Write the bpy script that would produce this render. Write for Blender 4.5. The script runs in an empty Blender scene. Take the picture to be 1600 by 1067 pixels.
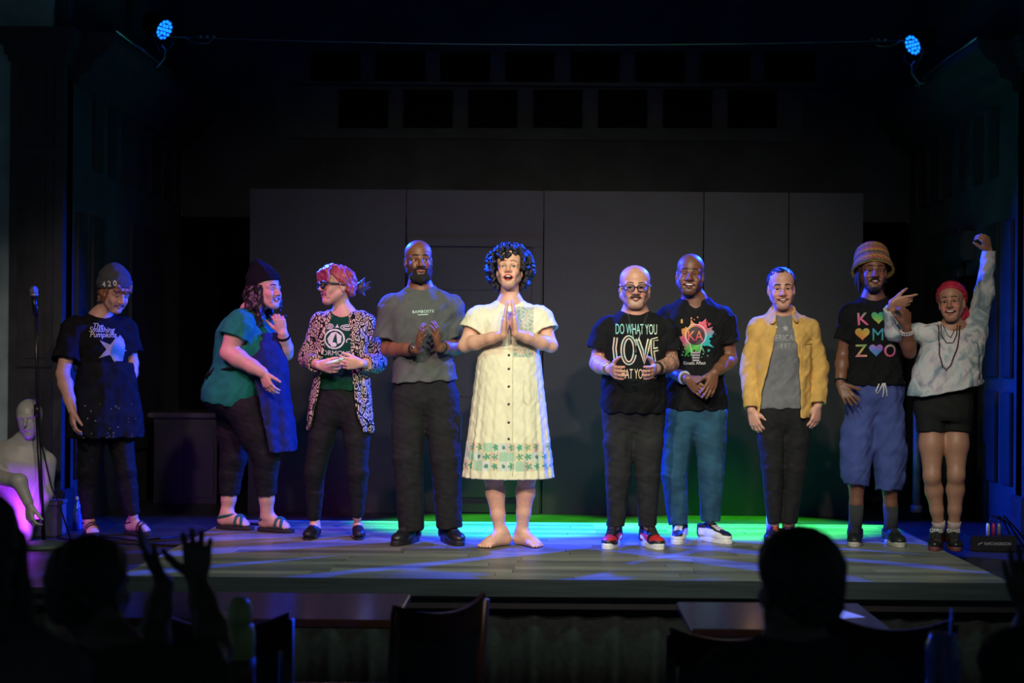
import bpy, bmesh, math, random
import numpy as np
from mathutils import Vector, Matrix
from mathutils.bvhtree import BVHTree

# ---------------------------------------------------------------- camera, world, lights, exposure
SC = bpy.context.scene
COL = SC.collection
FPX, PX, PY, EYE, ROLL = 2300.0, 850.0, 560.0, 1.11, math.radians(0.45)
R = math.radians


def W(px, py, d):
    """photo pixel at distance d along the stage axis -> point in the room (stage platform top is z = 0)"""
    dx, dy = px - PX, py - PY
    c, s = math.cos(ROLL), math.sin(ROLL)
    return np.array([(dx * c + dy * s) * d / FPX, d, EYE - (-dx * s + dy * c) * d / FPX])


cam_data = bpy.data.cameras.new('camera')
cam = bpy.data.objects.new('camera', cam_data)
COL.objects.link(cam)
cam.location = (0, 0, EYE)
cam.rotation_euler = Matrix.Rotation(R(90), 3, 'X').to_euler()
cam.rotation_euler = (Matrix.Rotation(R(90), 3, 'X') @ Matrix.Rotation(ROLL, 3, 'Z')).to_euler()
cam_data.sensor_width = 36.0
cam_data.lens = 36.0 * FPX / 1600.0
cam_data.shift_x = -(PX - 800.0) / 1600.0
cam_data.shift_y = (PY - 533.5) / 1600.0
cam_data.clip_start, cam_data.clip_end = 0.05, 100
cam_data.dof.use_dof = True
cam_data.dof.focus_distance = 8.7
cam_data.dof.aperture_fstop = 2.2
SC.camera = cam

wld = bpy.data.worlds.new('dark_house')
SC.world = wld
wld.use_nodes = True
wld.node_tree.nodes['Background'].inputs[0].default_value = (0.45, 0.80, 1.0, 1)
wld.node_tree.nodes['Background'].inputs[1].default_value = 0.05

SC.view_settings.view_transform = 'Standard'
SC.view_settings.look = 'None'
SC.view_settings.gamma = 1.0
SC.view_settings.use_curve_mapping = False
SC.view_settings.exposure = 0.0


def spot(name, loc, target, col, watts, angle, blend=0.5, size=0.06):
    L = bpy.data.lights.new(name, 'SPOT')
    L.color, L.energy, L.spot_size, L.spot_blend, L.shadow_soft_size = col, watts, R(angle), blend, size
    o = bpy.data.objects.new(name, L)
    COL.objects.link(o)
    o.location = loc
    o.rotation_euler = (Vector(target) - Vector(loc)).to_track_quat('-Z', 'Y').to_euler()
    return o


PAR_L = Vector(W(256, 46, 11.3))
PAR_R = Vector(W(1427, 70, 11.3))
spot('front_spot_light', (-1.6, 3.0, 3.6), (0.05, 8.7, 0.95), (1.0, 0.80, 0.62), 860, 30, 0.8, 0.06)
spot('front_spot_light', (1.6, 3.0, 3.6), (0.6, 8.8, 0.9), (1.0, 0.84, 0.68), 480, 46, 0.9, 0.06)
spot('front_wash_light', (0.2, 3.6, 3.8), (0.1, 8.6, 0.45), (1.0, 0.80, 0.66), 400, 72, 0.7, 0.12)
spot('added_side_fill', (-2.4, 4.2, 3.7), (-2.6, 9.3, 0.7), (1.0, 0.76, 0.66), 300, 34, 0.8, 0.10)  # added fill lamp that brightens the far left performer
spot('apron_wash_light', (0.4, 5.6, 3.9), (0.2, 7.7, 0.0), (0.50, 1.0, 0.80), 230, 78, 0.8, 0.12)
spot('blue_par_beam', PAR_L + Vector((0.14, -0.10, -0.10)), (1.5, 8.4, 0.85), (0.006, 0.05, 1.0), 6600, 56, 0.5, 0.05)
spot('blue_par_beam', PAR_R + Vector((-0.14, -0.10, -0.10)), (-1.3, 8.4, 0.85), (0.006, 0.05, 1.0), 6600, 56, 0.5, 0.05)
spot('green_par_beam', (-0.25, 10.0, 4.45), (-0.25, 10.07, 0.0), (0.06, 1.0, 0.01), 6000, 28.5, 0.5, 0.05)
spot('green_par_beam', (1.35, 10.0, 4.45), (1.35, 10.07, 0.0), (0.06, 1.0, 0.01), 7500, 28.5, 0.5, 0.05)
spot('magenta_par_beam', (-3.3, 6.6, 3.9), (-1.25, 9.6, 0.1), (0.80, 0.12, 0.75), 520, 34, 0.9, 0.06)
spot('violet_uplight_beam', W(30, 824, 8.86), W(52, 760, 9.4), (0.36, 0.03, 1.0), 14, 165, 0.5, 0.03)
# ---------------------------------------------------------------- helpers: materials
MATS = {}


def mat(name, col=(0.5, 0.5, 0.5), rough=0.7, metal=0.0, var=0.15, vscale=30.0, bump=0.0, bscale=120.0, emit=None,
        estr=0.0, vcol=False, spec=0.5, alpha=1.0, trans=0.0, stretch=(1, 1, 1), wave=None, sheen=0.0):
    if name in MATS:
        return MATS[name]
    m = bpy.data.materials.new(name)
    m.use_nodes = True
    nt = m.node_tree
    b = nt.nodes['Principled BSDF']
    b.inputs['Roughness'].default_value = rough
    b.inputs['Metallic'].default_value = metal
    b.inputs['Specular IOR Level'].default_value = spec
    b.inputs['Transmission Weight'].default_value = trans
    if sheen:
        b.inputs['Sheen Weight'].default_value = sheen
    tc = nt.nodes.new('ShaderNodeTexCoord')
    mp = nt.nodes.new('ShaderNodeMapping')
    mp.inputs['Scale'].default_value = stretch
    nt.links.new(tc.outputs['Object'], mp.inputs[0])
    nz = nt.nodes.new('ShaderNodeTexNoise')
    nz.inputs['Scale'].default_value = vscale
    nz.inputs['Detail'].default_value = 4
    nt.links.new(mp.outputs[0], nz.inputs['Vector'])
    mr = nt.nodes.new('ShaderNodeMapRange')
    mr.inputs[1].default_value, mr.inputs[2].default_value = 0.3, 0.7
    mr.inputs[3].default_value, mr.inputs[4].default_value = 1 - var, 1 + var
    nt.links.new(nz.outputs[0], mr.inputs[0])
    mx = nt.nodes.new('ShaderNodeVectorMath')
    mx.operation = 'MULTIPLY'
    if vcol:
        at = nt.nodes.new('ShaderNodeAttribute')
        at.attribute_name = 'Col'
        nt.links.new(at.outputs['Color'], mx.inputs[0])
    else:
        rgb = nt.nodes.new('ShaderNodeRGB')
        rgb.outputs[0].default_value = (*col, 1)
        nt.links.new(rgb.outputs[0], mx.inputs[0])
    nt.links.new(mr.outputs[0], mx.inputs[1])
    nt.links.new(mx.outputs[0], b.inputs['Base Color'])
    if bump:
        n2 = nt.nodes.new('ShaderNodeTexNoise')
        n2.inputs['Scale'].default_value = bscale
        n2.inputs['Detail'].default_value = 3
        nt.links.new(mp.outputs[0], n2.inputs['Vector'])
        bp = nt.nodes.new('ShaderNodeBump')
        bp.inputs['Strength'].default_value = bump
        bp.inputs['Distance'].default_value = 0.01
        nt.links.new(n2.outputs[0], bp.inputs['Height'])
        nt.links.new(bp.outputs[0], b.inputs['Normal'])
    if wave:
        wv = nt.nodes.new('ShaderNodeTexWave')
        wv.bands_direction = wave[0]
        wv.inputs['Scale'].default_value = wave[1]
        wv.inputs['Distortion'].default_value = wave[3] if len(wave) > 3 else 0.6
        nt.links.new(tc.outputs['Object'], wv.inputs['Vector'])
        bp = nt.nodes.new('ShaderNodeBump')
        bp.inputs['Strength'].default_value = wave[2]
        bp.inputs['Distance'].default_value = 0.01
        nt.links.new(wv.outputs[1], bp.inputs['Height'])
        nt.links.new(bp.outputs[0], b.inputs['Normal'])
    if emit:
        b.inputs['Emission Color'].default_value = (*emit, 1)
        b.inputs['Emission Strength'].default_value = estr
    MATS[name] = m
    return m


# ---------------------------------------------------------------- helpers: objects
def tag(o, label=None, cat=None, group=None, kind=None):
    if label: o['label'] = label
    if cat: o['category'] = cat
    if group: o['group'] = group
    if kind: o['kind'] = kind
    return o


def empty(name, loc, label=None, cat=None, group=None):
    o = bpy.data.objects.new(name, None)
    o.empty_display_size = 0.1
    COL.objects.link(o)
    o.location = Vector([float(v) for v in loc])
    return tag(o, label, cat, group)


def mesh_obj(name, V, F, m, parent=None, smooth=True, cols=None):
    """V: (n,3), F: quads/tris/ngons"""
    me = bpy.data.meshes.new(name)
    if isinstance(F, np.ndarray) and F.ndim == 2:
        V = np.asarray(V, dtype=np.float32)
        nf, k = F.shape
        me.vertices.add(len(V))
        me.vertices.foreach_set('co', V.ravel())
        me.loops.add(nf * k)
        me.loops.foreach_set('vertex_index', F.astype(np.int32).ravel())
        me.polygons.add(nf)
        me.polygons.foreach_set('loop_start', np.arange(0, nf * k, k, dtype=np.int32))
        me.polygons.foreach_set('loop_total', np.full(nf, k, dtype=np.int32))
        me.update(calc_edges=True)
    else:
        me.from_pydata([tuple(float(c) for c in v) for v in V], [], [tuple(int(i) for i in f) for f in F])
    if smooth:
        me.polygons.foreach_set('use_smooth', np.ones(len(me.polygons), dtype=bool))
    if cols is not None:
        at = me.color_attributes.new('Col', 'FLOAT_COLOR', 'POINT')
        c4 = np.ones((len(V), 4), dtype=np.float32)
        c4[:, :3] = cols
        at.data.foreach_set('color', c4.ravel())
    me.materials.append(m)
    me.validate()
    o = bpy.data.objects.new(name, me)
    COL.objects.link(o)
    if parent is not None:
        o.parent = parent
    return o


class MB:
    """collects simple solid shapes into one mesh"""

    def __init__(s):
        s.V, s.F = [], []

    def _add(s, V, F):
        n = len(s.V)
        s.V += [np.asarray(v, float) for v in V]
        s.F += [tuple(i + n for i in f) for f in F]
        return s

    def box(s, lo, hi, bev=0.0):
        (x0, y0, z0), (x1, y1, z1) = lo, hi
        if bev <= 0:
            V = [(x, y, z) for z in (z0, z1) for y in (y0, y1) for x in (x0, x1)]
            return s._add(V, [(0, 2, 3, 1), (4, 5, 7, 6), (0, 1, 5, 4), (2, 6, 7, 3), (0, 4, 6, 2), (1, 3, 7, 5)])
        bm = bmesh.new()
        bmesh.ops.create_cube(bm, size=1)
        for v in bm.verts:
            v.co = Vector(((x0 + x1) / 2 + v.co.x * (x1 - x0), (y0 + y1) / 2 + v.co.y * (y1 - y0), (z0 + z1) / 2 + v.co.z * (z1 - z0)))
        bmesh.ops.bevel(bm, geom=bm.edges[:], offset=bev, segments=2, affect='EDGES')
        bm.verts.index_update()
        s._add([v.co[:] for v in bm.verts], [[v.index for v in f.verts] for f in bm.faces])
        bm.free()
        return s

    def tube(s, pts, r, n=8, caps=True, flat=None):
        """tube through pts; r scalar or list; flat=(scale along frame normal)"""
        pts = [np.asarray(p, float) for p in pts]
        k = len(pts)
        rs = [r] * k if np.isscalar(r) else list(r)
        V, F = [], []
        up = None
        for i in range(k):
            t = pts[min(i + 1, k - 1)] - pts[max(i - 1, 0)]
            t = t / (np.linalg.norm(t) + 1e-9)
            if up is None:
                a = np.array([0, 0, 1.0]) if abs(t[2]) < 0.9 else np.array([1.0, 0, 0])
            else:
                a = up
            u = np.cross(t, a); u /= np.linalg.norm(u) + 1e-9
            w = np.cross(u, t)
            up = w
            for j in range(n):
                th = 2 * math.pi * j / n
                V.append(pts[i] + rs[i] * (u * math.cos(th) + w * math.sin(th) * (flat or 1.0)))
        for i in range(k - 1):
            for j in range(n):
                F.append((i * n + j, i * n + (j + 1) % n, (i + 1) * n + (j + 1) % n, (i + 1) * n + j))
        if caps:
            F.append(tuple(range(n))[::-1])
            F.append(tuple((k - 1) * n + j for j in range(n)))
        return s._add(V, F)

    def lathe(s, prof, c=(0, 0, 0), n=24, axis=None, sx=1.0, sy=1.0):
        """prof: [(r,z)]; axis: 3x3 rows X,Y,Z"""
        A = np.eye(3) if axis is None else np.asarray(axis)
        V, F = [], []
        for r_, z in prof:
            for j in range(n):
                th = 2 * math.pi * j / n
                V.append(np.asarray(c) + A[0] * r_ * math.cos(th) * sx + A[1] * r_ * math.sin(th) * sy + A[2] * z)
        for i in range(len(prof) - 1):
            for j in range(n):
                F.append((i * n + j, i * n + (j + 1) % n, (i + 1) * n + (j + 1) % n, (i + 1) * n + j))
        F.append(tuple(range(n))[::-1])
        F.append(tuple((len(prof) - 1) * n + j for j in range(n)))
        return s._add(V, F)

    def prism(s, poly, axis_from, axis_to):
        """poly: 3D points of one end; swept from +axis_from to +axis_to"""
        n = len(poly)
        V = [np.asarray(p) + np.asarray(axis_from) for p in poly] + [np.asarray(p) + np.asarray(axis_to) for p in poly]
        F = [tuple(range(n))[::-1], tuple(range(n, 2 * n))] + [(i, (i + 1) % n, (i + 1) % n + n, i + n) for i in range(n)]
        return s._add(V, F)

    def sphere(s, c, r, n=12, m=8):
        r = np.broadcast_to(np.asarray(r, float), (3,))
        prof = [(math.sin(math.pi * i / m), -math.cos(math.pi * i / m)) for i in range(m + 1)]
        V, F = [], []
        for q, z in prof:
            for j in range(n):
                th = 2 * math.pi * j / n
                V.append(np.asarray(c) + r * np.array([q * math.cos(th), q * math.sin(th), z]))
        for i in range(m):
            for j in range(n):
                F.append((i * n + j, i * n + (j + 1) % n, (i + 1) * n + (j + 1) % n, (i + 1) * n + j))
        return s._add(V, F)

    def build(s, name, m, parent=None, smooth=False, off=None):
        V = np.array(s.V)
        if off is not None:
            V = V - np.asarray(off)
        o = mesh_obj(name, V, s.F, m, parent, smooth)
        bm = bmesh.new(); bm.from_mesh(o.data)
        bmesh.ops.remove_doubles(bm, verts=bm.verts[:], dist=1e-6)
        bmesh.ops.recalc_face_normals(bm, faces=bm.faces[:])
        bm.to_mesh(o.data); bm.free()
        return o


def link_copy(src, name, loc, parent):
    o = bpy.data.objects.new(name, src.data)
    COL.objects.link(o)
    o.location = loc
    o.parent = parent
    return o


# ---------------------------------------------------------------- helpers: implicit surfaces for bodies and cloth
def nrm(v):
    v = np.asarray(v, float)
    return v / (np.linalg.norm(v) + 1e-9)


def lerp(a, b, t):
    return np.asarray(a, float) * (1 - t) + np.asarray(b, float) * t


def smin(a, b, k):
    h = np.maximum(k - np.abs(a - b), 0) / k
    return np.minimum(a, b) - h * h * k * 0.25


class Field:
    def __init__(s):
        s.ops = []

    def _op(s, kind, fn, lo, hi, k):
        s.ops.append((kind, fn, np.asarray(lo, float), np.asarray(hi, float), k))

    # -- primitives
    def cone(s, a, b, ra, rb, k=0.02, op='add', flat=None):
        a, b = np.asarray(a, float), np.asarray(b, float)
        ab = b - a
        L2 = float(ab @ ab) + 1e-9
        if flat is not None:
            fn_, fs = nrm(flat[0]), flat[1]

        def fn(x, y, z):
            px, py, pz = x - a[0], y - a[1], z - a[2]
            t = np.clip((px * ab[0] + py * ab[1] + pz * ab[2]) / L2, 0, 1)
            qx, qy, qz = px - t * ab[0], py - t * ab[1], pz - t * ab[2]
            if flat is not None:
                c = (qx * fn_[0] + qy * fn_[1] + qz * fn_[2]) * (1 / fs - 1)
                qx, qy, qz = qx + c * fn_[0], qy + c * fn_[1], qz + c * fn_[2]
            return np.sqrt(qx * qx + qy * qy + qz * qz) - (ra + (rb - ra) * t)
        r = max(ra, rb) * (max(1.0, flat[1]) if flat is not None else 1.0)
        s._op(op, fn, np.minimum(a, b) - r, np.maximum(a, b) + r, k)
        return s

    def ccone(s, a, b, ra, rb, k=0.01, op='add', flat=None):
        """flat ended cone"""
        a, b = np.asarray(a, float), np.asarray(b, float)
        ab = b - a
        L = float(np.linalg.norm(ab)) + 1e-9
        u = ab / L
        if flat is not None:
            fn_, fs = nrm(flat[0]), flat[1]

        def fn(x, y, z):
            px, py, pz = x - a[0], y - a[1], z - a[2]
            t = px * u[0] + py * u[1] + pz * u[2]
            qx, qy, qz = px - t * u[0], py - t * u[1], pz - t * u[2]
            if flat is not None:
                c = (qx * fn_[0] + qy * fn_[1] + qz * fn_[2]) * (1 / fs - 1)
                qx, qy, qz = qx + c * fn_[0], qy + c * fn_[1], qz + c * fn_[2]
            rr = ra + (rb - ra) * np.clip(t / L, 0, 1)
            return np.maximum(np.sqrt(qx * qx + qy * qy + qz * qz) - rr, np.maximum(-t, t - L))
        r = max(ra, rb) * (max(1.0, flat[1]) if flat is not None else 1.0)
        s._op(op, fn, np.minimum(a, b) - r, np.maximum(a, b) + r, k)
        return s

    def ell(s, c, r, A=None, k=0.01, op='add'):
        c = np.asarray(c, float)
        r = np.broadcast_to(np.asarray(r, float), (3,))
        A = np.eye(3) if A is None else A

        def fn(x, y, z):
            px, py, pz = x - c[0], y - c[1], z - c[2]
            k0 = 0.0
            k1 = 0.0
            for i in range(3):
                q = px * A[i][0] + py * A[i][1] + pz * A[i][2]
                k0 = k0 + (q / r[i]) ** 2
                k1 = k1 + (q / (r[i] * r[i])) ** 2
            k0 = np.sqrt(k0)
            return k0 * (k0 - 1) / (np.sqrt(k1) + 1e-6)
        e = np.abs(A).T @ r
        s._op(op, fn, c - e, c + e, k)
        return s

    def chain(s, pts, rs, k=0.02, op='add', flat=None):
        for i in range(len(pts) - 1):
            s.cone(pts[i], pts[i + 1], rs[i], rs[i + 1], k, op, flat)
        return s

    def loft(s, O, A, st, k=0.02, op='add', n=2.3, inf=0.0, t0=None, t1=None, fold=None, shell=None):
        """st rows (t, half width, depth front, depth back); A rows R,F,U"""
        O = np.asarray(O, float)
        st = np.array(st, float)
        T = st[:, 0]
        tt = np.linspace(T[0], T[-1], 120)
        cols = []
        for c in range(1, 4):
            y = st[:, c]
            m = np.gradient(y, T)
            i = np.clip(np.searchsorted(T, tt) - 1, 0, len(T) - 2)
            h = T[i + 1] - T[i]
            q = (tt - T[i]) / h
            v = ((2 * q**3 - 3 * q**2 + 1) * y[i] + (q**3 - 2 * q**2 + q) * h * m[i] + (-2 * q**3 + 3 * q**2) * y[i + 1] + (q**3 - q**2) * h * m[i + 1])
            cols.append(np.maximum(v, 0.01) + inf)
        a0 = T[0] if t0 is None else t0
        a1 = T[-1] if t1 is None else t1

        def fn(x, y, z):
            px, py, pz = x - O[0], y - O[1], z - O[2]
            u = px * A[0][0] + py * A[0][1] + pz * A[0][2]
            v = px * A[1][0] + py * A[1][1] + pz * A[1][2]
            t = px * A[2][0] + py * A[2][1] + pz * A[2][2]
            w = np.interp(t, tt, cols[0]); df = np.interp(t, tt, cols[1]); db = np.interp(t, tt, cols[2])
            dep = np.where(v > 0, df, db)
            if fold is not None:
                amp, m_, ph, f0, f1 = fold
                th = np.arctan2(v / dep, u / w)
                ramp = np.clip((t - f0) / (f1 - f0), 0, 1)
                g = 1 + amp * ramp * (np.sin(m_ * th + ph) + 0.5 * np.sin((m_ * 1.7) * th + 2 * ph + 6 * t))
                w = w * g; dep = dep * g
            d = ((np.abs(u / w) ** n + np.abs(v / dep) ** n) ** (1 / n) - 1) * np.minimum(w, dep)
            if shell is not None:
                d = np.abs(d) - shell
            return np.maximum(d, np.maximum(a0 - t, t - a1))
        wm, dm = cols[0].max() * 1.12, max(cols[1].max(), cols[2].max()) * 1.12
        cor = np.array([O + A[0] * i * wm + A[1] * j * dm + A[2] * t for i in (-1, 1) for j in (-1, 1) for t in (a0, a1)])
        s._op(op, fn, cor.min(0), cor.max(0), k)
        return s

    def half(s, p, n, k=0.004, lo=None, hi=None):
        """remove everything on the side of p that n points to (optionally only in a box)"""
        p, n = np.asarray(p, float), nrm(n)

        def fn(x, y, z):
            return -((x - p[0]) * n[0] + (y - p[1]) * n[1] + (z - p[2]) * n[2]) + 0 * (x + y + z)
        s._op('sub', fn, [-9] * 3 if lo is None else lo, [9] * 3 if hi is None else hi, k)
        return s

    def func(s, fn, lo, hi, k=0.01, op='add'):
        s._op(op, fn, lo, hi, k)
        return s

    # -- evaluation
    def bounds(s):
        lo = np.min([o[2] for o in s.ops if o[0] == 'add'], 0)
        hi = np.max([o[3] for o in s.ops if o[0] == 'add'], 0)
        return lo, hi

    def grid(s, lo, hi, h, noise=None):
        lo = np.asarray(lo, float)
        n = np.maximum(np.ceil((np.asarray(hi) - lo) / h).astype(int) + 1, 2)
        ax = [(lo[i] + h * np.arange(n[i])).astype(np.float32) for i in range(3)]
        D = np.full(n, 0.2, np.float32)
        N = None
        if noise is not None:
            x, y, z = ax[0][:, None, None], ax[1][None, :, None], ax[2][None, None, :]
            N = np.zeros(n, np.float32)
            for amp, (fx, fy, fz), ph in noise:
                N += (amp * np.sin(fx * x + fy * y + fz * z + ph + 1.7 * np.sin(0.6 * fy * x - 0.5 * fx * z + 0.7 * fz * y + 2 * ph))).astype(np.float32)
        for kind, fn, a, b, k in s.ops:
            pad = k + 2.5 * h
            i0 = np.clip(np.floor((a - pad - lo) / h).astype(int), 0, n)
            i1 = np.clip(np.ceil((b + pad - lo) / h).astype(int) + 1, 0, n)
            if np.any(i1 <= i0):
                continue
            sl = tuple(slice(i0[i], i1[i]) for i in range(3))
            x = ax[0][sl[0]][:, None, None]; y = ax[1][sl[1]][None, :, None]; z = ax[2][sl[2]][None, None, :]
            d = fn(x, y, z).astype(np.float32)
            if kind == 'add':
                D[sl] = smin(D[sl], d, k)
            elif kind == 'sub':
                if N is not None:
                    d = d + 2 * N[sl]
                D[sl] = -smin(-D[sl], d, k)
            elif kind == 'and':
                D[sl] = np.maximum(D[sl], d)
        if N is not None:
            D += N
        return ax, D

    def mesh(s, h, lo=None, hi=None, noise=None):
        a, b = s.bounds()
        m = 2.2 * h + 0.012
        lo = a - m if lo is None else np.maximum(lo, a - m)
        hi = b + m if hi is None else np.minimum(hi, b + m)
        ax, D = s.grid(lo, hi, h, noise)
        return surface_net(ax, D, h)


def surface_net(ax, D, h):
    S = D < 0
    n = np.array(D.shape) - 1
    cnt = np.zeros(tuple(n), np.int8)
    for i in (0, 1):
        for j in (0, 1):
            for k in (0, 1):
                cnt += S[i:n[0] + i, j:n[1] + j, k:n[2] + k]
    act = (cnt > 0) & (cnt < 8)
    I = np.argwhere(act)
    if len(I) == 0:
        return np.zeros((0, 3)), np.zeros((0, 4), int)
    idx = np.full(tuple(n), -1, np.int32)
    idx[act] = np.arange(len(I))
    acc = np.zeros((len(I), 3), np.float64)
    num = np.zeros(len(I))
    for a_ in range(3):
        o1, o2 = [q for q in range(3) if q != a_]
        for p in (0, 1):
            for q in (0, 1):
                c0 = I.copy(); c0[:, o1] += p; c0[:, o2] += q
                c1 = c0.copy(); c1[:, a_] += 1
                d0 = D[c0[:, 0], c0[:, 1], c0[:, 2]]; d1 = D[c1[:, 0], c1[:, 1], c1[:, 2]]
                x = (d0 < 0) != (d1 < 0)
                t = np.where(x, d0 / np.where(x, d0 - d1, 1), 0)
                pt = c0.astype(float)
                pt[:, a_] += t
                acc[x] += pt[x]
                num += x
    V = acc / np.maximum(num, 1)[:, None]
    V = np.stack([ax[i][0] + h * V[:, i] for i in range(3)], 1)
    F = []
    for a_ in range(3):
        o1, o2 = [(1, 2), (2, 0), (0, 1)][a_]
        sl0 = [slice(1, -1)] * 3; sl1 = [slice(1, -1)] * 3
        sl0[a_] = slice(0, -1); sl1[a_] = slice(1, None)
        A0, A1 = S[tuple(sl0)], S[tuple(sl1)]
        E = np.argwhere(A0 != A1)
        if len(E) == 0:
            continue
        flip = A0[E[:, 0], E[:, 1], E[:, 2]]
        C = E.copy()
        C[:, o1] += 1; C[:, o2] += 1      # grid index of the edge start
        qs = []
        for du, dv in ((-1, -1), (0, -1), (0, 0), (-1, 0)):
            c = C.copy(); c[:, o1] += du; c[:, o2] += dv
            qs.append(idx[c[:, 0], c[:, 1], c[:, 2]])
        q = np.stack(qs, 1)
        q[~flip] = q[~flip][:, ::-1]
        F.append(q)
    F = np.concatenate(F) if F else np.zeros((0, 4), int)
    F = F[(F >= 0).all(1)]
    return V, F


def frame(yaw, pitch=0.0, roll=0.0):
    """rows R (image right when yaw 0), F (facing, towards the house when yaw 0), U"""
    y, p, r_ = R(yaw), R(pitch), R(roll)
    F = np.array([math.sin(y) * math.cos(p), -math.cos(y) * math.cos(p), math.sin(p)])
    Rt = np.array([math.cos(y), math.sin(y), 0.0])
    U = np.cross(F, Rt)
    U = U if U[2] > 0 else -U
    R2 = Rt * math.cos(r_) + U * math.sin(r_)
    U2 = -Rt * math.sin(r_) + U * math.cos(r_)
    return np.array([R2, F, U2])
# ---------------------------------------------------------------- the setting
def struct(o):
    o['kind'] = 'structure'
    return o


def setting():
    blackp = mat('black_wall_paint', (0.030, 0.038, 0.044), 0.75, var=0.35, vscale=3, bump=0.2, bscale=25)
    blackw = mat('black_trim_paint', (0.022, 0.024, 0.028), 0.55, var=0.3, vscale=6, bump=0.15, bscale=40)
    YB, XW, ZC = 13.2, 3.25, 4.8            # back wall, side walls, ceiling
    Zs = lambda z: 1.11 + (z - 1.11) * 1.069
    YP = 10.1                                # proscenium plane
    # house floor and shell
    struct(MB().box((-7, -2.5, -0.70), (7, 7.5, -0.65)).build('floor', mat('house_floor', (0.02, 0.018, 0.017), 0.7, var=.3), None))
    struct(MB().box((-7, -2.5, ZC), (7, YB + .2, ZC + .1)).build('ceiling', blackp))
    bw = struct(MB().box((-XW - .3, YB, -0.7), (XW + .3, YB + .15, ZC)).build('wall_back', blackp))
    for sgn, nm in ((-1, 'wall_left'), (1, 'wall_right')):
        w = struct(MB().box((min(sgn * XW, sgn * (XW + .2)), YP - .1, -0.7), (max(sgn * XW, sgn * (XW + .2)), YB, ZC)).build(nm, blackp))
        # raised vertical boards below the cornice
        n0 = MB()
        base = None
        for i in range(7):
            y = YP + 0.45 + i * 0.38
            lo, hi = (sgn * XW - (0.02 if sgn > 0 else 0), y, Zs(2.35)), (sgn * XW + (0.02 if sgn < 0 else 0), y + 0.20, Zs(2.82))
            MB().box(lo, hi, .006).build('panel', blackw, w)
        for y0, y1, z0, z1 in ((YP + .08, YP + .30, .25, .90), (YP + .08, YP + .30, 1.0, 2.1), (YP + .42, YP + .70, .25, .90), (YP + .42, YP + .70, 1.0, 2.1), (YP + 1.4, YP + 2.4, .35, 2.15)):
            MB().box((sgn * XW - (0.025 if sgn > 0 else 0), y0, z0), (sgn * XW + (0.025 if sgn < 0 else 0), y1, z1), .008).build('panel', blackw, w)
        # cornice along the wall
        x = lambda v: sgn * (XW - v)
        prof = [(0, 2.84), (.06, 2.84), (.07, 2.90), (.15, 2.93), (.17, 3.00), (.25, 3.05), (.30, 3.12), (.30, 3.17), (0, 3.17)]
        c = MB().prism([(x(a), 0, Zs(z)) for a, z in prof], (0, YP - .05, 0), (0, YB, 0)).build('trim_1' if sgn < 0 else 'trim_2', mat('dark_cornice', (0.028, 0.030, 0.036), .5, var=.3, vscale=8), None)
        struct(c)
        # proscenium pier with panels, capital and plinth
        pr = struct(MB().box((min(x(0), x(-.36)), YP - .18, -0.06), (max(x(0), x(-.36)), YP + .02, Zs(3.12))).build('wall_pier_left' if sgn < 0 else 'wall_pier_right', mat('pier_paint', (0.030, 0.033, 0.040), .5, var=.3, vscale=8, bump=.1, bscale=30)))
        for z0, z1 in ((Zs(2.42), Zs(2.95)), (1.02, Zs(2.34)), (.30, .94)):
            MB().box((min(x(-.06), x(-.30)), YP - .197, z0), (max(x(-.06), x(-.30)), YP - .17, z1), .008).build('panel', blackw, pr)
            MB().box((min(x(-.11), x(-.25)), YP - .205, z0 + .06), (max(x(-.11), x(-.25)), YP - .19, z1 - .06), .006).build('panel', blackw, pr)
        cap = [(0.0, 2.98), (.03, 2.98), (.035, 3.03), (.07, 3.09), (.07, 3.15), (0, 3.15)]
        mb = MB()
        for e, z0, z1 in ((.015, 2.96, 3.0), (.035, 3.0, 3.06), (.06, 3.06, 3.11), (.085, 3.11, 3.16)):
            mb.box((min(x(e), x(-.36 - e)), YP - .18 - e, Zs(z0)), (max(x(e), x(-.36 - e)), YP + .02, Zs(z1)))
        mb.build('capital', blackw, pr)
        MB().box((min(x(.04), x(-.40)), YP - .23, -0.06), (max(x(.04), x(-.40)), YP + .02, 0.20), .01).build('plinth', blackw, pr)
        # wall of the house beyond the pier
        struct(MB().box((min(x(-.09), x(-3.5)), YP - .15, -0.7), (max(x(-.09), x(-3.5)), YP - .105, ZC)).build('wall_house_left' if sgn < 0 else 'wall_house_right', mat('house_wall', (.30, .42, .42), .85, var=.25, vscale=4)))
    # dark square panels in two rows on the back wall, and the ledge between them
    pan = mat('dark_square_panel', (0.006, 0.006, 0.007), .95, spec=.05)
    frm = mat('backwall_board', (0.050, 0.062, 0.066), .8, var=.3, vscale=4)
    zl = W(0, 133, YB)[2] + .03
    MB().box((W(430, 0, YB)[0], YB - .02, W(0, 212, YB)[2]), (W(1255, 0, YB)[0], YB, zl), .004).build('board', frm, bw)
    MB().box((W(415, 0, YB)[0], YB - .02, zl), (W(1285, 0, YB)[0], YB, W(0, 78, YB)[2]), .004).build('board', frm, bw)
    MB().box((W(445, 0, YB)[0], YB - .10, zl - .012), (W(1395, 0, YB)[0], YB, zl + .012), .004).build('ledge', mat('worn_ledge', (0.05, 0.055, 0.055), .6, var=.6, vscale=3), bw)
    first = None
    for row, (xs, y0, y1) in enumerate(((range(487, 1290, 101), 84, 128), (range(530, 1140, 101), 142, 200))):
        for x0 in xs:
            a, b = W(x0, y1, YB), W(x0 + 77, y0, YB)
            MB().box((a[0], YB - .055, a[2]), (b[0], YB - .015, b[2]), .006).build('square_panel', pan, bw)
    # corner pipes
    pipe = mat('worn_pipe', (.10, .11, .11), .5, var=.5, vscale=5)
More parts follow.
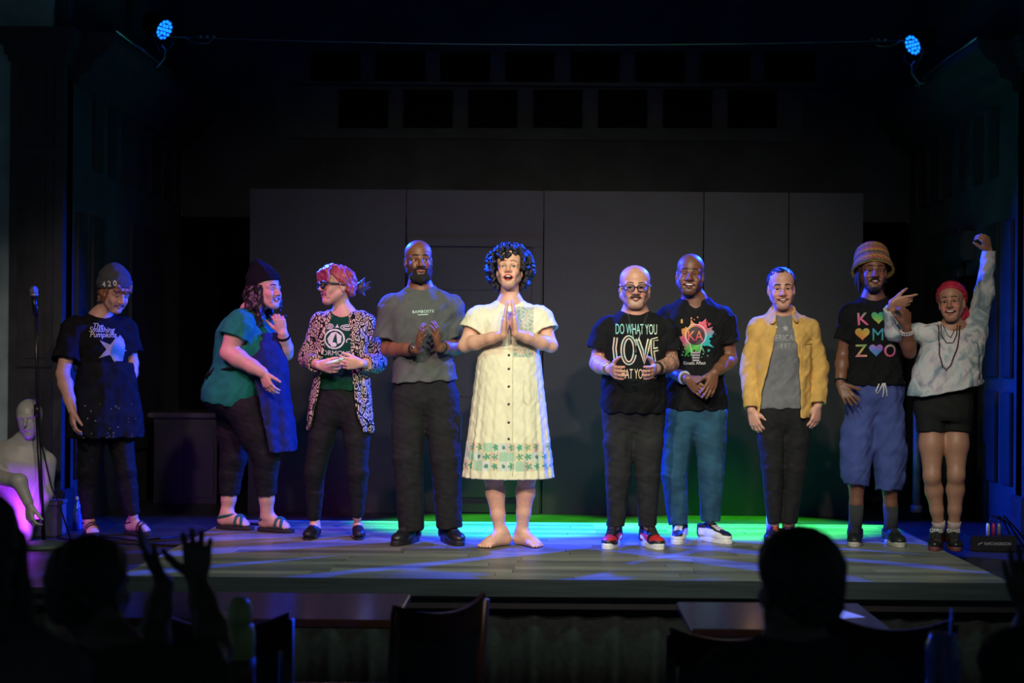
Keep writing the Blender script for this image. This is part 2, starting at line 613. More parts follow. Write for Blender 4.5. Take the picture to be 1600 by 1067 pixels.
    for px, y0, y1, y in ((283, 232, 338, YB - .04), (1421, 222, 352, YB - .04), (1432, 640, 800, 10.8)):
        a, b = W(px, y1, y), W(px, y0, y)
        o = empty('wall_pipe', (a[0], a[1], a[2]), {283: 'thin pale pipe in the back corner above the left dark opening', 1421: 'thin pale pipe in the back corner right of the black flats', 1432: 'grey pipe rising from the stage floor behind the patterned-hat person'}[px], 'pipe')
        r = .012 if y0 < 500 else .03
        L = b[2] - a[2]
        MB().lathe([(r, 0), (r, L)], (0, 0, 0), 12).build('tube', pipe, o, True)
        MB().lathe([(r * 1.5, 0.0), (r * 1.5, .05), (r, .055)], (0, 0, 0), 12).build('fitting', pipe, o, True)
    # black masking drape behind the flats
    V, F = [], []
    z1 = W(0, 338, YB)[2]
    n = 240
    for i in range(n + 1):
        x = -XW + .02 + (2 * XW - .04) * i / n
        y = YB - .12 + .025 * math.sin(x * 26) + .012 * math.sin(x * 61)
        V += [(x, y, -.06), (x, y + .005, z1), (x, y + .02, z1), (x, y + .02, -.06)]
    for i in range(n):
        a, b = 4 * i, 4 * i + 4
        F += [(a, b, b + 1, a + 1), (a + 1, b + 1, b + 2, a + 2), (a + 2, b + 2, b + 3, a + 3), (a + 3, b + 3, b, a)]
    F += [(0, 1, 2, 3), (4 * n + 3, 4 * n + 2, 4 * n + 1, 4 * n)]
    o = mesh_obj('masking_drape', V, F, mat('black_velour', (.004, .004, .005), .95, spec=.05), None)
    tag(o, 'black drape hung across the back wall behind the flats', 'curtain')
    # the four black flats, the second holding a door
    YF = 11.06
    fm = mat('flat_paint', (0.0125, 0.0105, 0.0125), .62, var=.25, vscale=3, bump=.1, bscale=60)
    ed = [388, 633, 848, 1098, 1231, 1348]
    names = ['leftmost of the black stage flats, behind the patterned blazer person', 'black stage flat with a panelled door, behind the grey T-shirt person',
             'widest plain black stage flat between the dress and the LOVE shirt', 'black stage flat behind the person in the yellow overshirt', 'rightmost narrow black stage flat behind the drape edge']
    zt = 2.37
    for i in range(5):
        x0, x1 = W(ed[i], 560, YF)[0], W(ed[i + 1], 560, YF)[0]
        o = empty('stage_flat', ((x0 + x1) / 2, YF, -.06), names[i], 'stage flat', 'black stage flats across the back')
        w = (x1 - x0) / 2 - .004
        MB().box((-w, 0, 0), (w, .035, zt + .06), .003).build('panel', fm, o)
        for q in (-1, 1):
            MB().box((q * (w - .05) - .03, .035, 0.0), (q * (w - .05) + .03, .07, zt + .04)).build('batten', mat('raw_batten', (.12, .08, .05), .8), o)
        if i == 1:
            hw = w - .06
            dz = W(0, 365, YF)[2] + .06
            MB().box((-w + .01, -.03, 0), (-hw + .02, 0, dz - .071), .004).box((hw - .02, -.03, 0), (w - .01, 0, dz - .071), .004).box((-w + .01, -.03, dz - .07), (w - .01, 0, dz), .004).build('door_frame', fm, o)
            dr = MB().box((-hw + .03, -.012, 0.01), (hw - .03, 0, dz - .085), .003).build('door', fm, o)
            k = 0
            for z0, z1_ in ((dz - .40, dz - .20), (dz - .80, dz - .50), (dz - 1.2, dz - .90), (.45, .75), (.12, .36)):
                MB().box((-hw + .16, -.024, z0), (hw - .12, -.010, z1_), .006).build('panel', fm, dr)
            MB().sphere((-hw + .10, -.045, 1.0), .026, 12, 8).build('knob', mat('dark_knob', (.05, .05, .05), .4, .6), dr, True)
    # black stage floor
    st = struct(MB().box((-5.2, 7.40, -.10), (5.2, YB, -.06)).box((-5.2, 7.56, -.65), (5.2, 7.7, -.10)).build('floor_stage', mat('black_stage_paint', (0.030, 0.030, 0.034), .42, var=.35, vscale=5, bump=.12, bscale=30)))
    # raised plank platform
    x0, x1, y0, y1 = -2.13, 2.36, 7.395, 9.98
    pf = struct(MB().box((x0, y0, -.06), (x1, y1, -.012)).build('floor_platform', mat('platform_core', (.02, .02, .02), .8)))
    pm = []
    for i, c in enumerate(((.17, .18, .165), (.115, .12, .115), (.22, .225, .20), (.14, .15, .135))):
        m = mat('vinyl_plank_%d' % i, c, .38, var=.35, vscale=9, stretch=(.35, 9, 1), bump=.10, bscale=40, spec=.45)
        pm.append(m)
    rnd = random.Random(5)
    pw, y = .118, y0
    while y < y1 - .01:
        yy = min(y + pw, y1)
        x = x0 - rnd.uniform(0, .9)
        while x < x1:
            xx = min(x + .95, x1)
            a = max(x, x0)
            if xx - a > .03:
                dz = rnd.uniform(-.0008, 0)
                b = .0015
                mb = MB()
                mb._add([(a + .001, y + .001, -.012), (xx - .001, y + .001, -.012), (xx - .001, yy - .001, -.012), (a + .001, yy - .001, -.012),
                         (a + b, y + b, dz), (xx - b, y + b, dz), (xx - b, yy - b, dz), (a + b, yy - b, dz)],
                        [(3, 2, 1, 0), (4, 5, 6, 7), (0, 1, 5, 4), (1, 2, 6, 5), (2, 3, 7, 6), (3, 0, 4, 7)])
                mb.build('plank', pm[rnd.randrange(4)], pf)
            x += .95
        y = yy
    # fascia board, mouldings and skirt of the stage front
    struct(MB().box((x0 - .01, y0 - .022, -.088), (x1 + .02, y0, .001), .004).build('trim_3', mat('fascia_board', (.022, .033, .036), .45, var=.25, vscale=12, stretch=(.2, 1, 4), bump=.1, bscale=30)))
    mo = mat('dark_moulding', (.014, .016, .018), .5)
    struct(MB().prism([(0, 7.392, -.088), (0, 7.40, -.10), (0, 7.42, -.105), (0, 7.42, -.12), (0, 7.405, -.125), (0, 7.405, -.15), (0, 7.44, -.165), (0, 7.5, -.165), (0, 7.5, -.088)], (-5.2, 0, 0), (5.2, 0, 0)).build('trim_4', mo))
    V, F = [], []
    n = 1000
    for i in range(n + 1):
        x = -5.2 + 10.4 * i / n
        ph = x / .205 * 2 * math.pi
        y = 7.475 + .028 * (math.sin(ph) + .35 * math.sin(2 * ph + .6)) 
        y = y - .020 * max(0, math.cos(ph * .5 + .4)) ** 3
        V += [(x, y * .05 + 7.455 * .95, -.155), (x, y, -.40), (x, y + .004, -.648)]
    for i in range(n):
        a, b = 3 * i, 3 * i + 3
        F += [(a, a + 1, b + 1, b), (a + 1, a + 2, b + 2, b + 1)]
    o = mesh_obj('stage_skirt', V, F, mat('black_skirt_cloth', (.016, .022, .022), .9, var=.2, spec=.1), None)
    md = o.modifiers.new('thick', 'SOLIDIFY'); md.thickness = .004
    tag(o, 'pleated black cloth skirt along the stage front', 'curtain')
    # dark side counter upstage left
    c = W(290, 645, 11.6)
    o = empty('side_counter', (c[0], 11.95, -.06), 'dark counter standing against the left wall upstage', 'counter')
    dm = mat('dark_counter', (.025, .022, .022), .5)
    h = c[2] + .06
    MB().box((-.30, -.35, h - .04), (.28, .35, h), .008).build('top', mat('counter_top', (.05, .045, .045), .4), o)
    MB().box((-.26, -.31, 0), (.24, .31, h - .04), .006).build('body', dm, o)
    for q in (-1, 1):
        MB().box((-.24 if q < 0 else 0.0, -.325, .05), (-.02 if q < 0 else .22, -.31, h - .10), .004).build('door', dm, o)
    # blue lamps and their cable
    for sgn, pos, lab in ((-1, PAR_L, 'blue LED stage lamp on the left cornice'), (1, PAR_R, 'blue LED stage lamp on the right cornice')):
        o = empty('stage_lamp', pos, lab, 'stage lamp', 'blue stage lamps')
        aim = nrm(np.array([-sgn * .80, -.40, -.46]))
        u = nrm(np.cross(aim, [0, 0, 1])); v = np.cross(u, aim)
        A = np.array([u, v, aim])
        hm = mat('lamp_housing', (.012, .012, .013), .4)
        MB().lathe([(.04, -.20), (.075, -.17), (.088, -.08), (.092, 0), (.092, .012), (.082, .012), (.082, -.004)], (0, 0, 0), 24, A).build('housing', hm, o, True)
        em = mat('blue_led', (.1, .3, 1), .3, emit=(0.004, 0.13, 1.0), estr=3.2)
        k = 0
        for r_, cnt in ((0, 1), (.033, 6), (.064, 12)):
            for j in range(cnt):
                th = 2 * math.pi * j / cnt
                c = u * r_ * math.cos(th) + v * r_ * math.sin(th) + aim * .006
                MB().lathe([(.0125, -.004), (.0125, .003), (.008, .007)], c, 10, A).build('led_lens', em, o, True)
        wl = -np.array([sgn * -1.0, 0, 0])
        pts = [u * .10 + aim * -.04, u * .11 - np.array([0, 0, .10]), np.array([sgn * .02, .02, -.19]), -u * .11 - np.array([0, 0, .10]), -u * .10 + aim * -.04]
        MB().tube(pts, .009, 8).build('yoke', hm, o, True)
        MB().tube([np.array([sgn * .02, .02, -.19]), np.array([sgn * .06, .02, -.33])], .012, 8).build('clamp', hm, o, True)
        # rail it is clamped to
        rl = empty('lamp_rail', (sgn * 2.97, 10.6, Zs(3.17) + .005), 'thin metal rail on top of the %s cornice' % ('left' if sgn < 0 else 'right'), 'rail')
        MB().tube([(0, -.45, .03), (0, 1.0, .03)], .012, 8).build('bar', mat('rail_metal', (.35, .37, .4), .35, .8), rl, True)
        for q in (-.4, .3, .95):
            MB().tube([(0, q, -.02), (0, q, .03)], .009, 8).build('foot', mat('rail_metal'), rl, True)
        # drooping lamp lead
        p0 = np.array(pos) + np.array([sgn * .02, .03, -.12])
        tb = MB().tube([p0 + [0, 0, 0], p0 + [-sgn * .05, -.10, -.05], p0 + [-sgn * .06, -.16, -.13], p0 + [-sgn * .01, -.18, -.20], p0 + [sgn * .04, -.12, -.19], p0 + [sgn * .03, .1, -.17]], .007, 8)
        l_ = tb.build('lamp_lead', mat('grey_lead', (.30, .32, .36), .5), None, True)
        tag(l_, 'looped power lead below the %s blue lamp' % ('left' if sgn < 0 else 'right'), 'cable')
    a, b = W(285, 58, 11.25), W(1412, 63, 11.25)
    pts = [lerp(a, b, t) - np.array([0, 0, .045 * 4 * t * (1 - t)]) for t in np.linspace(0, 1, 40)]
    o = empty('support_wire', a, 'thin wire stretched across the stage between the two blue lamps', 'wire')
    MB().tube([q - a for q in pts], .0035, 6).build('strand', mat('steel_wire', (.20, .24, .23), .4, .7), o, True)
    for e, q in ((a, 1), (b, -1)):
        tb = MB().tube([e - a + [q * .02, 0, 0], e - a + [q * .10, -.01, -.05], e - a + [q * .20, 0, -.045], e - a + [q * .24, .01, .0]], .004, 6)
        lp = tb.build('end_loop', mat('steel_wire'), o, True)
        for k in range(3): MB().sphere(e - a + np.array([q * (.14 + .05 * k), 0, .006]), .012, 8, 6).build('clip', mat('steel_wire'), lp, True)
    for sgn, e, pos in ((-1, a, PAR_L), (1, b, PAR_R)):
        MB().tube([e - a, np.array([sgn * 3.2, pos[1], e[2] + .02]) - a], .0035, 6).build('strand', mat('steel_wire'), o, True)


def props():
    # microphone stand and microphone
    b = W(68, 856, FPX * 1.17 / (856 + 6 - 560)); b[2] = -.06
    d = b[1]
    o = empty('microphone_stand', b, 'black round-base microphone stand at the far left of the stage', 'microphone stand')
    bm_ = mat('stand_black', (.012, .013, .014), .35, .3)
    MB().lathe([(.14, 0), (.145, .012), (.13, .03), (.05, .042), (.02, .05)], (0, 0, 0), 32).build('base', mat('stand_base', (.03, .06, .05), .6, var=.2), o, True)
    top = W(56, 492, d) - b
    low = W(58, 640, d) - b
    MB().tube([(0, 0, .04), low], .013, 12).build('lower_tube', bm_, o, True)
    MB().tube([low - [0, 0, .04], low + [0, 0, .03]], .019, 12).build('clutch', bm_, o, True)
    MB().tube([low, top], .0085, 12).build('upper_tube', mat('stand_tube', (.05, .05, .055), .3, .7), o, True)
    MB().tube([top, top + [-.002, -.01, .07]], [.014, .017], 12).build('clip', bm_, o, True)
    m = empty('microphone', b + top + np.array([-.002, -.012, .06]), 'silver-headed handheld microphone in the clip of the stand', 'microphone')
    MB().tube([(0, 0, -.06), (0, -.012, .05)], [.011, .019], 14).build('handle', bm_, m, True)
    MB().sphere((0, -.022, .085), (.027, .027, .031), 18, 12).build('grille', mat('mic_grille', (.30, .30, .32), .35, .9, var=.3, vscale=400, bump=.6, bscale=700), m, True)
    MB().tube([(0, -.016, .055), (0, -.018, .068)], .026, 16).build('collar', mat('rail_metal'), m, True)
    cp = [b + top + [0.01, 0, -.0], W(60, 600, d), W(64, 690, d - .02), W(80, 760, d), W(98, 805, d + .05), W(112, 838, d + .2)]
    cp[-1][2] = -.052
    c = MB().tube([lerp(cp[i], cp[i + 1], t) for i in range(len(cp) - 1) for t in (0, .5)] + [cp[-1]], .005, 8).build('microphone_cable', bm_, None, True)
    tag(c, 'thin black cable hanging from the microphone stand to the floor', 'cable')
    # mannequin bust
    md = 9.05
    mo = W(35, 830, md); mo[2] = -.06
    P = Person.__new__(Person); P.d = md; P.o = mo; P.bvh = {}
    o = empty('mannequin', mo, 'pale mannequin torso leaning at the left edge of the stage', 'mannequin')
    P.root = o
    p = P.pt
    f = Field()
    P.torso(p(8, 830), p(40, 690), 10, ws=1.0, ds=1.0)
    f.loft(P.pel, P.TA, P.st, .03)
    A = frame(4, -4, 6)
    hc = p(46, 654, -.03)
    H = lambda x, y, z: hc + (A[0] * x + A[1] * y + A[2] * z)
    f.ell(H(0, -.012, .030), (.076, .092, .090), A, .03)
    f.ell(H(0, .020, -.025), (.062, .068, .088), A, .02)
    f.ell(H(0, .055, -.095), (.028, .026, .022), A, .02)
    f.cone(H(0, .08, .015), H(0, .108, -.028), .008, .011, .012)
    for q in (-1, 1):
        f.ell(H(q * .031, .094, .004), (.020, .018, .012), A, .01, 'sub')
        f.cone(H(q * .012, .082, .020), H(q * .046, .066, .020), .010, .009, .012)
        f.cone(H(0, .090, -.055 + .004), H(q * .022, .078, -.056), .006, .004, .005)
        f.cone(H(0, .088, -.064), H(q * .020, .078, -.058), .006, .004, .005)
    f.chain([P.nek - P.TA[2] * .06, P.nek, H(0, -.02, -.05)], [.075, .052, .048], .03)
    sa, sb = p(2, 705), p(74, 722)
    f.chain([P.nek, lerp(P.nek, sb, .8)], [.05, .045], .04)
    f.chain([P.nek, lerp(P.nek, sa, .8)], [.05, .045], .04)
    f.chain([sb, p(70, 770, -.02), p(58, 800, -.05)], [.055, .048, .045], .03)
    f.chain([sa, p(-14, 745, -.12), p(30, 752, -.26), p(44, 785, -.28)], [.055, .050, .042, .030], .03)
    P.arms = {}
    hand_prims(f, p(45, 788, -.28), (.15, -.1, -1), (.6, -.5, 0), (-.5, .6, 0), curl=(30, 35, 20))
    V, F = f.mesh(.006)
    mesh_obj('bust', V, F, mat('mannequin_paint', (.34, .37, .33), .45, var=.12, vscale=12), o, True)
    # cube beside it and uplight
    c = W(72, 836, 9.55); c[2] = -.06
    o = empty('plinth_box', c, 'small dark box lit violet beside the mannequin', 'box')
    MB().box((-.10, -.10, 0), (.10, .10, .20), .006).build('body', mat('grey_box', (.10, .10, .12), .6, var=.3, vscale=20), o)
    MB().box((-.105, -.105, .20), (.105, .105, .225), .004).build('lid', mat('grey_box'), o)
    c = W(20, 826, 8.82); c[2] = -.06
    o = empty('uplight', c, 'small violet floor lamp in front of the mannequin', 'lamp')
    MB().lathe([(.05, 0), (.06, .03), (.06, .07), (.05, .075)], (0, 0, 0), 20).build('housing', mat('lamp_housing'), o, True)
    MB().lathe([(.045, .072), (.045, .078)], (0, 0, 0), 20).build('led_lens', mat('violet_led', (.3, .1, 1), .3, emit=(.35, .05, 1), estr=4), o, True)
    # small blue bottle upstage of the far left performer
    c = W(121, 829, 9.85); c[2] = -.06
    o = empty('water_bottle', c, 'blue plastic water bottle on the floor behind the grey beanie person', 'bottle')
    MB().lathe([(.028, 0), (.032, .01), (.032, .13), (.025, .16), (.012, .18), (.012, .20)], (0, 0, 0), 18).build('body', mat('blue_plastic', (.03, .12, .5), .2, spec=.6), o, True)
    MB().lathe([(.014, .198), (.014, .222)], (0, 0, 0), 14).build('cap', mat('white_plastic', (.75, .78, .74), .3), o, True)
    # stage box with connectors on the right
    c = W(1553, 862, FPX * 1.17 / (862 - 5.5 - 560)); c[2] = -.06
    o = empty('stage_box', c, 'black stage connector box with white lettering on the floor at the right', 'stage box')
    bx = MB().box((-.145, 0, 0), (.145, .16, .095), .006).build('body', mat('box_black', (.014, .014, .016), .45), o)
    V, F = text2d('RAPCOHORIZON', .026, .80)
    mesh_obj('lettering', [(a + .022, -.0015, b + .05) for a, b in V], F, mat('white_ink', (.55, .55, .55), .6), bx, False)
    V, F = ribbon([(-.098, .042), (-.090, .052), (-.083, .048), (-.076, .058), (-.070, .055)], .005)
    mesh_obj('logo', [(a, -.0015, b) for a, b in V], F, mat('white_ink'), bx, False)
    pc = [(.75, .72, .6), (.6, .05, .2), (.3, .3, .32)]
    for i in range(3):
        x = -.02 + .035 * i
        cn = MB().lathe([(.012, .09), (.012, .15), (.009, .17)], (x, .06, 0), 12).build('connector', mat('conn_%d' % i, pc[i], .35, .4), o, True)
    for i in range(3):
        s0 = c + np.array([-.02 + .035 * i, .06, .165])
        e = W(1600 + 12 * i, 850 + 4 * i, c[1] + .2); e[2] = -.055
        pts = [s0, s0 + [.03, 0, .05], s0 + [.10, .02, .02 - .02 * i], lerp(s0, e, .75) + [0, 0, -.02], e, e + [.3, .1, 0]]
        cb = MB().tube(pts, .006, 8).build('audio_cable', bm_, None, True)
        tag(cb, 'black audio cable leaving the %s connector of the stage box' % ['left', 'middle', 'right'][i], 'cable', 'cables of the stage box')
    # electrical box and hanging tie-line on the right wall
    c = W(1505, 385, 10.1)
    o = empty('wall_box', (3.25, 11.4, 1.88), 'dark metal switch box on the right wall above the raised hand', 'switch box')
    MB().box((-.10, -.30, 0), (0, .20, .22), .006).build('case', mat('dark_case', (.018, .02, .022), .6), o)
    MB().box((-.108, -.27, .02), (-.10, .17, .20), .003).build('door', mat('dark_case'), o)
    MB().tube([(-.03, -.05, 0), (-.03, -.05, -1.94)], .018, 10).build('conduit', mat('dark_case'), o, True)
    # dark leg curtain between right wall and pier
    V, F = [], []
    n = 60
    for i in range(n + 1):
        y = 10.86 + .34 * i / n
        x = 3.15 + .03 * math.sin(i * .9)
        V += [(x, y, -.06), (x, y, 1.75), (x + .012, y, 1.75), (x + .012, y, -.06)]
    for i in range(n):
        a, b = 4 * i, 4 * i + 4
        F += [(a, a + 1, b + 1, b), (a + 1, a + 2, b + 2, b + 1), (a + 2, a + 3, b + 3, b + 2), (a + 3, a, b, b + 3)]
    F += [(0, 3, 2, 1), (4 * n, 4 * n + 1, 4 * n + 2, 4 * n + 3)]
    tag(mesh_obj('side_curtain', V, F, mat('black_velour'), None), 'short black curtain on the right wall behind the tie-dye person', 'curtain')
    # cable runs on the black floor at the left
    for k, pl in enumerate((((150, 838), (215, 846), (290, 838), (370, 832), (440, 838)), ((90, 842), (160, 850), (240, 852), (300, 856)))):
        pts = []
        for x, y in pl:
            q = W(x, y, FPX * 1.17 / (y - 560 - (x - 850) * math.tan(ROLL)))
            q[2] = .006 if q[0] > -2.12 else -.054
            pts.append(q)
        pts = [lerp(pts[i], pts[i + 1], t) for i in range(len(pts) - 1) for t in (0, .33, .66)] + [pts[-1]]
        tag(MB().tube(pts, .006, 8).build('floor_cable', bm_, None, True), ['black cable on the floor in front of the green shirt person', 'black cable on the floor in front of the grey beanie person'][k], 'cable')
# ---------------------------------------------------------------- helpers: people
SKIN_M = lambda: mat('skin', vcol=True, rough=0.48, var=0.06, vscale=60, bump=0.05, bscale=220)
PAINT_M = lambda: mat('printed_ink', vcol=True, rough=0.65, var=0.10, vscale=80)
CLOTH_N = [(0.0024, (60, 12, -22), 1.3), (0.0020, (-46, 30, 40), 0.4), (0.0012, (120, 40, -60), 2.0)]
PANT_N = [(0.0014, (40, 46, 30), 0.9), (0.0014, (-70, 18, 42), 2.2), (0.0010, (90, 70, 120), 0.3)]


def hand_prims(f, wr, d, thumb, palm, curl=(15, 20, 15), spread=3.0, s=1.0, tcurl=12, tout=0.6, icurl=None):
    d = nrm(d)
    t = np.asarray(thumb, float); t = nrm(t - d * (t @ d))
    p = np.cross(d, t); p = p if p @ np.asarray(palm, float) > 0 else -p
    wr = np.asarray(wr, float)
    f.ell(wr + d * 0.052 * s, (0.036 * s, 0.046 * s, 0.0155 * s), np.array([t, d, p]), 0.012)
    LEN = [0.070, 0.079, 0.073, 0.057]
    for i in range(4):
        kn = wr + d * (0.094 - 0.0035 * (i - 1) ** 2) * s + t * (0.0285 - 0.0192 * i) * s
        f.cone(wr + d * 0.005 * s + t * (0.012 - 0.008 * i) * s, kn, 0.0135 * s, 0.0115 * s, 0.009)
        a = R((1.3 - i) * spread)
        dd = d * math.cos(a) + t * math.sin(a)
        pos, ang = kn, 0.0
        cc = icurl if (icurl is not None and i == 0) else curl
        rr = [0.0095, 0.0088, 0.0080, 0.0066]
        for j, fr in enumerate((0.45, 0.30, 0.25)):
            ang += R(cc[j])
            q = pos + (dd * math.cos(ang) + p * math.sin(ang)) * LEN[i] * fr * s
            sc = s * (0.86 if i == 3 else 1.0)
            f.cone(pos, q, rr[j] * sc, rr[j + 1] * sc, 0.0035)
            pos = q
    b = wr + d * 0.018 * s + t * 0.018 * s + p * 0.006 * s
    v = nrm(d * 0.75 + t * tout + p * 0.18)
    pos = b
    for j, (L, r0, r1) in enumerate(((0.044, 0.0150, 0.0120), (0.034, 0.0115, 0.0100), (0.027, 0.0098, 0.0072))):
        q = pos + v * L * s
        f.cone(pos, q, r0 * s, r1 * s, 0.010 if j == 0 else 0.004)
        pos = q
        ca = R(tcurl)
        v = nrm(v * math.cos(ca) + nrm(d * 0.5 + p * 0.6 - t * 0.3) * math.sin(ca))
    c = wr + d * 0.09 * s
    return c - 0.125 * s, c + 0.125 * s


def foot_prims(f, g, yaw, s=1.0):
    """bare foot; g = ground point below the ankle"""
    A = frame(yaw)
    L = lambda x, y, z: np.asarray(g) + s * (A[0] * x + A[1] * y + A[2] * z)
    f.ell(L(0, -0.035, 0.034), (0.032 * s, 0.040 * s, 0.036 * s), A, 0.02)
    f.cone(L(0, -0.012, 0.075), L(0, 0.085, 0.034), 0.036 * s, 0.028 * s, 0.03)
    f.cone(L(0, -0.02, 0.034), L(0.002, 0.09, 0.026), 0.032 * s, 0.032 * s, 0.02)
    f.ell(L(0.0, 0.108, 0.022), (0.045 * s, 0.038 * s, 0.021 * s), A, 0.02)
    for i in range(5):
        x = -0.032 + 0.0165 * i
        y = 0.150 - abs(i - 1.2) * 0.0075
        f.cone(L(x * 0.9, 0.115, 0.018), L(x * 1.12, y, 0.011), 0.0115 * s, 0.0095 * s, 0.006)


class Person:
    def __init__(s, px, py, label, ground=0.0, hue=None):
        yc = py - PY - (px - PX) * math.tan(ROLL)
        s.d = FPX * (EYE - ground) / yc
        s.o = W(px, py, s.d); s.o[2] = ground
        s.root = empty('person', s.o, label, 'person')
        s.bvh = {}

    def pt(s, px, py, dd=0.0):
        return W(px, py, s.d + dd) - s.o

    def scale(s):
        return FPX / s.d

    # torso frame and stations
    def torso(s, pelvis, neck, yaw, ws=1.0, ds=1.0, st=None):
        s.pel, s.nek, s.yaw = np.asarray(pelvis), np.asarray(neck), yaw
        U = nrm(s.nek - s.pel)
        F = frame(yaw)[1]; F = nrm(F - U * (F @ U))
        Rt = np.cross(U, F); Rt = Rt if Rt @ frame(yaw)[0] > 0 else -Rt
        s.TA = np.array([Rt, F, U])
        s.TL = float(np.linalg.norm(s.nek - s.pel))
        base = st or [(-.24, .09, .06, .07), (-.12, .150, .10, .115), (0, .166, .105, .125), (.25, .148, .10, .105), (.45, .145, .105, .10),
                      (.65, .163, .118, .105), (.80, .172, .112, .105), (.91, .140, .085, .090), (1.0, .078, .058, .068), (1.05, .055, .05, .055)]
        s.st = [(a * s.TL, w * ws, p * ds, q * ds) for a, w, p, q in base]
        return s

    def T(s, u, v, t):
        """point in torso coordinates: u right, v forward (metres), t fraction of torso length"""
        return s.pel + s.TA[0] * u + s.TA[1] * v + s.TA[2] * t * s.TL

    def arm(s, side, sh, el, wr, r=1.0):
        s.__dict__.setdefault('arms', {})[side] = (np.asarray(sh), np.asarray(el), np.asarray(wr), r)

    def leg(s, side, hip, kn, an, r=1.0):
        s.__dict__.setdefault('legs', {})[side] = (np.asarray(hip), np.asarray(kn), np.asarray(an), r)

    def head(s, c, yaw, pitch, roll, size=1.0, **o):
        s.HC, s.HA, s.HS, s.HO = np.asarray(c), frame(yaw, pitch, roll), size, o

    def H(s, x, y, z):
        return s.HC + s.HS * (s.HA[0] * x + s.HA[1] * y + s.HA[2] * z)

    def body(s, skin, hands, feet=None, barelegs=False, lips=None, tattoo=None, stubble=None, palm=None, h=0.0075):
        f = Field()
        o = s.HO
        wd = o.get('wide', 1.0)
        f.loft(s.pel, s.TA, s.st, 0.03, inf=-0.014, t0=-0.13 * s.TL)
        for sd, (sh, el, wr, r) in s.arms.items():
            f.ell(lerp(sh, el, 0.06), 0.056 * r, k=0.04)
            f.chain([sh, lerp(sh, el, .4), el], [0.050 * r, 0.049 * r, 0.039 * r], 0.02)
            f.chain([el, lerp(el, wr, .28), lerp(el, wr, .7), wr], [0.038 * r, 0.043 * r, 0.033 * r, 0.0265 * r], 0.02)
        for sd, (hp, kn, an, r) in s.legs.items():
            q = 1.0 if barelegs else 0.86
            f.chain([hp, lerp(hp, kn, .5), kn], [0.085 * r * q, 0.076 * r * q, 0.054 * r * q], 0.03)
            back = -s.TA[1] * 0.012
            f.chain([kn, lerp(kn, an, .3) + back, lerp(kn, an, .7), an], [0.052 * r * q, 0.056 * r * q, 0.041 * r * q, 0.034 * r * q], 0.02)
            if barelegs:
                f.ell(kn + s.TA[1] * 0.022 * r, (0.034 * r, 0.03 * r, 0.042 * r), s.TA, 0.04)
        boxes = []
        # neck and head
        nb = s.nek
        nr = o.get('neck', 0.052)
        f.chain([nb - s.TA[2] * 0.05, nb + s.TA[2] * 0.02, s.H(0, -0.022, -0.05)], [nr * 1.25, nr * 1.04, nr], 0.035)
        for sd, (sh, el, wr, r) in s.arms.items():
            f.cone(nb + s.TA[2] * 0.0, lerp(nb, sh, 0.75), 0.045, 0.040, 0.05)
        H, A, hs = s.H, s.HA, s.HS
        E = lambda c, r_, k=0.012, op='add': f.ell(H(*c), np.array(r_) * hs, A, k * hs, op)
        K = lambda a, b, ra, rb, k=0.012, op='add': f.cone(H(*a), H(*b), ra * hs, rb * hs, k * hs, op)
        E((0, -0.012, 0.036), (0.074 * wd, 0.094, 0.080), 0.03)
        E((0, -0.008, 0.058), (0.069 * wd, 0.084, 0.057), 0.03)
        E((0, 0.020, -0.020), (0.062 * wd, 0.068, 0.083), 0.02)
        jw = o.get('jaw', 1.0)
        for q in (-1, 1):
            K((q * 0.052 * wd * jw, -0.002, -0.045), (q * 0.020 * jw, 0.056, -0.088), 0.021, 0.019, 0.02)
            E((q * 0.037 * wd, 0.060, -0.024), (0.022, 0.020, 0.020), 0.02)
            K((q * 0.012, 0.080, 0.021), (q * 0.046 * wd, 0.066, 0.021), 0.0115, 0.010, 0.014)
        E((0, 0.058, -0.092), (0.030 * jw, 0.026, 0.022), 0.02)
        for q in (-1, 1):
            E((q * 0.031 * wd, 0.095, 0.003), (0.0185, 0.0225, 0.0130), 0.008, 'sub')
        K((0, 0.082, 0.014), (0, 0.104, -0.024), 0.0085, 0.0115 * o.get('nose', 1), 0.012)
        for q in (-1, 1):
            E((q * 0.0125 * o.get('nose', 1), 0.091, -0.029), (0.0085, 0.011, 0.0075), 0.008)
            E((q * 0.0065, 0.104, -0.037), (0.0035, 0.004, 0.003), 0.002, 'sub')
            # eye lids
            sq = o.get('squint', 0.0)
            K((q * 0.017 * wd, 0.0820, 0.0130 - 0.003 * sq), (q * 0.046 * wd, 0.0720, 0.0115 - 0.003 * sq), 0.0036, 0.0034, 0.004)
            K((q * 0.019 * wd, 0.0815, -0.0078 + 0.004 * sq), (q * 0.044 * wd, 0.0715, -0.0070 + 0.004 * sq), 0.0036, 0.0034, 0.005)
            # ears
            ec = H(q * 0.0745 * wd, -0.012, -0.006)
            f.ell(ec, np.array((0.009, 0.019, 0.031)) * hs, A, 0.006 * hs)
            f.ell(H(q * 0.0840 * wd, -0.006, -0.002), np.array((0.006, 0.010, 0.016)) * hs, A, 0.005 * hs, 'sub')
        op, sm = o.get('open', 0.0), o.get('smile', 0.5)
        mw = 0.0225 + 0.0115 * sm
        lift = 0.0105 * sm
        mz = -0.056
        uz, lz = mz + 0.003 + 0.4 * 0.006 * op, mz - 0.0045 - 0.0125 * op
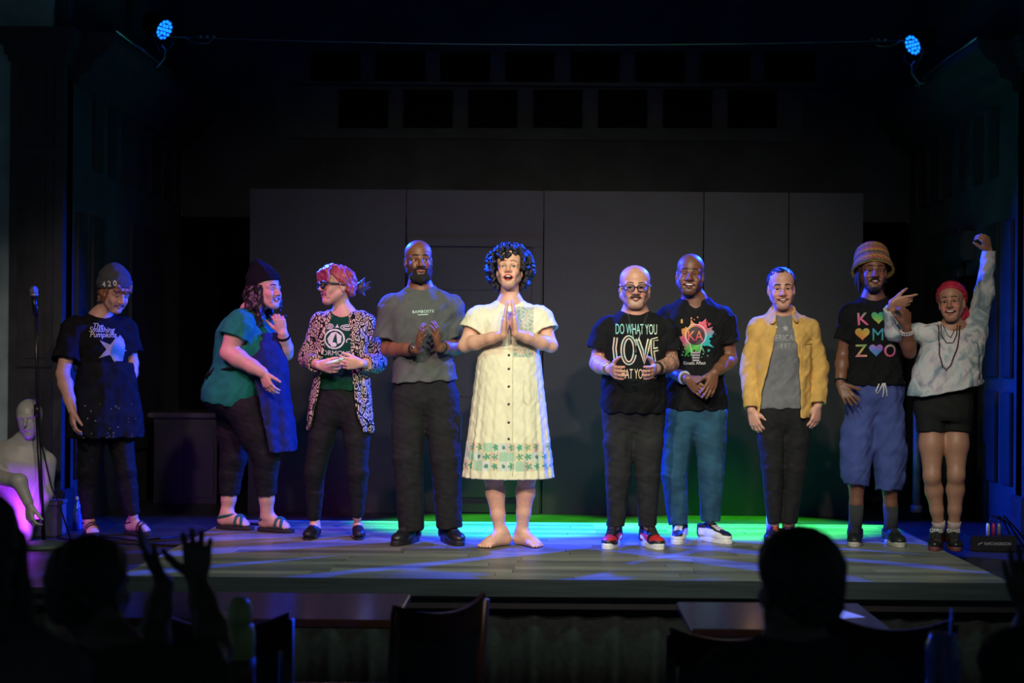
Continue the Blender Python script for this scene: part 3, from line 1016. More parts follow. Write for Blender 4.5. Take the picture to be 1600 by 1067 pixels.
        for q in (-1, 1):
            lt = 1.0 if op > 0 else 0.82
            K((0, 0.0885 - 0.002 * (op == 0), uz), (q * mw, 0.0765, mz + lift), 0.0055 * lt, 0.0035, 0.005)
            K((0, 0.0865 - 0.002 * (op == 0), lz), (q * mw, 0.0755, mz + lift - 0.002), 0.0065 * lt, 0.0035, 0.005)
            K((q * (mw + 0.008), 0.073, mz + lift + 0.012), (q * (mw + 0.004), 0.068, mz - 0.012), 0.009, 0.008, 0.014)
        if op > 0:
            E((0, 0.090, (uz + lz) / 2 + lift * 0.35), (mw * 0.86, 0.026, max(0.0035, (uz - lz) / 2 - 0.0012)), 0.003, 'sub')
        boxes.append((s.HC - 0.19 * hs, s.HC + 0.19 * hs, 0.0033))
        for hd in hands:
            a, b = hand_prims(f, *hd[0], **hd[1])
            boxes.append((a, b, 0.0034))
        if feet:
            for g, yw, sc in feet:
                foot_prims(f, g, yw, sc)
                boxes.append((np.asarray(g) - [0.2, 0.2, 0.03], np.asarray(g) + [0.2, 0.2, 0.46], 0.0048))
            f.half((0, 0, 0.0), (0, 0, -1), 0.004)
        # merge overlapping fine boxes
        merged = True
        while merged:
            merged = False
            for i in range(len(boxes)):
                for j in range(i + 1, len(boxes)):
                    (a0, b0, h0), (a1, b1, h1) = boxes[i], boxes[j]
                    if np.all(a0 < b1) and np.all(a1 < b0):
                        boxes[i] = (np.minimum(a0, a1), np.maximum(b0, b1), min(h0, h1)); boxes.pop(j)
                        merged = True; break
                if merged: break
        V, F = f.mesh(h)
        cen = V[F].mean(1)
        keep = np.ones(len(F), bool)
        for a, b, hh in boxes:
            keep &= ~np.all((cen > a + 0.004) & (cen < b - 0.004), axis=1)
        Vs, Fs, n = [V], [F[keep]], len(V)
        for a, b, hh in boxes:
            v, q = f.mesh(hh, a, b)
            Vs.append(v); Fs.append(q + n); n += len(v)
        V, F = np.concatenate(Vs), np.concatenate(Fs)
        used = np.zeros(len(V), bool); used[F.ravel()] = True
        re = np.cumsum(used) - 1
        V, F = V[used], re[F]
        # colours
        C = np.tile(np.array(skin, float), (len(V), 1))
        q = (V - s.HC) @ A.T / hs
        lipc = np.array(lips) if lips is not None else np.array(skin) * np.array([0.92, 0.62, 0.62])
        zc = mz - 0.0015 - 0.0055 * op + lift * 0.3
        e = (q[:, 0] / (mw + 0.003)) ** 2 + ((q[:, 2] - zc - lift * (np.abs(q[:, 0]) / mw) ** 2 * 0.7) / (0.0085 + 0.0070 * op)) ** 2
        m_ = (e < 1.0) & (q[:, 1] > 0.055)
        C[m_] = lipc
        if op > 0:
            e2 = (q[:, 0] / (mw * 0.9)) ** 2 + ((q[:, 2] - (uz + lz) / 2 - lift * 0.35) / max(0.0035, (uz - lz) / 2)) ** 2
            C[(e2 < 1.1) & (q[:, 1] > 0.03) & (q[:, 1] < 0.0815)] = (0.05, 0.008, 0.010)
        # cheeks a little redder
        ck = np.exp(-(((np.abs(q[:, 0]) - 0.040) / 0.018) ** 2 + ((q[:, 2] + 0.022) / 0.018) ** 2)) * (q[:, 1] > 0.03)
        ck = ck + np.exp(-((q[:, 0] / 0.012) ** 2 + ((q[:, 2] + 0.022) / 0.012) ** 2)) * (q[:, 1] > 0.09)
        C *= 1 + ck[:, None] * np.array([0.10, -0.16, -0.14])
        if stubble is not None:
            col_, top, amt = stubble
            z_ = q[:, 2]; x_ = np.abs(q[:, 0])
            line = top + 1.1 * np.clip(x_ - 0.03, 0, 1)
            b_ = np.clip((line - z_) / 0.008, 0, 1) * np.clip((q[:, 1] - 0.0) / 0.02, 0, 1) * np.clip((z_ + 0.125) / 0.01, 0, 1)
            b_ = b_ * (e > 1.0)
            spk = 0.75 + 0.25 * np.sin(V[:, 0] * 900) * np.sin(V[:, 2] * 1100)
            C = C * (1 - (b_ * amt * spk)[:, None]) + np.array(col_) * (b_ * amt * spk)[:, None]
        if tattoo is not None:
            for side, lo, hi in tattoo:
                sh, el, wr, r = s.arms[side]
                best = np.zeros(len(V))
                for a, b in ((sh, el), (el, wr)):
                    ab = b - a
                    t = np.clip(((V - a) @ ab) / (ab @ ab), 0, 1)
                    dist = np.linalg.norm(V - a - t[:, None] * ab, axis=1)
                    tot = t + (0 if a is sh else 1)
                    best = np.maximum(best, (dist < 0.062) * (tot > lo) * (tot < hi))
                p_ = np.sin(V[:, 0] * 190 + 3 * np.sin(V[:, 2] * 120)) * np.sin(V[:, 2] * 170 + 3 * np.sin(V[:, 0] * 140 + V[:, 1] * 90)) 
                ink = best * np.clip((p_ + 0.12) * 3.5, 0, 1) * 0.72
                C = C * (1 - ink[:, None]) + np.array((0.035, 0.04, 0.05)) * ink[:, None]
        s.body_o = mesh_obj('body', V, F, SKIN_M(), s.root, True, np.clip(C, 0, 1))
        s.bvh['body'] = BVHTree.FromPolygons(V.tolist(), F.tolist())
        s.lipz = (uz, lz, mw, lift, op)
        return s.body_o

    def onface(s, x, z, off=0.002, y0=0.25):
        o_, d_ = s.H(x, y0, z), -s.HA[1]
        hit = s.bvh['body'].ray_cast(Vector(o_), Vector(d_), 0.4)
        if hit[0] is None:
            return s.H(x, 0.08, z)
        return np.array(hit[0]) + s.HA[1] * off

    def face(s, brow=(0.02, 0.012, 0.008), iris=(0.04, 0.025, 0.015), browr=0.0036, teeth=True, bz=0.030, look=(0, 0), tooth=(0.75, 0.72, 0.66)):
        wd = s.HO.get('wide', 1.0)
        for q in (-1, 1):
            V, F = [], []
            mb = MB().sphere((0, 0, 0), 1.0, 18, 12)
            V = np.array(mb.V)
            c = np.array((q * 0.031 * wd, 0.0672, 0.003))
            g = nrm([look[0] + 0.02 * q, 1, look[1]])
            dots = V @ g
            C = np.tile((0.40, 0.38, 0.36), (len(V), 1))
            C[dots > 0.80] = iris
            C[dots > 0.94] = (0.008, 0.008, 0.008)
            P = s.HC + s.HS * ((c + V * 0.0128) @ s.HA)
            mesh_obj('eye', P, mb.F, mat('eye_surface', vcol=True, rough=0.12, var=0.02), s.root, True, C)
            pts = [s.onface(q * x * wd, bz + z, 0.0012) for x, z in ((0.012, -0.002), (0.021, 0.001), (0.031, 0.003), (0.041, 0.001), (0.050, -0.005))]
            MB().tube(pts, [browr * 0.8 * s.HS, browr * 1.1 * s.HS, browr * s.HS, browr * 0.9 * s.HS, browr * 0.4 * s.HS], 8).build('eyebrow', mat('hair_%d_%d' % (int(brow[0] * 999), int(brow[1] * 999)), brow, 0.6, var=0.3, vscale=300), s.root, True)
        uz, lz, mw, lift, op = s.lipz
        if op > 0 and teeth:
            mb = MB()
            n = 13
            V, F = [], []
            for i in range(n):
                x = (i / (n - 1) * 2 - 1) * mw * 0.82
                y = 0.0835 - 0.018 * (x / mw) ** 2
                zt = uz + 0.001 + lift * 0.8 * (x / mw) ** 2
                hgt = min(0.0085, (uz - lz) * 0.55)
                for yy in (y, y - 0.006):
                    V.append(s.H(x, yy, zt)); V.append(s.H(x, yy - 0.001, zt - hgt * (1 - 0.45 * (x / mw) ** 2)))
            for i in range(n - 1):
                a, b = 4 * i, 4 * i + 4
                F += [(a, b, b + 1, a + 1), (a + 2, a + 3, b + 3, b + 2), (a, a + 2, b + 2, b), (a + 1, b + 1, b + 3, a + 3)]
            F += [(0, 1, 3, 2), (4 * n - 4, 4 * n - 2, 4 * n - 1, 4 * n - 3)]
            mesh_obj('teeth', V, F, mat('teeth_enamel', tooth, 0.25, var=0.05), s.root, False)

    def garment(s, name, m, f, h=0.0065, noise=CLOTH_N, parent=None, bvh=True, cols=None):
        V, F = f.mesh(h, noise=noise)
        o = mesh_obj(name, V, F, m, parent or s.root, True, None if cols is None else cols(V))
        if bvh:
            s.bvh[name] = BVHTree.FromPolygons(V.tolist(), F.tolist())
        o['_v'] = 0
        del o['_v']
        return o

    def shirt(s, name, m, e=0.016, hem=-0.06, frac=0.62, sr=(0.068, 0.074), neck=0.066, fold=None, noise=CLOTH_N, h=0.0065, vneck=0.0, drop=0.0, st=None, full=False, hemcut=None, parts=None):
        f = Field()
        f.loft(s.pel, s.TA, st or s.st, 0.02, inf=e, t0=hem * s.TL, t1=1.03 * s.TL, fold=fold)
        for sd, (sh, el, wr, r) in s.arms.items():
            f.cone(s.nek - s.TA[2] * 0.012, lerp(s.nek, sh, 0.9) - s.TA[2] * 0.0, 0.052, 0.054 * r, 0.05)
            r0, r1 = sr[0] * r, sr[1] * r
            if full:
                f.chain([sh, el], [r0, r1], 0.03)
                e2 = lerp(el, wr, frac)
                f.ccone(el - nrm(e2 - el) * 0.0, e2, r1, sr[2] * r, 0.02)
                f.ell(el, r1, k=0.02)
                f.ccone(lerp(el, e2, 0.88), e2 + nrm(e2 - el) * 0.03, sr[2] * r - 0.013, sr[2] * r - 0.013, 0.003, 'sub')
            else:
                e2 = lerp(sh, el, frac)
                f.ell(sh, r0 * 0.98, k=0.04)
                f.ccone(sh, e2, r0, r1, 0.03)
                f.ccone(lerp(sh, e2, 0.72), e2 + nrm(el - sh) * 0.03, r1 - 0.015, r1 - 0.015, 0.003, 'sub')
        nb = s.nek
        f.ell(nb + s.TA[1] * (0.018) + s.TA[2] * (0.035 - drop), (neck, neck * 1.05, 0.055), s.TA, 0.014, 'sub')
        if vneck:
            f.cone(nb + s.TA[1] * 0.1, nb + s.TA[1] * 0.14 - s.TA[2] * vneck, 0.05, 0.008, 0.006, 'sub')
        f.loft(s.pel, s.TA, st or s.st, 0.004, 'sub', inf=e - 0.016, t0=(hem - 0.05) * s.TL, t1=(hem + 0.03) * s.TL, fold=fold)
        if hemcut:
            for p, n in hemcut:
                f.half(p, n, 0.004)
        if parts:
            parts(f)
        return s.garment(name, m, f, h, noise)

    def pants(s, name, m, r0=0.098, r1=0.075, r2=0.068, top=0.14, e=0.004, end=1.0, noise=PANT_N, h=0.0075, mid=None, fold=None):
        f = Field()
        f.loft(s.pel, s.TA, s.st, 0.02, inf=e, t0=-0.2 * s.TL, t1=top * s.TL)
        dn = np.array([0, 0, -0.045])
        f.cone(s.legs['a'][0] + dn, s.legs['b'][0] + dn, r0 * .85, r0 * .85, 0.03)
        for sd, (hp, kn, an, r) in s.legs.items():
            f.cone(hp, lerp(hp, kn, .5), r0 * r, (r0 * .55 + r1 * .45) * r, 0.03)
            f.cone(lerp(hp, kn, .5), kn, (r0 * .55 + r1 * .45) * r, r1 * r, 0.02)
            e2 = lerp(kn, an, end)
            if mid:
                m2 = lerp(kn, e2, 0.4) - s.TA[1] * 0.008
                f.cone(kn, m2, r1 * r, mid * r, 0.02)
                f.ccone(m2, e2, mid * r, r2 * r, 0.012)
            else:
                f.ccone(kn, e2, r1 * r, r2 * r, 0.012)
            f.ccone(lerp(kn, e2, 0.9), e2 + nrm(e2 - kn) * 0.03, r2 * r - 0.015, r2 * r - 0.015, 0.003, 'sub')
        return s.garment(name, m, f, h, noise)

    # shoes ------------------------------------------------------------
    def shoe(s, g, yaw, upcol, solecol=(0.5, 0.5, 0.5), size=1.0, high=0.085, soleh=0.026, lace=None, low=False, tongue=None, rough=0.5):
        A = frame(yaw)
        g = np.asarray(g, float)
        L = lambda x, y, z: g + size * (A[0] * x + A[1] * y + A[2] * z)
        f = Field()
        E = lambda c, r_, k=0.02: f.ell(L(*c), np.array(r_) * size, A, k)
        E((0.002, 0.125, 0.036), (0.045, 0.072, 0.036))
        E((0, 0.045, 0.046), (0.040, 0.085, 0.046))
        E((0, -0.030, 0.045), (0.036, 0.045, 0.048))
        if not low:
            f.ccone(L(0, -0.022, 0.04), L(0, -0.028, high), 0.041 * size, 0.044 * size, 0.03)
            f.cone(L(0, 0.095, 0.062), L(0, 0.012, high + 0.008), 0.020 * size, 0.026 * size, 0.02, flat=(A[1] * 0.5 + A[2], 0.55))
            f.ccone(L(0, -0.027, high - 0.022), L(0, -0.027, high + 0.03), 0.036 * size, 0.037 * size, 0.004, 'sub')
        else:
            f.ell(L(0, 0.0, 0.085), np.array((0.030, 0.062, 0.040)) * size, A, 0.008, 'sub')
        f.half(L(0, 0, soleh * 0.7), -A[2], 0.002)
        V, F = f.mesh(0.0042)
        q = (V - g) @ A.T / size
        o = mesh_obj('shoe', V, F, mat('shoe_upper_%d' % int(rough * 10), vcol=True, rough=rough, var=0.12, bump=0.1, bscale=300), s.root, True, np.array([upcol(*p) for p in q]))
        n = 32
        ring = []
        for i in range(n):
            th = 2 * math.pi * i / n
            y = 0.060 + 0.141 * math.sin(th)
            w = 0.041 * (1 + 0.16 * math.sin(th)) * (abs(math.cos(th)) ** 0.75) * (1 if math.cos(th) > 0 else -1)
            ring.append((w, y))
        mb = MB()
        lev = [(0.96, 0.0), (1.02, 0.004), (1.03, soleh * 0.8), (0.98, soleh)]
        Vv = [L(x * k_, 0.06 + (y - 0.06) * (1 + (k_ - 1) * .4), z) for k_, z in lev for x, y in ring]
        Ff = [(a * n + i, a * n + (i + 1) % n, (a + 1) * n + (i + 1) % n, (a + 1) * n + i) for a in range(3) for i in range(n)]
        Ff += [tuple(range(n))[::-1], tuple(3 * n + i for i in range(n))]
        mb._add(Vv, Ff)
        mb.build('sole', mat('sole_%d_%d_%d' % tuple(int(c * 99) for c in solecol), solecol, 0.6, var=0.12), o, False)
        if lace is not None:
            bv = BVHTree.FromPolygons(V.tolist(), F.tolist())
            mb = MB()
            for i in range(5):
                y = 0.035 + 0.020 * i
                for sg in (-1, 1):
                    pts = []
                    for t in np.linspace(-1, 1, 7):
                        h_ = bv.ray_cast(Vector(L(t * 0.022, y + sg * t * 0.007, 0.3)), Vector(-A[2]), 0.5)
                        if h_[0] is not None:
                            pts.append(np.array(h_[0]) + A[2] * 0.002)
                    if len(pts) > 3:
                        mb.tube(pts, 0.0036 * size, 6)
            mb.build('shoelace', mat('lace_%d_%d' % (int(lace[0] * 99), int(lace[1] * 99)), lace, 0.8), o, True)
        return o

    def sandal(s, g, yaw, straps, solecol=(0.015, 0.013, 0.012), strapcol=(0.03, 0.012, 0.01), size=1.0):
        A = frame(yaw); g = np.asarray(g, float)
        L = lambda x, y, z: g + size * (A[0] * x + A[1] * y + A[2] * z)
        n = 32
        ring = [(0.045 * (1 + 0.15 * math.sin(t)) * (abs(math.cos(t)) ** 0.75) * (1 if math.cos(t) > 0 else -1), 0.052 + 0.135 * math.sin(t)) for t in [2 * math.pi * i / n for i in range(n)]]
        V = [L(x * k_, y, z) for k_, z in ((0.97, -0.020), (1.03, -0.016), (1.03, -0.003), (1.0, 0.002)) for x, y in ring]
        F = [(a * n + i, a * n + (i + 1) % n, (a + 1) * n + (i + 1) % n, (a + 1) * n + i) for a in range(3) for i in range(n)]
        F += [tuple(range(n))[::-1], tuple(3 * n + i for i in range(n))]
        mb = MB()._add(V, F)
        o = mb.build('sandal', mat('sandal_sole', solecol, 0.7), s.root)
        for (y0, y1, hgt, wdt) in straps:
            if hgt:
                pts = [L(.041 * math.sin(t), -.022 + .043 * math.cos(t) + .030 * max(0, math.cos(t)), hgt * .62 + .012 * math.cos(t)) for t in np.linspace(0, 2 * math.pi, 22)]
                MB().tube(pts, wdt * .8 * size, 8).build('strap', mat('strap_%d_%d' % (int(strapcol[0] * 999), int(strapcol[1] * 999)), strapcol, 0.7), o, True)
                continue
            pts = []
            for t in np.linspace(-1, 1, 15):
                ysurf = y0 + (y1 - y0) * (t + 1) / 2
                h_ = s.bvh['body'].ray_cast(Vector(L(0.041 * t, ysurf, 0.10)), Vector(-A[2]), 0.11)
                z = (0.0 if h_[0] is None else max(0.0, (np.array(h_[0]) - g) @ A[2] / size)) if abs(t) < 0.9 else 0.0
                if hgt: z = hgt * math.sqrt(max(0.0, 1 - t * t))
                pts.append(L(0.043 * t, ysurf, z + 0.0035))
            MB().tube(pts, wdt * size, 8).build('strap', mat('strap_%d_%d' % (int(strapcol[0] * 999), int(strapcol[1] * 999)), strapcol, 0.7), o, True)
        return o

    # prints -----------------------------------------------------------
    def print2d(s, target, polys, org, u, v, n, col, name='print', off=0.0022, parent=None, maxe=0.016, m=None):
        """polys: (verts2d, faces) laid flat and wrapped on the target along -n"""
        V2, F2 = polys
        bm = bmesh.new()
        vs = [bm.verts.new((float(a), float(b), 0)) for a, b in V2]
        for fc in F2:
            try: bm.faces.new([vs[i] for i in fc])
            except ValueError: pass
        bmesh.ops.triangulate(bm, faces=bm.faces[:])
        for _ in range(5):
            ed = [e_ for e_ in bm.edges if e_.calc_length() > maxe]
            if not ed: break
            bmesh.ops.subdivide_edges(bm, edges=ed, cuts=1, use_grid_fill=False)
            bmesh.ops.triangulate(bm, faces=[f_ for f_ in bm.faces if len(f_.verts) > 3])
        bm.verts.index_update()
        ab = [(w_.co.x, w_.co.y) for w_ in bm.verts]
        faces = [[w_.index for w_ in f_.verts] for f_ in bm.faces]
        bm.free()
        org, u, v, n = map(lambda q: np.asarray(q, float), (org, u, v, n))
        bv = s.bvh[target]
        P, ok = [], []
        for a, b in ab:
            base = org + u * a + v * b
            h_ = bv.ray_cast(Vector(base + n * 0.35), Vector(-n), 0.7)
            ok.append(h_[0] is not None)
            P.append(np.array(h_[0]) + n * off if h_[0] is not None else base)
        faces = [f_ for f_ in faces if all(ok[i] for i in f_)]
        C = np.array([col(a, b) for a, b in ab]) if callable(col) else np.tile(col, (len(ab), 1))
        if not faces: return None
        return mesh_obj(name, P, faces, m or PAINT_M(), parent, True, C)


_FONT = {}


def text2d(txt, size=0.03, sx=1.0, bold=0.0, shear=0.0, spacing=1.0):
    cu = bpy.data.curves.new('lettering', 'FONT')
    cu.body = txt; cu.size = 1.0; cu.align_x = 'CENTER'; cu.align_y = 'CENTER'
    cu.offset = bold; cu.shear = shear; cu.space_character = spacing
    cu.resolution_u = 3
    ob = bpy.data.objects.new('lettering', cu)
    COL.objects.link(ob)
    bpy.context.view_layer.update()
    dg = bpy.context.evaluated_depsgraph_get()
    me = bpy.data.meshes.new_from_object(ob.evaluated_get(dg))
    V = [(v.co.x * size * sx, v.co.y * size) for v in me.vertices]
    F = [list(p.vertices) for p in me.polygons]
    bpy.data.objects.remove(ob); bpy.data.curves.remove(cu); bpy.data.meshes.remove(me)
    # centre vertically on the ink
    ys = [b for a, b in V]; cy = (min(ys) + max(ys)) / 2
    return [(a, b - cy) for a, b in V], F


def ribbon(pts, w, closed=False):
    pts = [np.asarray(p, float) for p in pts]
    n = len(pts)
    V, F = [], []
    ws = [w] * n if np.isscalar(w) else w
    for i in range(n):
        a = pts[(i - 1) % n] if (closed or i > 0) else pts[i]
        b = pts[(i + 1) % n] if (closed or i < n - 1) else pts[i]
        t = b - a; t = t / (np.linalg.norm(t) + 1e-9)
        q = np.array([-t[1], t[0]])
        V += [pts[i] + q * ws[i] / 2, pts[i] - q * ws[i] / 2]
    for i in range(n if closed else n - 1):
        j = (i + 1) % n
        F.append((2 * i, 2 * i + 1, 2 * j + 1, 2 * j))
    return V, F


def join2d(*ps):
    V, F = [], []
    for v, f in ps:
        n = len(V); V += list(v); F += [[i + n for i in q] for q in f]
    return V, F


def move2d(p, dx, dy, s=1.0, rot=0.0):
    c, q = math.cos(rot), math.sin(rot)
    return [((a * c - b * q) * s + dx, (a * q + b * c) * s + dy) for a, b in p[0]], p[1]


def fan2d(pts, c=None):
    c = np.mean(pts, 0) if c is None else c
    n = len(pts)
    return [tuple(c)] + [tuple(p) for p in pts], [(0, i + 1, (i + 1) % n + 1) for i in range(n)]


def ellipse2d(cx, cy, rx, ry, n=24):
    return fan2d([(cx + rx * math.cos(2 * math.pi * i / n), cy + ry * math.sin(2 * math.pi * i / n)) for i in range(n)])


def heart2d(s):
    pts = []
    for i in range(28):
        t = 2 * math.pi * i / 28
        pts.append((s * 16 * math.sin(t) ** 3 / 34, s * (13 * math.cos(t) - 5 * math.cos(2 * t) - 2 * math.cos(3 * t) - math.cos(4 * t) + 2.5) / 34))
    return fan2d(pts, (0, -0.0))


def star2d(r0, r1, n=5, ph=0.0):
    return fan2d([((r0 if i % 2 == 0 else r1) * math.sin(math.pi * i / n + ph), (r0 if i % 2 == 0 else r1) * math.cos(math.pi * i / n + ph)) for i in range(2 * n)], (0, 0))


def arc2d(cx, cy, rx, ry, a0, a1, n=14):
    return [(cx + rx * math.cos(R(a0 + (a1 - a0) * i / (n - 1))), cy + ry * math.sin(R(a0 + (a1 - a0) * i / (n - 1)))) for i in range(n)]


def ramp(cols, x):
    x = min(max(x, 0), 0.9999) * (len(cols) - 1)
    i = int(x)
    return lerp(cols[i], cols[i + 1], x - i)


def band_ring(P, side, seg, t, m, name='wristband', w=0.012, extra=0.004, parent=None):
    """a band around an arm: seg 0 upper arm, 1 forearm"""
    sh, el, wr, r = P.arms[side]
    a, b = (sh, el) if seg == 0 else (el, wr)
    c = lerp(a, b, t); ax = nrm(b - a)
    rad = (0.043 + (0.0265 - 0.043) * max(0, (t - .28) / .72)) * r + extra
    u = nrm(np.cross(ax, [0.3, 0.2, 0.9])); v = np.cross(ax, u)
    return MB().lathe([(rad, -w / 2), (rad + 0.003, -w / 3), (rad + 0.003, w / 3), (rad, w / 2)], c, 24, np.array([u, v, ax])).build(name, m, parent or P.root, True)
# ---------------------------------------------------------------- pattern materials
def ramp_mat(name, stops, scale=8.0, kind='NOISE', rough=0.85, distort=0.0, interp='LINEAR', stretch=(1, 1, 1)):
    m = bpy.data.materials.new(name); m.use_nodes = True
    nt = m.node_tree; b = nt.nodes['Principled BSDF']
    b.inputs['Roughness'].default_value = rough
    b.inputs['Specular IOR Level'].default_value = 0.2
    tc = nt.nodes.new('ShaderNodeTexCoord'); mp = nt.nodes.new('ShaderNodeMapping')
    mp.inputs['Scale'].default_value = stretch
    nt.links.new(tc.outputs['Object'], mp.inputs[0])
    if kind == 'NOISE':
        t = nt.nodes.new('ShaderNodeTexNoise'); t.inputs['Scale'].default_value = scale; t.inputs['Detail'].default_value = 5
        t.inputs['Distortion'].default_value = distort; out = t.outputs[0]
        nt.links.new(mp.outputs[0], t.inputs['Vector'])
    else:
        n0 = nt.nodes.new('ShaderNodeTexNoise'); n0.inputs['Scale'].default_value = scale * 0.7; n0.inputs['Detail'].default_value = 1
        nt.links.new(mp.outputs[0], n0.inputs['Vector'])
        ad = nt.nodes.new('ShaderNodeVectorMath'); ad.operation = 'MULTIPLY_ADD'
        ad.inputs[1].default_value = (distort,) * 3
        nt.links.new(n0.outputs[1], ad.inputs[0]); nt.links.new(mp.outputs[0], ad.inputs[2])
        t = nt.nodes.new('ShaderNodeTexVoronoi'); t.feature = 'DISTANCE_TO_EDGE'; t.inputs['Scale'].default_value = scale
        nt.links.new(ad.outputs[0], t.inputs['Vector']); out = t.outputs[0]
    cr = nt.nodes.new('ShaderNodeValToRGB'); cr.color_ramp.interpolation = interp
    els = cr.color_ramp.elements
    while len(els) < len(stops): els.new(0.5)
    for e, (p, c) in zip(els, stops):
        e.position = p; e.color = (*c, 1)
    nt.links.new(out, cr.inputs[0]); nt.links.new(cr.outputs[0], b.inputs['Base Color'])
    return m


BLACK = lambda: mat('black_cotton', (0.008, 0.0085, 0.010), 0.9, var=0.25, vscale=25, bump=0.15, bscale=260, spec=0.15)
LEGGING = lambda: mat('black_leggings', (0.0065, 0.0072, 0.008), 0.8, var=0.2, bump=0.1, bscale=300, spec=0.25)


def solid(c):
    return lambda x, y, z: c


def hair_cap(P, name, m, inf=0.010, line=0.045, back=-0.10, noise=None, extra=None, h=0.0042, front=0.075, temple=0.0):
    """hair over the skull: keeps above a hairline that drops behind the ears"""
    f = Field()
    hs, A = P.HS, P.HA
    wd = P.HO.get('wide', 1.0)
    f.ell(P.H(0, -0.014, 0.036), np.array((0.076 * wd + inf, 0.096 + inf, 0.081 + inf)) * hs, A, 0.02)
    f.ell(P.H(0, -0.045, -0.03), np.array((0.066 * wd + inf * .6, 0.055 + inf, 0.075)) * hs, A, 0.03)
    # face cut-out
    f.half(P.H(0, 0.02, line), -A[2] * 0.8 + A[1] * 0.75, 0.008)
    f.half(P.H(0, 0, back), -A[2], 0.01)
    for q in (-1, 1):
        f.ell(P.H(q * 0.084, 0.0, -0.02), np.array((0.03, 0.028, 0.034)) * hs, A, 0.008, 'sub')
        if temple:
            f.ell(P.H(q * 0.045, 0.075, 0.075), np.array((0.028, 0.05, 0.03)) * hs * temple, A, 0.01, 'sub')
    if extra: extra(f)
    return P.garment(name, m, f, h, noise or [(0.002, (160, 60, 40), 0.3), (0.0015, (90, -120, 60), 1.0)])


def beanie(P, m, st, tilt=14, rim=0.030, z0=0.03, slouch=(0, 0), cap_m=None):
    A0 = P.HA
    t = R(tilt)
    U = nrm(A0[2] * math.cos(t) - A0[1] * math.sin(t)); F = nrm(A0[1] * math.cos(t) + A0[2] * math.sin(t))
    A = np.array([A0[0], F, U])
    hs = P.HS
    O = P.H(0, -0.010, z0)
    f = Field()
    f.loft(O, A, [(a * hs, w * hs, d * hs, b * hs) for a, w, d, b in st], 0.01, n=2.0)
    if slouch[0]:
        f.ell(O + U * st[-1][0] * 0.75 * hs + A0[1] * slouch[0] + A0[0] * slouch[1], 0.045 * hs, k=0.03)
    o = P.garment('beanie', m, f, 0.0045, [(0.0025, (60, 30, 50), 0.4), (0.0015, (30, 90, -60), 2.0)])
    f2 = Field()
    st2 = [(a * hs, (w + 0.006) * hs, (d + 0.006) * hs, (b + 0.006) * hs) for a, w, d, b in st]
    f2.loft(O, A, st2, 0.01, n=2.0, t0=st2[0][0], t1=st2[0][0] + rim)
    c = P.garment('cuff', m, f2, 0.0045, [(0.001, (60, 30, 50), 0.4)], parent=o)
    return o, A, O


def chain_necklace(P, target, pts2d, org, u, v, n, r, m, name='necklace', beads=False, step=0.012):
    pts = [np.asarray(p) for p in pts2d]
    dense = []
    for i in range(len(pts) - 1):
        k = max(2, int(np.linalg.norm(pts[i + 1] - pts[i]) / (step * 0.5)))
        dense += [lerp(pts[i], pts[i + 1], j / k) for j in range(k)]
    dense.append(pts[-1])
    P3 = []
    for a, b in dense:
        base = org + u * a + v * b
        best = None
        for tg in target:
            h_ = P.bvh[tg].ray_cast(Vector(base + n * 0.35), Vector(-n), 0.7)
            if h_[0] is not None:
                q = np.array(h_[0])
                if best is None or (q - best) @ n > 0: best = q
        if best is not None: P3.append(best + n * (r + 0.001))
    mb = MB()
    if beads:
        for q in P3[::2]: mb.sphere(q, r, 8, 6)
    else:
        mb.tube(P3, r, 6)
    return mb.build(name, m, P.root, True)


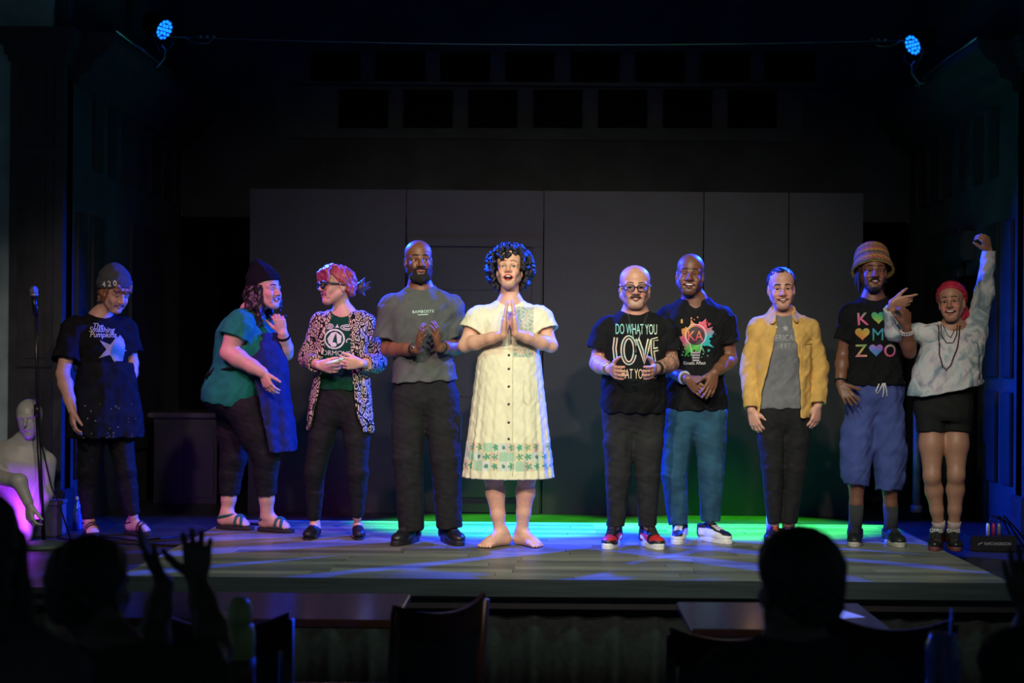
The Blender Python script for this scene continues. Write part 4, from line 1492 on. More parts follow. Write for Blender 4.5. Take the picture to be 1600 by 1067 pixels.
# ================================================================ performer in grey beanie, far left
def person_beanie420():
    P = Person(176, 836, 'person in a grey 420 beanie and black apron looking down, beside the microphone stand', ground=-0.06)
    p = P.pt
    P.torso(p(163, 628), p(157, 497), 38, ws=0.98, ds=1.02)
    P.head(p(179, 457, -0.06), 50, -24, 0, 1.07, smile=1.0, open=0.22, squint=1.2, wide=1.0, jaw=0.95, neck=0.05)
    P.arm('a', p(114, 512, -0.10), p(98, 584, -0.22), p(113, 641, -0.33), 1.05)
    P.arm('b', p(196, 512, 0.10), p(207, 568, 0.10), p(199, 620, 0.0), 1.0)
    P.leg('a', p(148, 640, -0.06), p(137, 735, -0.05), p(139, 812, 0.0), 1.05)
    P.leg('b', p(182, 640, 0.06), p(196, 736, 0.0), p(208, 806, 0.02), 1.05)
    ga, gb = p(139, 830, 0.0), p(208, 828, 0.05)
    ga[2] = gb[2] = 0.022
    P.body((0.60, 0.33, 0.25), [((P.arms['a'][2], (0.10, -0.10, -1), (0.5, -0.8, 0), (0.6, 0.6, 0)), dict(curl=(18, 25, 20))),
                                ((P.arms['b'][2], (-0.1, -0.1, -1), (-0.4, -0.7, 0), (-0.6, 0.5, 0)), dict(curl=(18, 25, 20)))],
           feet=[(ga, 28, 0.92), (gb, 55, 0.92)], lips=(0.5, 0.16, 0.14))
    P.face(brow=(0.20, 0.09, 0.04), bz=0.028)
    hm = mat('ginger_hair', (0.30, 0.115, 0.05), 0.5, var=0.4, vscale=120, stretch=(1, 1, .15))
    hair_cap(P, 'hair', hm, 0.012, 0.035, -0.075, extra=lambda f: [f.chain([P.H(q * .074, 0.030 - .012 * i, 0.03), P.H(q * .082, 0.026 - .012 * i, -.015), P.H(q * .078, .022 - .014 * i, -.050 - .006 * i)], [.012, .010, .004], .006) for q in (-1, 1) for i in range(5)] + [f.chain([P.H(-.052 + .0065 * i, .078, .072), P.H(-.058 + .0072 * i, .092 - 5 * (.0072 * i - .058) ** 2, .048), P.H(-.062 + .0078 * i, .095 - 6 * (.0072 * i - .058) ** 2, .030 + .004 * math.sin(i * 2.3))], [.009, .0065, .003], .007) for i in range(17)])
    bm_ = mat('grey_knit', (0.085, 0.085, 0.095), 0.95, var=0.25, vscale=90, wave=('X', 70, 0.5), spec=0.1)
    o, A, O = beanie(P, bm_, [(0, .088, .110, .112), (.05, .094, .114, .118), (.09, .084, .098, .106), (.125, .064, .072, .084), (.152, .034, .036, .05), (.162, .014, .014, .02)], 25, rim=0.052, z0=0.018)
    # lettering on the cuff, facing the house
    n = nrm(np.array([0.12, -1, 0.05])); u = nrm(np.array([1, 0.12, 0.08])); v = nrm(np.cross(u, -n)); v = v if v[2] > 0 else -v
    P.bvh['cuff2'] = P.bvh['cuff']
    P.print2d('cuff', text2d('4 2 0', 0.048, 0.98, bold=0.012), p(178, 447.3), u, v, n, (0.8, 0.8, 0.78), 'lettering', parent=o)
    sh = P.shirt('shirt', BLACK(), 0.016, -0.10, 0.72, (0.070, 0.084), 0.074)
    u, F_, v = P.TA[0], P.TA[1], P.TA[2]
    n = nrm(F_ * 0.55 + np.array([0, -1, 0]) * 0.6); u = nrm(np.cross([0, 0, 1], -n)); u = u if u[0] > 0 else -u
    v = np.array([0, 0, 1.0])
    ink = (0.62, 0.55, 0.50)
    for i, (t_, x_, y_) in enumerate((('The', 152, 510), ('Smashing', 158, 517), ('Pumpkins', 160, 525))):
        P.print2d('shirt', text2d(t_, 0.050, 0.85, shear=0.25, bold=0.01), p(x_, y_), u, v, n, ink, 'lettering', parent=sh)
    P.print2d('shirt', move2d(star2d(0.098, 0.034, 5, 0.35), 0, 0), p(174, 547), u, v, n, (0.48, 0.36, 0.25), 'star_print', parent=sh, off=0.002)
    P.print2d('shirt', fan2d([(-.03, -.08), (-.045, -.03), (-.035, .02), (-.01, .06), (.012, .09), (.035, .06), (.045, .02), (.04, -.03), (.03, -.08)]), p(184, 545), u, v, n,
              lambda a, b: ramp([(.45, .38, .33), (.05, .22, .24), (.10, .28, .33), (.5, .42, .4), (.35, .3, .3)], (b + 0.08) / 0.17 + 0.1 * math.sin(40 * a)), 'figure_print', parent=sh, off=0.0045)
    # half apron with paint flecks
    f = Field()
    O_ = p(165, 683); O_[1] = 0.0
    A_ = np.array([nrm(np.array([P.TA[0][0], P.TA[0][1], 0])), nrm(np.array([P.TA[1][0], P.TA[1][1], 0])), np.array([0, 0, 1.0])])
    hgt = p(0, 566)[2] - p(0, 683)[2]
    f.loft(O_, A_, [(0, .248, .185, .165), (hgt * .3, .236, .178, .162), (hgt * .6, .208, .160, .152), (hgt, .172, .132, .132)], 0.02, fold=(0.03, 7, 0.8, hgt * 0.8, 0.0))
    f.loft(O_, A_, [(0, .248, .185, .165), (hgt * .3, .236, .178, .162), (hgt * .6, .208, .160, .152), (hgt, .172, .132, .132)], 0.004, 'sub', inf=-.016, t0=-.05, t1=hgt * .3, fold=(0.03, 7, 0.8, hgt * 0.8, 0.0))
    P.garment('apron', mat('black_apron', (0.008, 0.009, 0.010), 0.9, var=0.4, vscale=14, bump=0.2, bscale=200, spec=0.2), f, 0.0075)
    mb = MB(); rnd = random.Random(3)
    vs = []
    for i in range(26):
        a = rnd.uniform(-0.22, 0.25); b = rnd.uniform(0.0, hgt * .45) ** 1.0
        base = O_ + np.array([1, 0, 0]) * a + np.array([0, 0, 1.0]) * b
        h_ = P.bvh['apron'].ray_cast(Vector(base + np.array([0, -0.6, 0])), Vector((0, 1, 0)), 1)
        if h_[0] is not None: mb.sphere(np.array(h_[0]), (rnd.uniform(.003, .008), .0015, rnd.uniform(.003, .007)), 6, 4)
    mb.build('paint_fleck', mat('pale_paint', (0.16, 0.18, 0.20), 0.7), P.root)['kind'] = 'stuff'
    P.pants('leggings', LEGGING(), 0.094, 0.062, 0.044, 0.1, 0.004, 0.97, mid=0.060)
    for g, yw in ((ga, 28), (gb, 55)):
        P.sandal(g, yw, [(0.115, 0.100, 0, 0.006), (0.085, 0.075, 0, 0.006), (0.0, 0.0, 0.095, 0.006)], strapcol=(0.05, 0.022, 0.02), size=0.94)
    return P


# ================================================================ performer in green shirt and navy apron
def person_green():
    P = Person(392, 829, 'person in a dark beanie and green T-shirt with navy apron, laughing in profile')
    p = P.pt
    st = [(-.24, .10, .08, .10), (-.12, .17, .13, .19), (0, .19, .165, .205), (.22, .185, .18, .175), (.42, .18, .175, .150), (.62, .19, .185, .155), (.78, .19, .150, .145), (.90, .15, .10, .115), (1.0, .085, .062, .075), (1.05, .06, .052, .058)]
    P.torso(p(370, 622), p(392, 490), 66, st=st)
    P.head(p(415, 455, -0.02), 62, 4, 0, 1.04, smile=1.0, open=0.55, squint=1.4, wide=1.04, jaw=1.05, neck=0.056)
    P.arm('a', p(374, 506, -0.19), p(357, 551, -0.22), p(410, 582, -0.27), 1.32)
    P.arm('b', p(402, 506, 0.17), p(446, 552, 0.06), p(442, 521, -0.04), 1.2)
    P.leg('a', p(384, 640, -0.08), p(416, 716, -0.09), p(417, 806, -0.05), 1.32)
    P.leg('b', p(368, 640, 0.10), p(365, 716, 0.08), p(354, 806, 0.10), 1.3)
    ga, gb = p(420, 829, -0.04), p(356, 829, 0.08)
    ga[2] = gb[2] = 0.022
    P.body((0.58, 0.32, 0.24), [((P.arms['a'][2], (0.40, -0.1, -0.85), (0.7, -0.5, 0.2), (-0.6, 0.5, -0.3)), dict(curl=(22, 22, 15), spread=4)),
                                ((P.arms['b'][2], (-0.25, -0.2, 1), (-0.7, -0.3, 0), (-0.5, 0.7, 0)), dict(curl=(40, 50, 30)))],
           feet=[(ga, 66, 1.0), (gb, 72, 1.0)], lips=(0.45, 0.12, 0.12))
    P.face(brow=(0.02, 0.012, 0.01))
    # long dark curls
    f = Field(); rnd = random.Random(8)
    hs, A = P.HS, P.HA
    f.ell(P.H(0, -0.03, 0.02), np.array((0.086, 0.090, 0.095)) * hs, A, 0.02)
    for i in range(34):
        a = rnd.uniform(-1, 1)
        q = 1 if a > 0 else -1
        x = q * rnd.uniform(0.055, 0.090); y = rnd.uniform(-0.075, 0.028)
        L_ = rnd.uniform(0.15, 0.30) if q < 0 else rnd.uniform(0.12, 0.26)
        p0 = P.H(x, y, 0.02)
        pts = [p0]; 
        for k in range(1, 9):
            t = k / 8
            pts.append(p0 + np.array([0.022 * math.sin(6.5 * t + i) + 0.04 * t * (y > -0.02), -0.03 * t * (1 if q < 0 else -0.3) + 0.012 * math.cos(7 * t + i), -L_ * t]))
        f.chain(pts, [0.018] + [0.015] * 6 + [0.011, 0.005], 0.006)
    f.half(P.H(0, 0.035, 0.0), A[1] * 1.0 + A[2] * 0.0, 0.01, lo=P.HC - 0.12, hi=P.HC + 0.12)
    P.garment('hair', mat('dark_brown_hair', (0.016, 0.009, 0.008), 0.4, var=0.5, vscale=90, stretch=(1, 1, .2), bump=0.3, bscale=180), f, 0.0052, [(0.0018, (150, 80, 25), .2)])
    beanie(P, mat('black_knit', (0.008, 0.009, 0.011), 0.95, var=0.3, vscale=90, wave=('X', 70, 0.4), spec=0.1),
           [(0, .084, .104, .102), (.04, .086, .104, .108), (.085, .072, .082, .10), (.125, .048, .050, .078), (.160, .024, .020, .048), (.172, .010, .008, .03)], 16, rim=0.05, z0=0.036)
    gm = mat('green_cotton', (0.012, 0.165, 0.115), 0.9, var=0.15, vscale=20, bump=0.15, bscale=250, spec=0.15)
    P.shirt('shirt', gm, 0.016, -0.09, 0.46, (0.066, 0.074), 0.074)
    P.pants('leggings', LEGGING(), 0.098, 0.064, 0.050, 0.0, 0.004, 0.63, mid=0.060)
    for (g, yw), sd in (((ga, 66), 'a'), ((gb, 72), 'b')):
        P.sandal(g, yw, [(0.118, 0.085, 0, 0.010), (0.070, 0.105, 0, 0.009), (0.012, 0.012, 0.100, 0.010)], strapcol=(0.008, 0.10, 0.085), size=1.0)
    # bib apron hanging from the chest, tied behind
    f = Field()
    c0 = p(0, 703)[2]; top = p(0, 520)[2]
    A_ = np.array([nrm([P.TA[0][0], P.TA[0][1], 0]), nrm([P.TA[1][0], P.TA[1][1], 0]), np.array([0, 0, 1.0])])
    O_ = p(392, 703); O_[1] = 0.0
    Hh = top - c0
    AP = [(0, .255, .295, .22), (Hh * .25, .245, .265, .22), (Hh * .5, .225, .232, .22), (Hh * .75, .215, .218, .20), (Hh, .195, .170, .16)]
    f.loft(O_, A_, AP, 0.02, fold=(0.025, 9, 0.3, Hh * 0.8, 0.0))
    f.loft(O_, A_, AP, 0.003, 'sub', inf=-0.014, t0=-.05, t1=Hh + .05, fold=(0.025, 9, 0.3, Hh * 0.8, 0.0))
    f.half(O_ + A_[1] * 0.255, -A_[1] * 1.0 - A_[2] * 0.24, 0.003)
    for q in (-1, 1):
        f.half(O_ + A_[0] * q * 0.10 + A_[2] * Hh * 0.98, A_[0] * q * 0.8 + A_[2] * 0.38, 0.01)
    P.garment('apron', mat('navy_apron', (0.012, 0.016, 0.060), 0.85, var=0.2, vscale=15, bump=0.2, bscale=220, spec=0.2), f, 0.0048)
    mb = MB()
    mb.tube([p(418, 577, -0.21), p(395, 570, -0.24), p(362, 574, -0.23), p(338, 580, -0.14)], 0.008, 8)
    kb = p(334, 586, -0.12)
    for a in (0.4, 1.6, 2.6):
        mb.tube([kb, kb + np.array([-0.035 * math.cos(a), -0.01, 0.04 * math.sin(a)]), kb + np.array([-0.02 * math.cos(a) - 0.03, 0, 0.03 * math.sin(a) - 0.03])], 0.010, 8)
    mb.tube([kb, kb + np.array([-0.012, 0, -0.05]), kb + np.array([-0.008, 0, -0.11])], 0.009, 8)
    mb.build('apron_tie', BLACK(), P.root, True)
    band_ring(P, 'b', 1, 0.84, BLACK(), 'wristband', 0.02)
    return P


# ================================================================ performer in patterned blazer
def person_blazer():
    P = Person(526, 839, 'person with pink hair in a bun and glasses, black and cream patterned blazer')
    p = P.pt
    P.torso(p(533, 622), p(537, 492), -4, ws=0.94, ds=0.95)
    P.head(p(526, 448, -0.03), -60, 3, 4, 1.02, smile=0.9, open=0.4, squint=1.2, jaw=0.92, neck=0.046)
    P.arm('a', p(502, 504, 0.0), p(483, 560, 0.02), p(498, 571, -0.20), 0.9)
    P.arm('b', p(570, 504, 0.0), p(589, 566, 0.02), p(565, 568, -0.20), 0.9)
    P.leg('a', p(513, 636), p(491, 738, -0.03), p(491, 812), 0.98)
    P.leg('b', p(555, 636), p(559, 738, -0.03), p(558, 808), 0.98)
    ga, gb = p(492, 833, 0.0), p(559, 830, 0.03)
    ga[2] = gb[2] = 0.008
    P.body((0.66, 0.37, 0.27), [((P.arms['a'][2], (0.85, -0.35, -0.10), (0.1, -0.35, 0.9), (0.3, 0.9, 0.2)), dict(curl=(30, 40, 25), tout=0.35)),
                                ((P.arms['b'][2], (-0.90, -0.30, 0.02), (-0.1, -0.35, 0.9), (-0.3, 0.9, 0.2)), dict(curl=(30, 40, 25), tout=0.35))],
           feet=[(ga, -8, 0.84), (gb, 10, 0.84)], lips=(0.5, 0.15, 0.14))
    P.face(brow=(0.16, 0.06, 0.05))
    hm = mat('pink_hair', (0.42, 0.085, 0.085), 0.38, var=0.45, vscale=70, stretch=(1, 1, .3), bump=0.35, bscale=160)

    def ex(f):
        rnd = random.Random(5)
        for i in range(16):
            a = i / 15
            q0 = P.H(-0.03 + 0.06 * a, 0.045, 0.118)
            f.chain([q0, P.H(-0.068 + 0.136 * a, 0.088, 0.085), P.H(-0.082 + 0.164 * a, 0.088, 0.045 - 0.025 * abs(a - .5) * 2)], [.016, .014, .006], .006)
        for i in range(10):
            f.chain([P.H(0.05 * math.sin(i), 0.02, 0.115), P.H(0.088 * math.sin(i * 2.1), -0.06, 0.07), P.H(0.02 * math.sin(i), -0.112, 0.0)], [.014, .014, .012], .006)
    hair_cap(P, 'hair', hm, 0.016, 0.026, -0.055, extra=ex, noise=[(0.0022, (160, 60, 40), 0.3), (0.0018, (190, -120, 60), 1.0)])
    f = Field(); rnd = random.Random(2)
    bc = P.H(0.0, -0.155, 0.008)
    f.ell(bc, 0.036, k=.01)
    for i in range(11):
        a = rnd.uniform(0, 6.28); dv = np.array([0.35 * math.cos(a) + .45, rnd.uniform(-.5, .3), math.sin(a)])
        f.chain([bc, bc + dv * 0.035, bc + dv * rnd.uniform(0.05, 0.075) + np.array([0.012, 0, 0.004])], [.014, .012, .003], .006)
    P.garment('hair_bun', mat('dark_bun_hair', (0.06, 0.035, 0.06), 0.4, var=0.4, vscale=90, bump=.3), f, 0.004, None)
    # glasses
    gm = mat('dark_green_frame', (0.006, 0.035, 0.028), 0.25)
    gl = MB(); wd = P.HO.get('wide', 1)
    lens = MB()
    for q in (-1, 1):
        cx = q * 0.034
        ring = [P.H(cx + 0.029 * math.cos(t), 0.104 - 0.20 * abs(cx + 0.029 * math.cos(t)) * 0.5, 0.001 + 0.022 * math.sin(t) * (1.0 if math.sin(t) < 0 else 0.85)) for t in np.linspace(0, 2 * math.pi, 25)]
        gl.tube(ring, 0.0050, 6, caps=False)
        gl.tube([P.H(cx + q * 0.024, 0.098, 0.010), P.H(q * 0.074, 0.080, 0.010), P.H(q * 0.082, 0.01, 0.008), P.H(q * 0.083, -0.02, 0.0)], 0.0045, 6)
        lens._add([P.H(cx, 0.099, 0.002)] + ring[:-1], [(0, i + 1, (i + 1) % 24 + 1) for i in range(24)])
    gl.tube([P.H(-0.010, 0.104, 0.006), P.H(0, 0.108, 0.009), P.H(0.010, 0.104, 0.006)], 0.004, 6)
    go = gl.build('glasses', gm, P.root, True)
    lens.build('lens', mat('spectacle_lens', (0.9, 0.95, 0.95), 0.05, trans=1.0), go, True)
    MB().sphere(P.H(-0.0845 if False else 0.0845, 0.012, 0.009), 0.006, 8, 6).build('glasses_stud', mat('bright_stud', (0.7, 0.75, 0.7), 0.3, 0.6), go, True)
    # green top, then blazer
    P.shirt('shirt', mat('dark_green_cotton', (0.004, 0.050, 0.028), 0.9, var=0.15, bump=0.15, bscale=250, spec=0.15), 0.010, 0.10, 0.3, (0.056, 0.056), 0.070, drop=0.01)
    u, v, n = P.TA[0], P.TA[2], P.TA[1]
    wh = (0.62, 0.66, 0.62)
    sh = [o for o in P.root.children if o.name.startswith('shirt')][0]
    sc = 1 / 253.0
    cx = lambda x, y: ((x - 541) * sc, -(y - 527) * sc)
    prints = [ribbon(arc2d(*cx(529, 530.5), .060, .057, 0, 346, 30), 0.010, True)]
    prints.append(join2d(fan2d([(-.045 - .0472, 0 - .0138), (-.02 - .0472, .038 - .0138), (.012 - .0472, .045 - .0138), (-.002 - .0472, .012 - .0138), (-.015 - .0472, -.03 - .0138), (-.035 - .0472, -.03 - .0138)]),
                         fan2d([(.01 - .0472, .042 - .0138), (.044 - .0472, .02 - .0138), (.042 - .0472, -.02 - .0138), (.02 - .0472, -.03 - .0138), (.016 - .0472, .0 - .0138)]),
                         ellipse2d(-.0472 - .004, -.034 - .0138, .020, .014)))
    prints.append(move2d(text2d('DORMOUSE', 0.043, 1.0, bold=0), *cx(531, 552)))
    prints.append(ribbon([cx(533, 559), cx(549, 559)], .005))
    for k_ in range(3):
        prints.append(ribbon(arc2d(*cx(540, 531), .085 + .013 * k_, .075 + .010 * k_, -35 + 8 * k_, 50), 0.0045))
    prints.append(ribbon(arc2d(*cx(548, 512), .040, .016, 0, 345, 20), 0.005, True))
    prints.append(ribbon(arc2d(*cx(548, 512), .026, .007, 0, 345, 16), 0.005, True))
    prints.append(ribbon(arc2d(*cx(519, 511), .026, .015, 0, 345, 18), 0.005, True))
    prints.append(ribbon(arc2d(*cx(519, 511), .014, .006, 0, 345, 12), 0.005, True))
    prints.append(ribbon(arc2d(*cx(552, 533), .016, .014, -60, 220, 14), 0.005))
    prints.append(move2d(star2d(.016, .006, 3), *cx(532, 511)))
    P.print2d('shirt', join2d(*prints), p(541, 527), u, v, n, wh, 'emblem_print', parent=sh)
    bl = ramp_mat('patterned_blazer_cloth', [(0.0, (0.006, 0.006, 0.006)), (0.085, (0.008, 0.008, 0.008)), (0.115, (0.55, 0.44, 0.34)), (0.25, (0.58, 0.46, 0.36)), (0.28, (0.012, 0.011, 0.010)), (0.38, (0.01, 0.01, 0.01)), (0.42, (.5, .4, .3))], 38, 'VORONOI', distort=0.030, stretch=(1, 1, 0.62))
    f = Field()
    st = [(-.40, .205, .155, .15), (-.2, .200, .150, .15), (0, .190, .14, .145), (.3, .172, .13, .13), (.6, .178, .138, .125), (.80, .172, .125, .12), (.92, .135, .095, .10), (1.02, .080, .062, .075)]
    st = [(a * P.TL, w, d_, b_) for a, w, d_, b_ in st]
    f.loft(P.pel, P.TA, st, 0.02, fold=(0.035, 8, 0.6, 0.3 * P.TL, -0.4 * P.TL))
    for sd, (sh_, el, wr, r) in P.arms.items():
        f.cone(P.nek - P.TA[2] * 0.01, lerp(P.nek, sh_, 0.9), 0.050, 0.055, 0.05)
        f.chain([sh_, el], [.064, .060], .03)
        e2 = lerp(el, wr, 0.78)
        f.ccone(el, e2, .058, .050, .02); f.ell(el, .058, k=.02)
        f.ccone(lerp(el, e2, .8), e2 + nrm(e2 - el) * .04, .037, .037, .003, 'sub')
    f.ell(P.nek + P.TA[1] * 0.02 + P.TA[2] * 0.03, (.068, .07, .06), P.TA, .006, 'sub')
    # open front, wider towards the hem
    a0, a1 = P.T(0.00, 0.0, 1.0), P.T(0, 0, -0.5)

    def opening(x, y, z):
        px, py, pz = x - P.pel[0], y - P.pel[1], z - P.pel[2]
        uu = px * u[0] + py * u[1] + pz * u[2]; vv = px * n[0] + py * n[1] + pz * n[2]; tt = (px * v[0] + py * v[1] + pz * v[2]) / P.TL
        w_ = np.interp(tt, [-.45, -.2, .2, .5, .8, 1.0], [.185, .135, .098, .088, .074, .050])
        return np.maximum(np.abs(uu + 0.008) - w_, 0.0 - vv)
    f.func(opening, [-.2, -.35, P.T(0, 0, -.5)[2]], [.2, .1, P.T(0, 0, 1.1)[2]], 0.01, 'sub')
    f.loft(P.pel, P.TA, st, 0.004, 'sub', inf=-0.017, t0=-.5 * P.TL, t1=.62 * P.TL, fold=(0.035, 8, 0.6, 0.3 * P.TL, -0.4 * P.TL))
    for sd, (sh_, el, wr, r) in P.arms.items():
        e2 = lerp(el, wr, 0.78)
        f.chain([lerp(sh_, el, .35), el], [.060, .060], .01)
        f.ccone(el, e2, .058, .050, .01)
        f.ccone(lerp(el, e2, .8), e2 + nrm(e2 - el) * .04, .037, .037, .003, 'sub')
    P.garment('blazer', bl, f, 0.0055)
    P.pants('leggings', LEGGING(), 0.094, 0.064, 0.040, 0.16, 0.003, 1.0, mid=0.056)
    for g, yw in ((ga, -8), (gb, 10)):
        P.shoe((g[0], g[1], 0), yw, solid((0.008, 0.008, 0.009)), (0.01, 0.01, 0.01), 0.90, low=True, soleh=0.014)
    # the marker in the hands
    a, b = p(508, 569, -0.31) + P.o, p(537, 560, -0.31) + P.o
    mk = empty('marker_pen', (a + b) / 2, 'white and green marker pen held in front of the patterned blazer', 'pen')
    c_ = (a + b) / 2
    MB().tube([a - c_, lerp(a, b, .75) - c_], 0.009, 10).build('barrel', mat('white_plastic', (.75, .78, .74), .3), mk, True)
    MB().tube([lerp(a, b, .72) - c_, b - c_], 0.0095, 10).build('cap', mat('pale_green_plastic', (.45, .75, .5), .3), mk, True)
    return P


# ================================================================ tall bearded man in grey T-shirt
def person_grey():
    P = Person(670, 848, 'bald bearded person in a charcoal grey T-shirt clapping, cargo trousers')
    p = P.pt
    P.torso(p(664, 612), p(657, 454), 6, ws=1.06, ds=1.08)
    P.head(p(654, 409, -0.03), 13, 1, 2, 1.05, smile=0.35, open=0.0, squint=0.3, wide=0.98, nose=1.25, neck=0.060, jaw=1.05)
    P.arm('a', p(611, 480, 0.0), p(606, 546, 0.02), p(652, 546, -0.24), 1.08)
    P.arm('b', p(704, 480, 0.02), p(713, 543, 0.04), p(685, 543, -0.21), 1.08)
    P.leg('a', p(640, 625), p(637, 712, -0.03), p(643, 826), 1.0)
    P.leg('b', p(690, 625), p(696, 712, -0.03), p(702, 822), 1.0)
    sk = (0.20, 0.083, 0.042)
    P.body(sk, [((P.arms['a'][2], (0.22, -0.55, 0.75), (-0.2, 0.5, 0.7), (1, 0.2, 0)), dict(curl=(6, 12, 10), spread=5, s=1.02)),
                ((P.arms['b'][2], (-0.10, -0.55, 0.75), (0.2, 0.5, 0.7), (-1, 0.2, 0)), dict(curl=(6, 12, 10), spread=5, s=1.02))],
           lips=(0.30, 0.10, 0.075), stubble=((0.012, 0.009, 0.008), -0.028, 0.55))
    P.face(brow=(0.008, 0.006, 0.005), browr=0.0042, look=(0.15, 0.05))
    # beard
    f = Field(); A, hs = P.HA, P.HS
    for q in (-1, 1):
        f.chain([P.H(q * .066, .002, -.020), P.H(q * .058, .020, -.060), P.H(q * .036, .056, -.090), P.H(0, .070, -.102)], [.008, .016, .024, .026], .016)
        f.cone(P.H(q * .004, .097, -.041), P.H(q * .032, .076, -.050), .0065, .006, .006)
        f.cone(P.H(q * .032, .077, -.050), P.H(q * .030, .072, -.078), .008, .011, .01)
    f.ell(P.H(0, .082, -.0585), np.array((.024, .03, .0085)) * hs, A, .004, 'sub')
    P.garment('beard', mat('black_beard', (0.010, 0.007, 0.006), .85, var=.4, vscale=200, bump=.6, bscale=500), f, .0036, [(.0010, (400, 300, 350), .3)])
    gm = mat('charcoal_cotton', (0.088, 0.098, 0.094), .92, var=.1, vscale=20, bump=.15, bscale=260, spec=.15)
    sh = P.shirt('shirt', gm, 0.022, 0.10, 0.72, (0.072, 0.088), 0.076, fold=(0.02, 6, 1.0, 0.4 * P.TL, -0.1 * P.TL),
                 noise=CLOTH_N + [(0.0030, (50, 10, -38), 0.2)])
    P.print2d('shirt', join2d(text2d('BAMBOSTS', 0.024, 1.0, bold=0, spacing=1.1), ribbon([(-.030, -.019), (.030, -.018)], .004)), p(660, 488), P.TA[0], P.TA[2], P.TA[1], (0.55, 0.8, 0.70), 'lettering', parent=sh)
    tm = mat('black_canvas', (0.013, 0.0145, 0.0155), .85, var=.15, bump=.25, bscale=200, spec=.2)
    tr = P.pants('trousers', tm, 0.104, 0.092, 0.076, 0.16, 0.006, 1.02)
    for q, (x, y) in ((-1, (620, 668)), (1, (716, 668))):
        c = p(x, y, -0.01)
        pk = MB().box(c - [0.018, 0.055, 0.085], c + [0.018, 0.055, 0.085], .010).build('cargo_pocket', tm, tr)
        MB().box(c + [-.021, -.058, 0.045], c + [.021, .058, .088], .008).build('pocket_flap', tm, pk) if False else None
    P.shoe(p(642, 845, 0.03) * [1, 1, 0], -22, solid((0.010, 0.011, 0.011)), (0.010, 0.010, 0.010), 1.10, high=.10, lace=(0.012, 0.012, 0.012), rough=.35)
    P.shoe(p(700, 841, 0.05) * [1, 1, 0], 24, solid((0.010, 0.011, 0.011)), (0.010, 0.010, 0.010), 1.10, high=.10, lace=(0.012, 0.012, 0.012), rough=.35)
    w = band_ring(P, 'a', 1, 0.90, mat('watch_strap', (.01, .01, .012), .4), 'wristwatch', .022)
    sh_, el, wr, r = P.arms['a']
    c = lerp(el, wr, .90) + np.array([0.0, -0.030, 0.022])
    MB().lathe([(.017, -.003), (.021, 0), (.021, .006), (.016, .008)], c, 20, np.array([[1, 0, 0], nrm([0, .6, .8]), nrm([0, -.8, .6])])).build('watch_case', mat('steel_case', (.35, .38, .36), .25, .9), w, True)
    band_ring(P, 'b', 1, 0.86, mat('black_rubber', (.008, .008, .01), .5), 'wristband', .016)
    return P


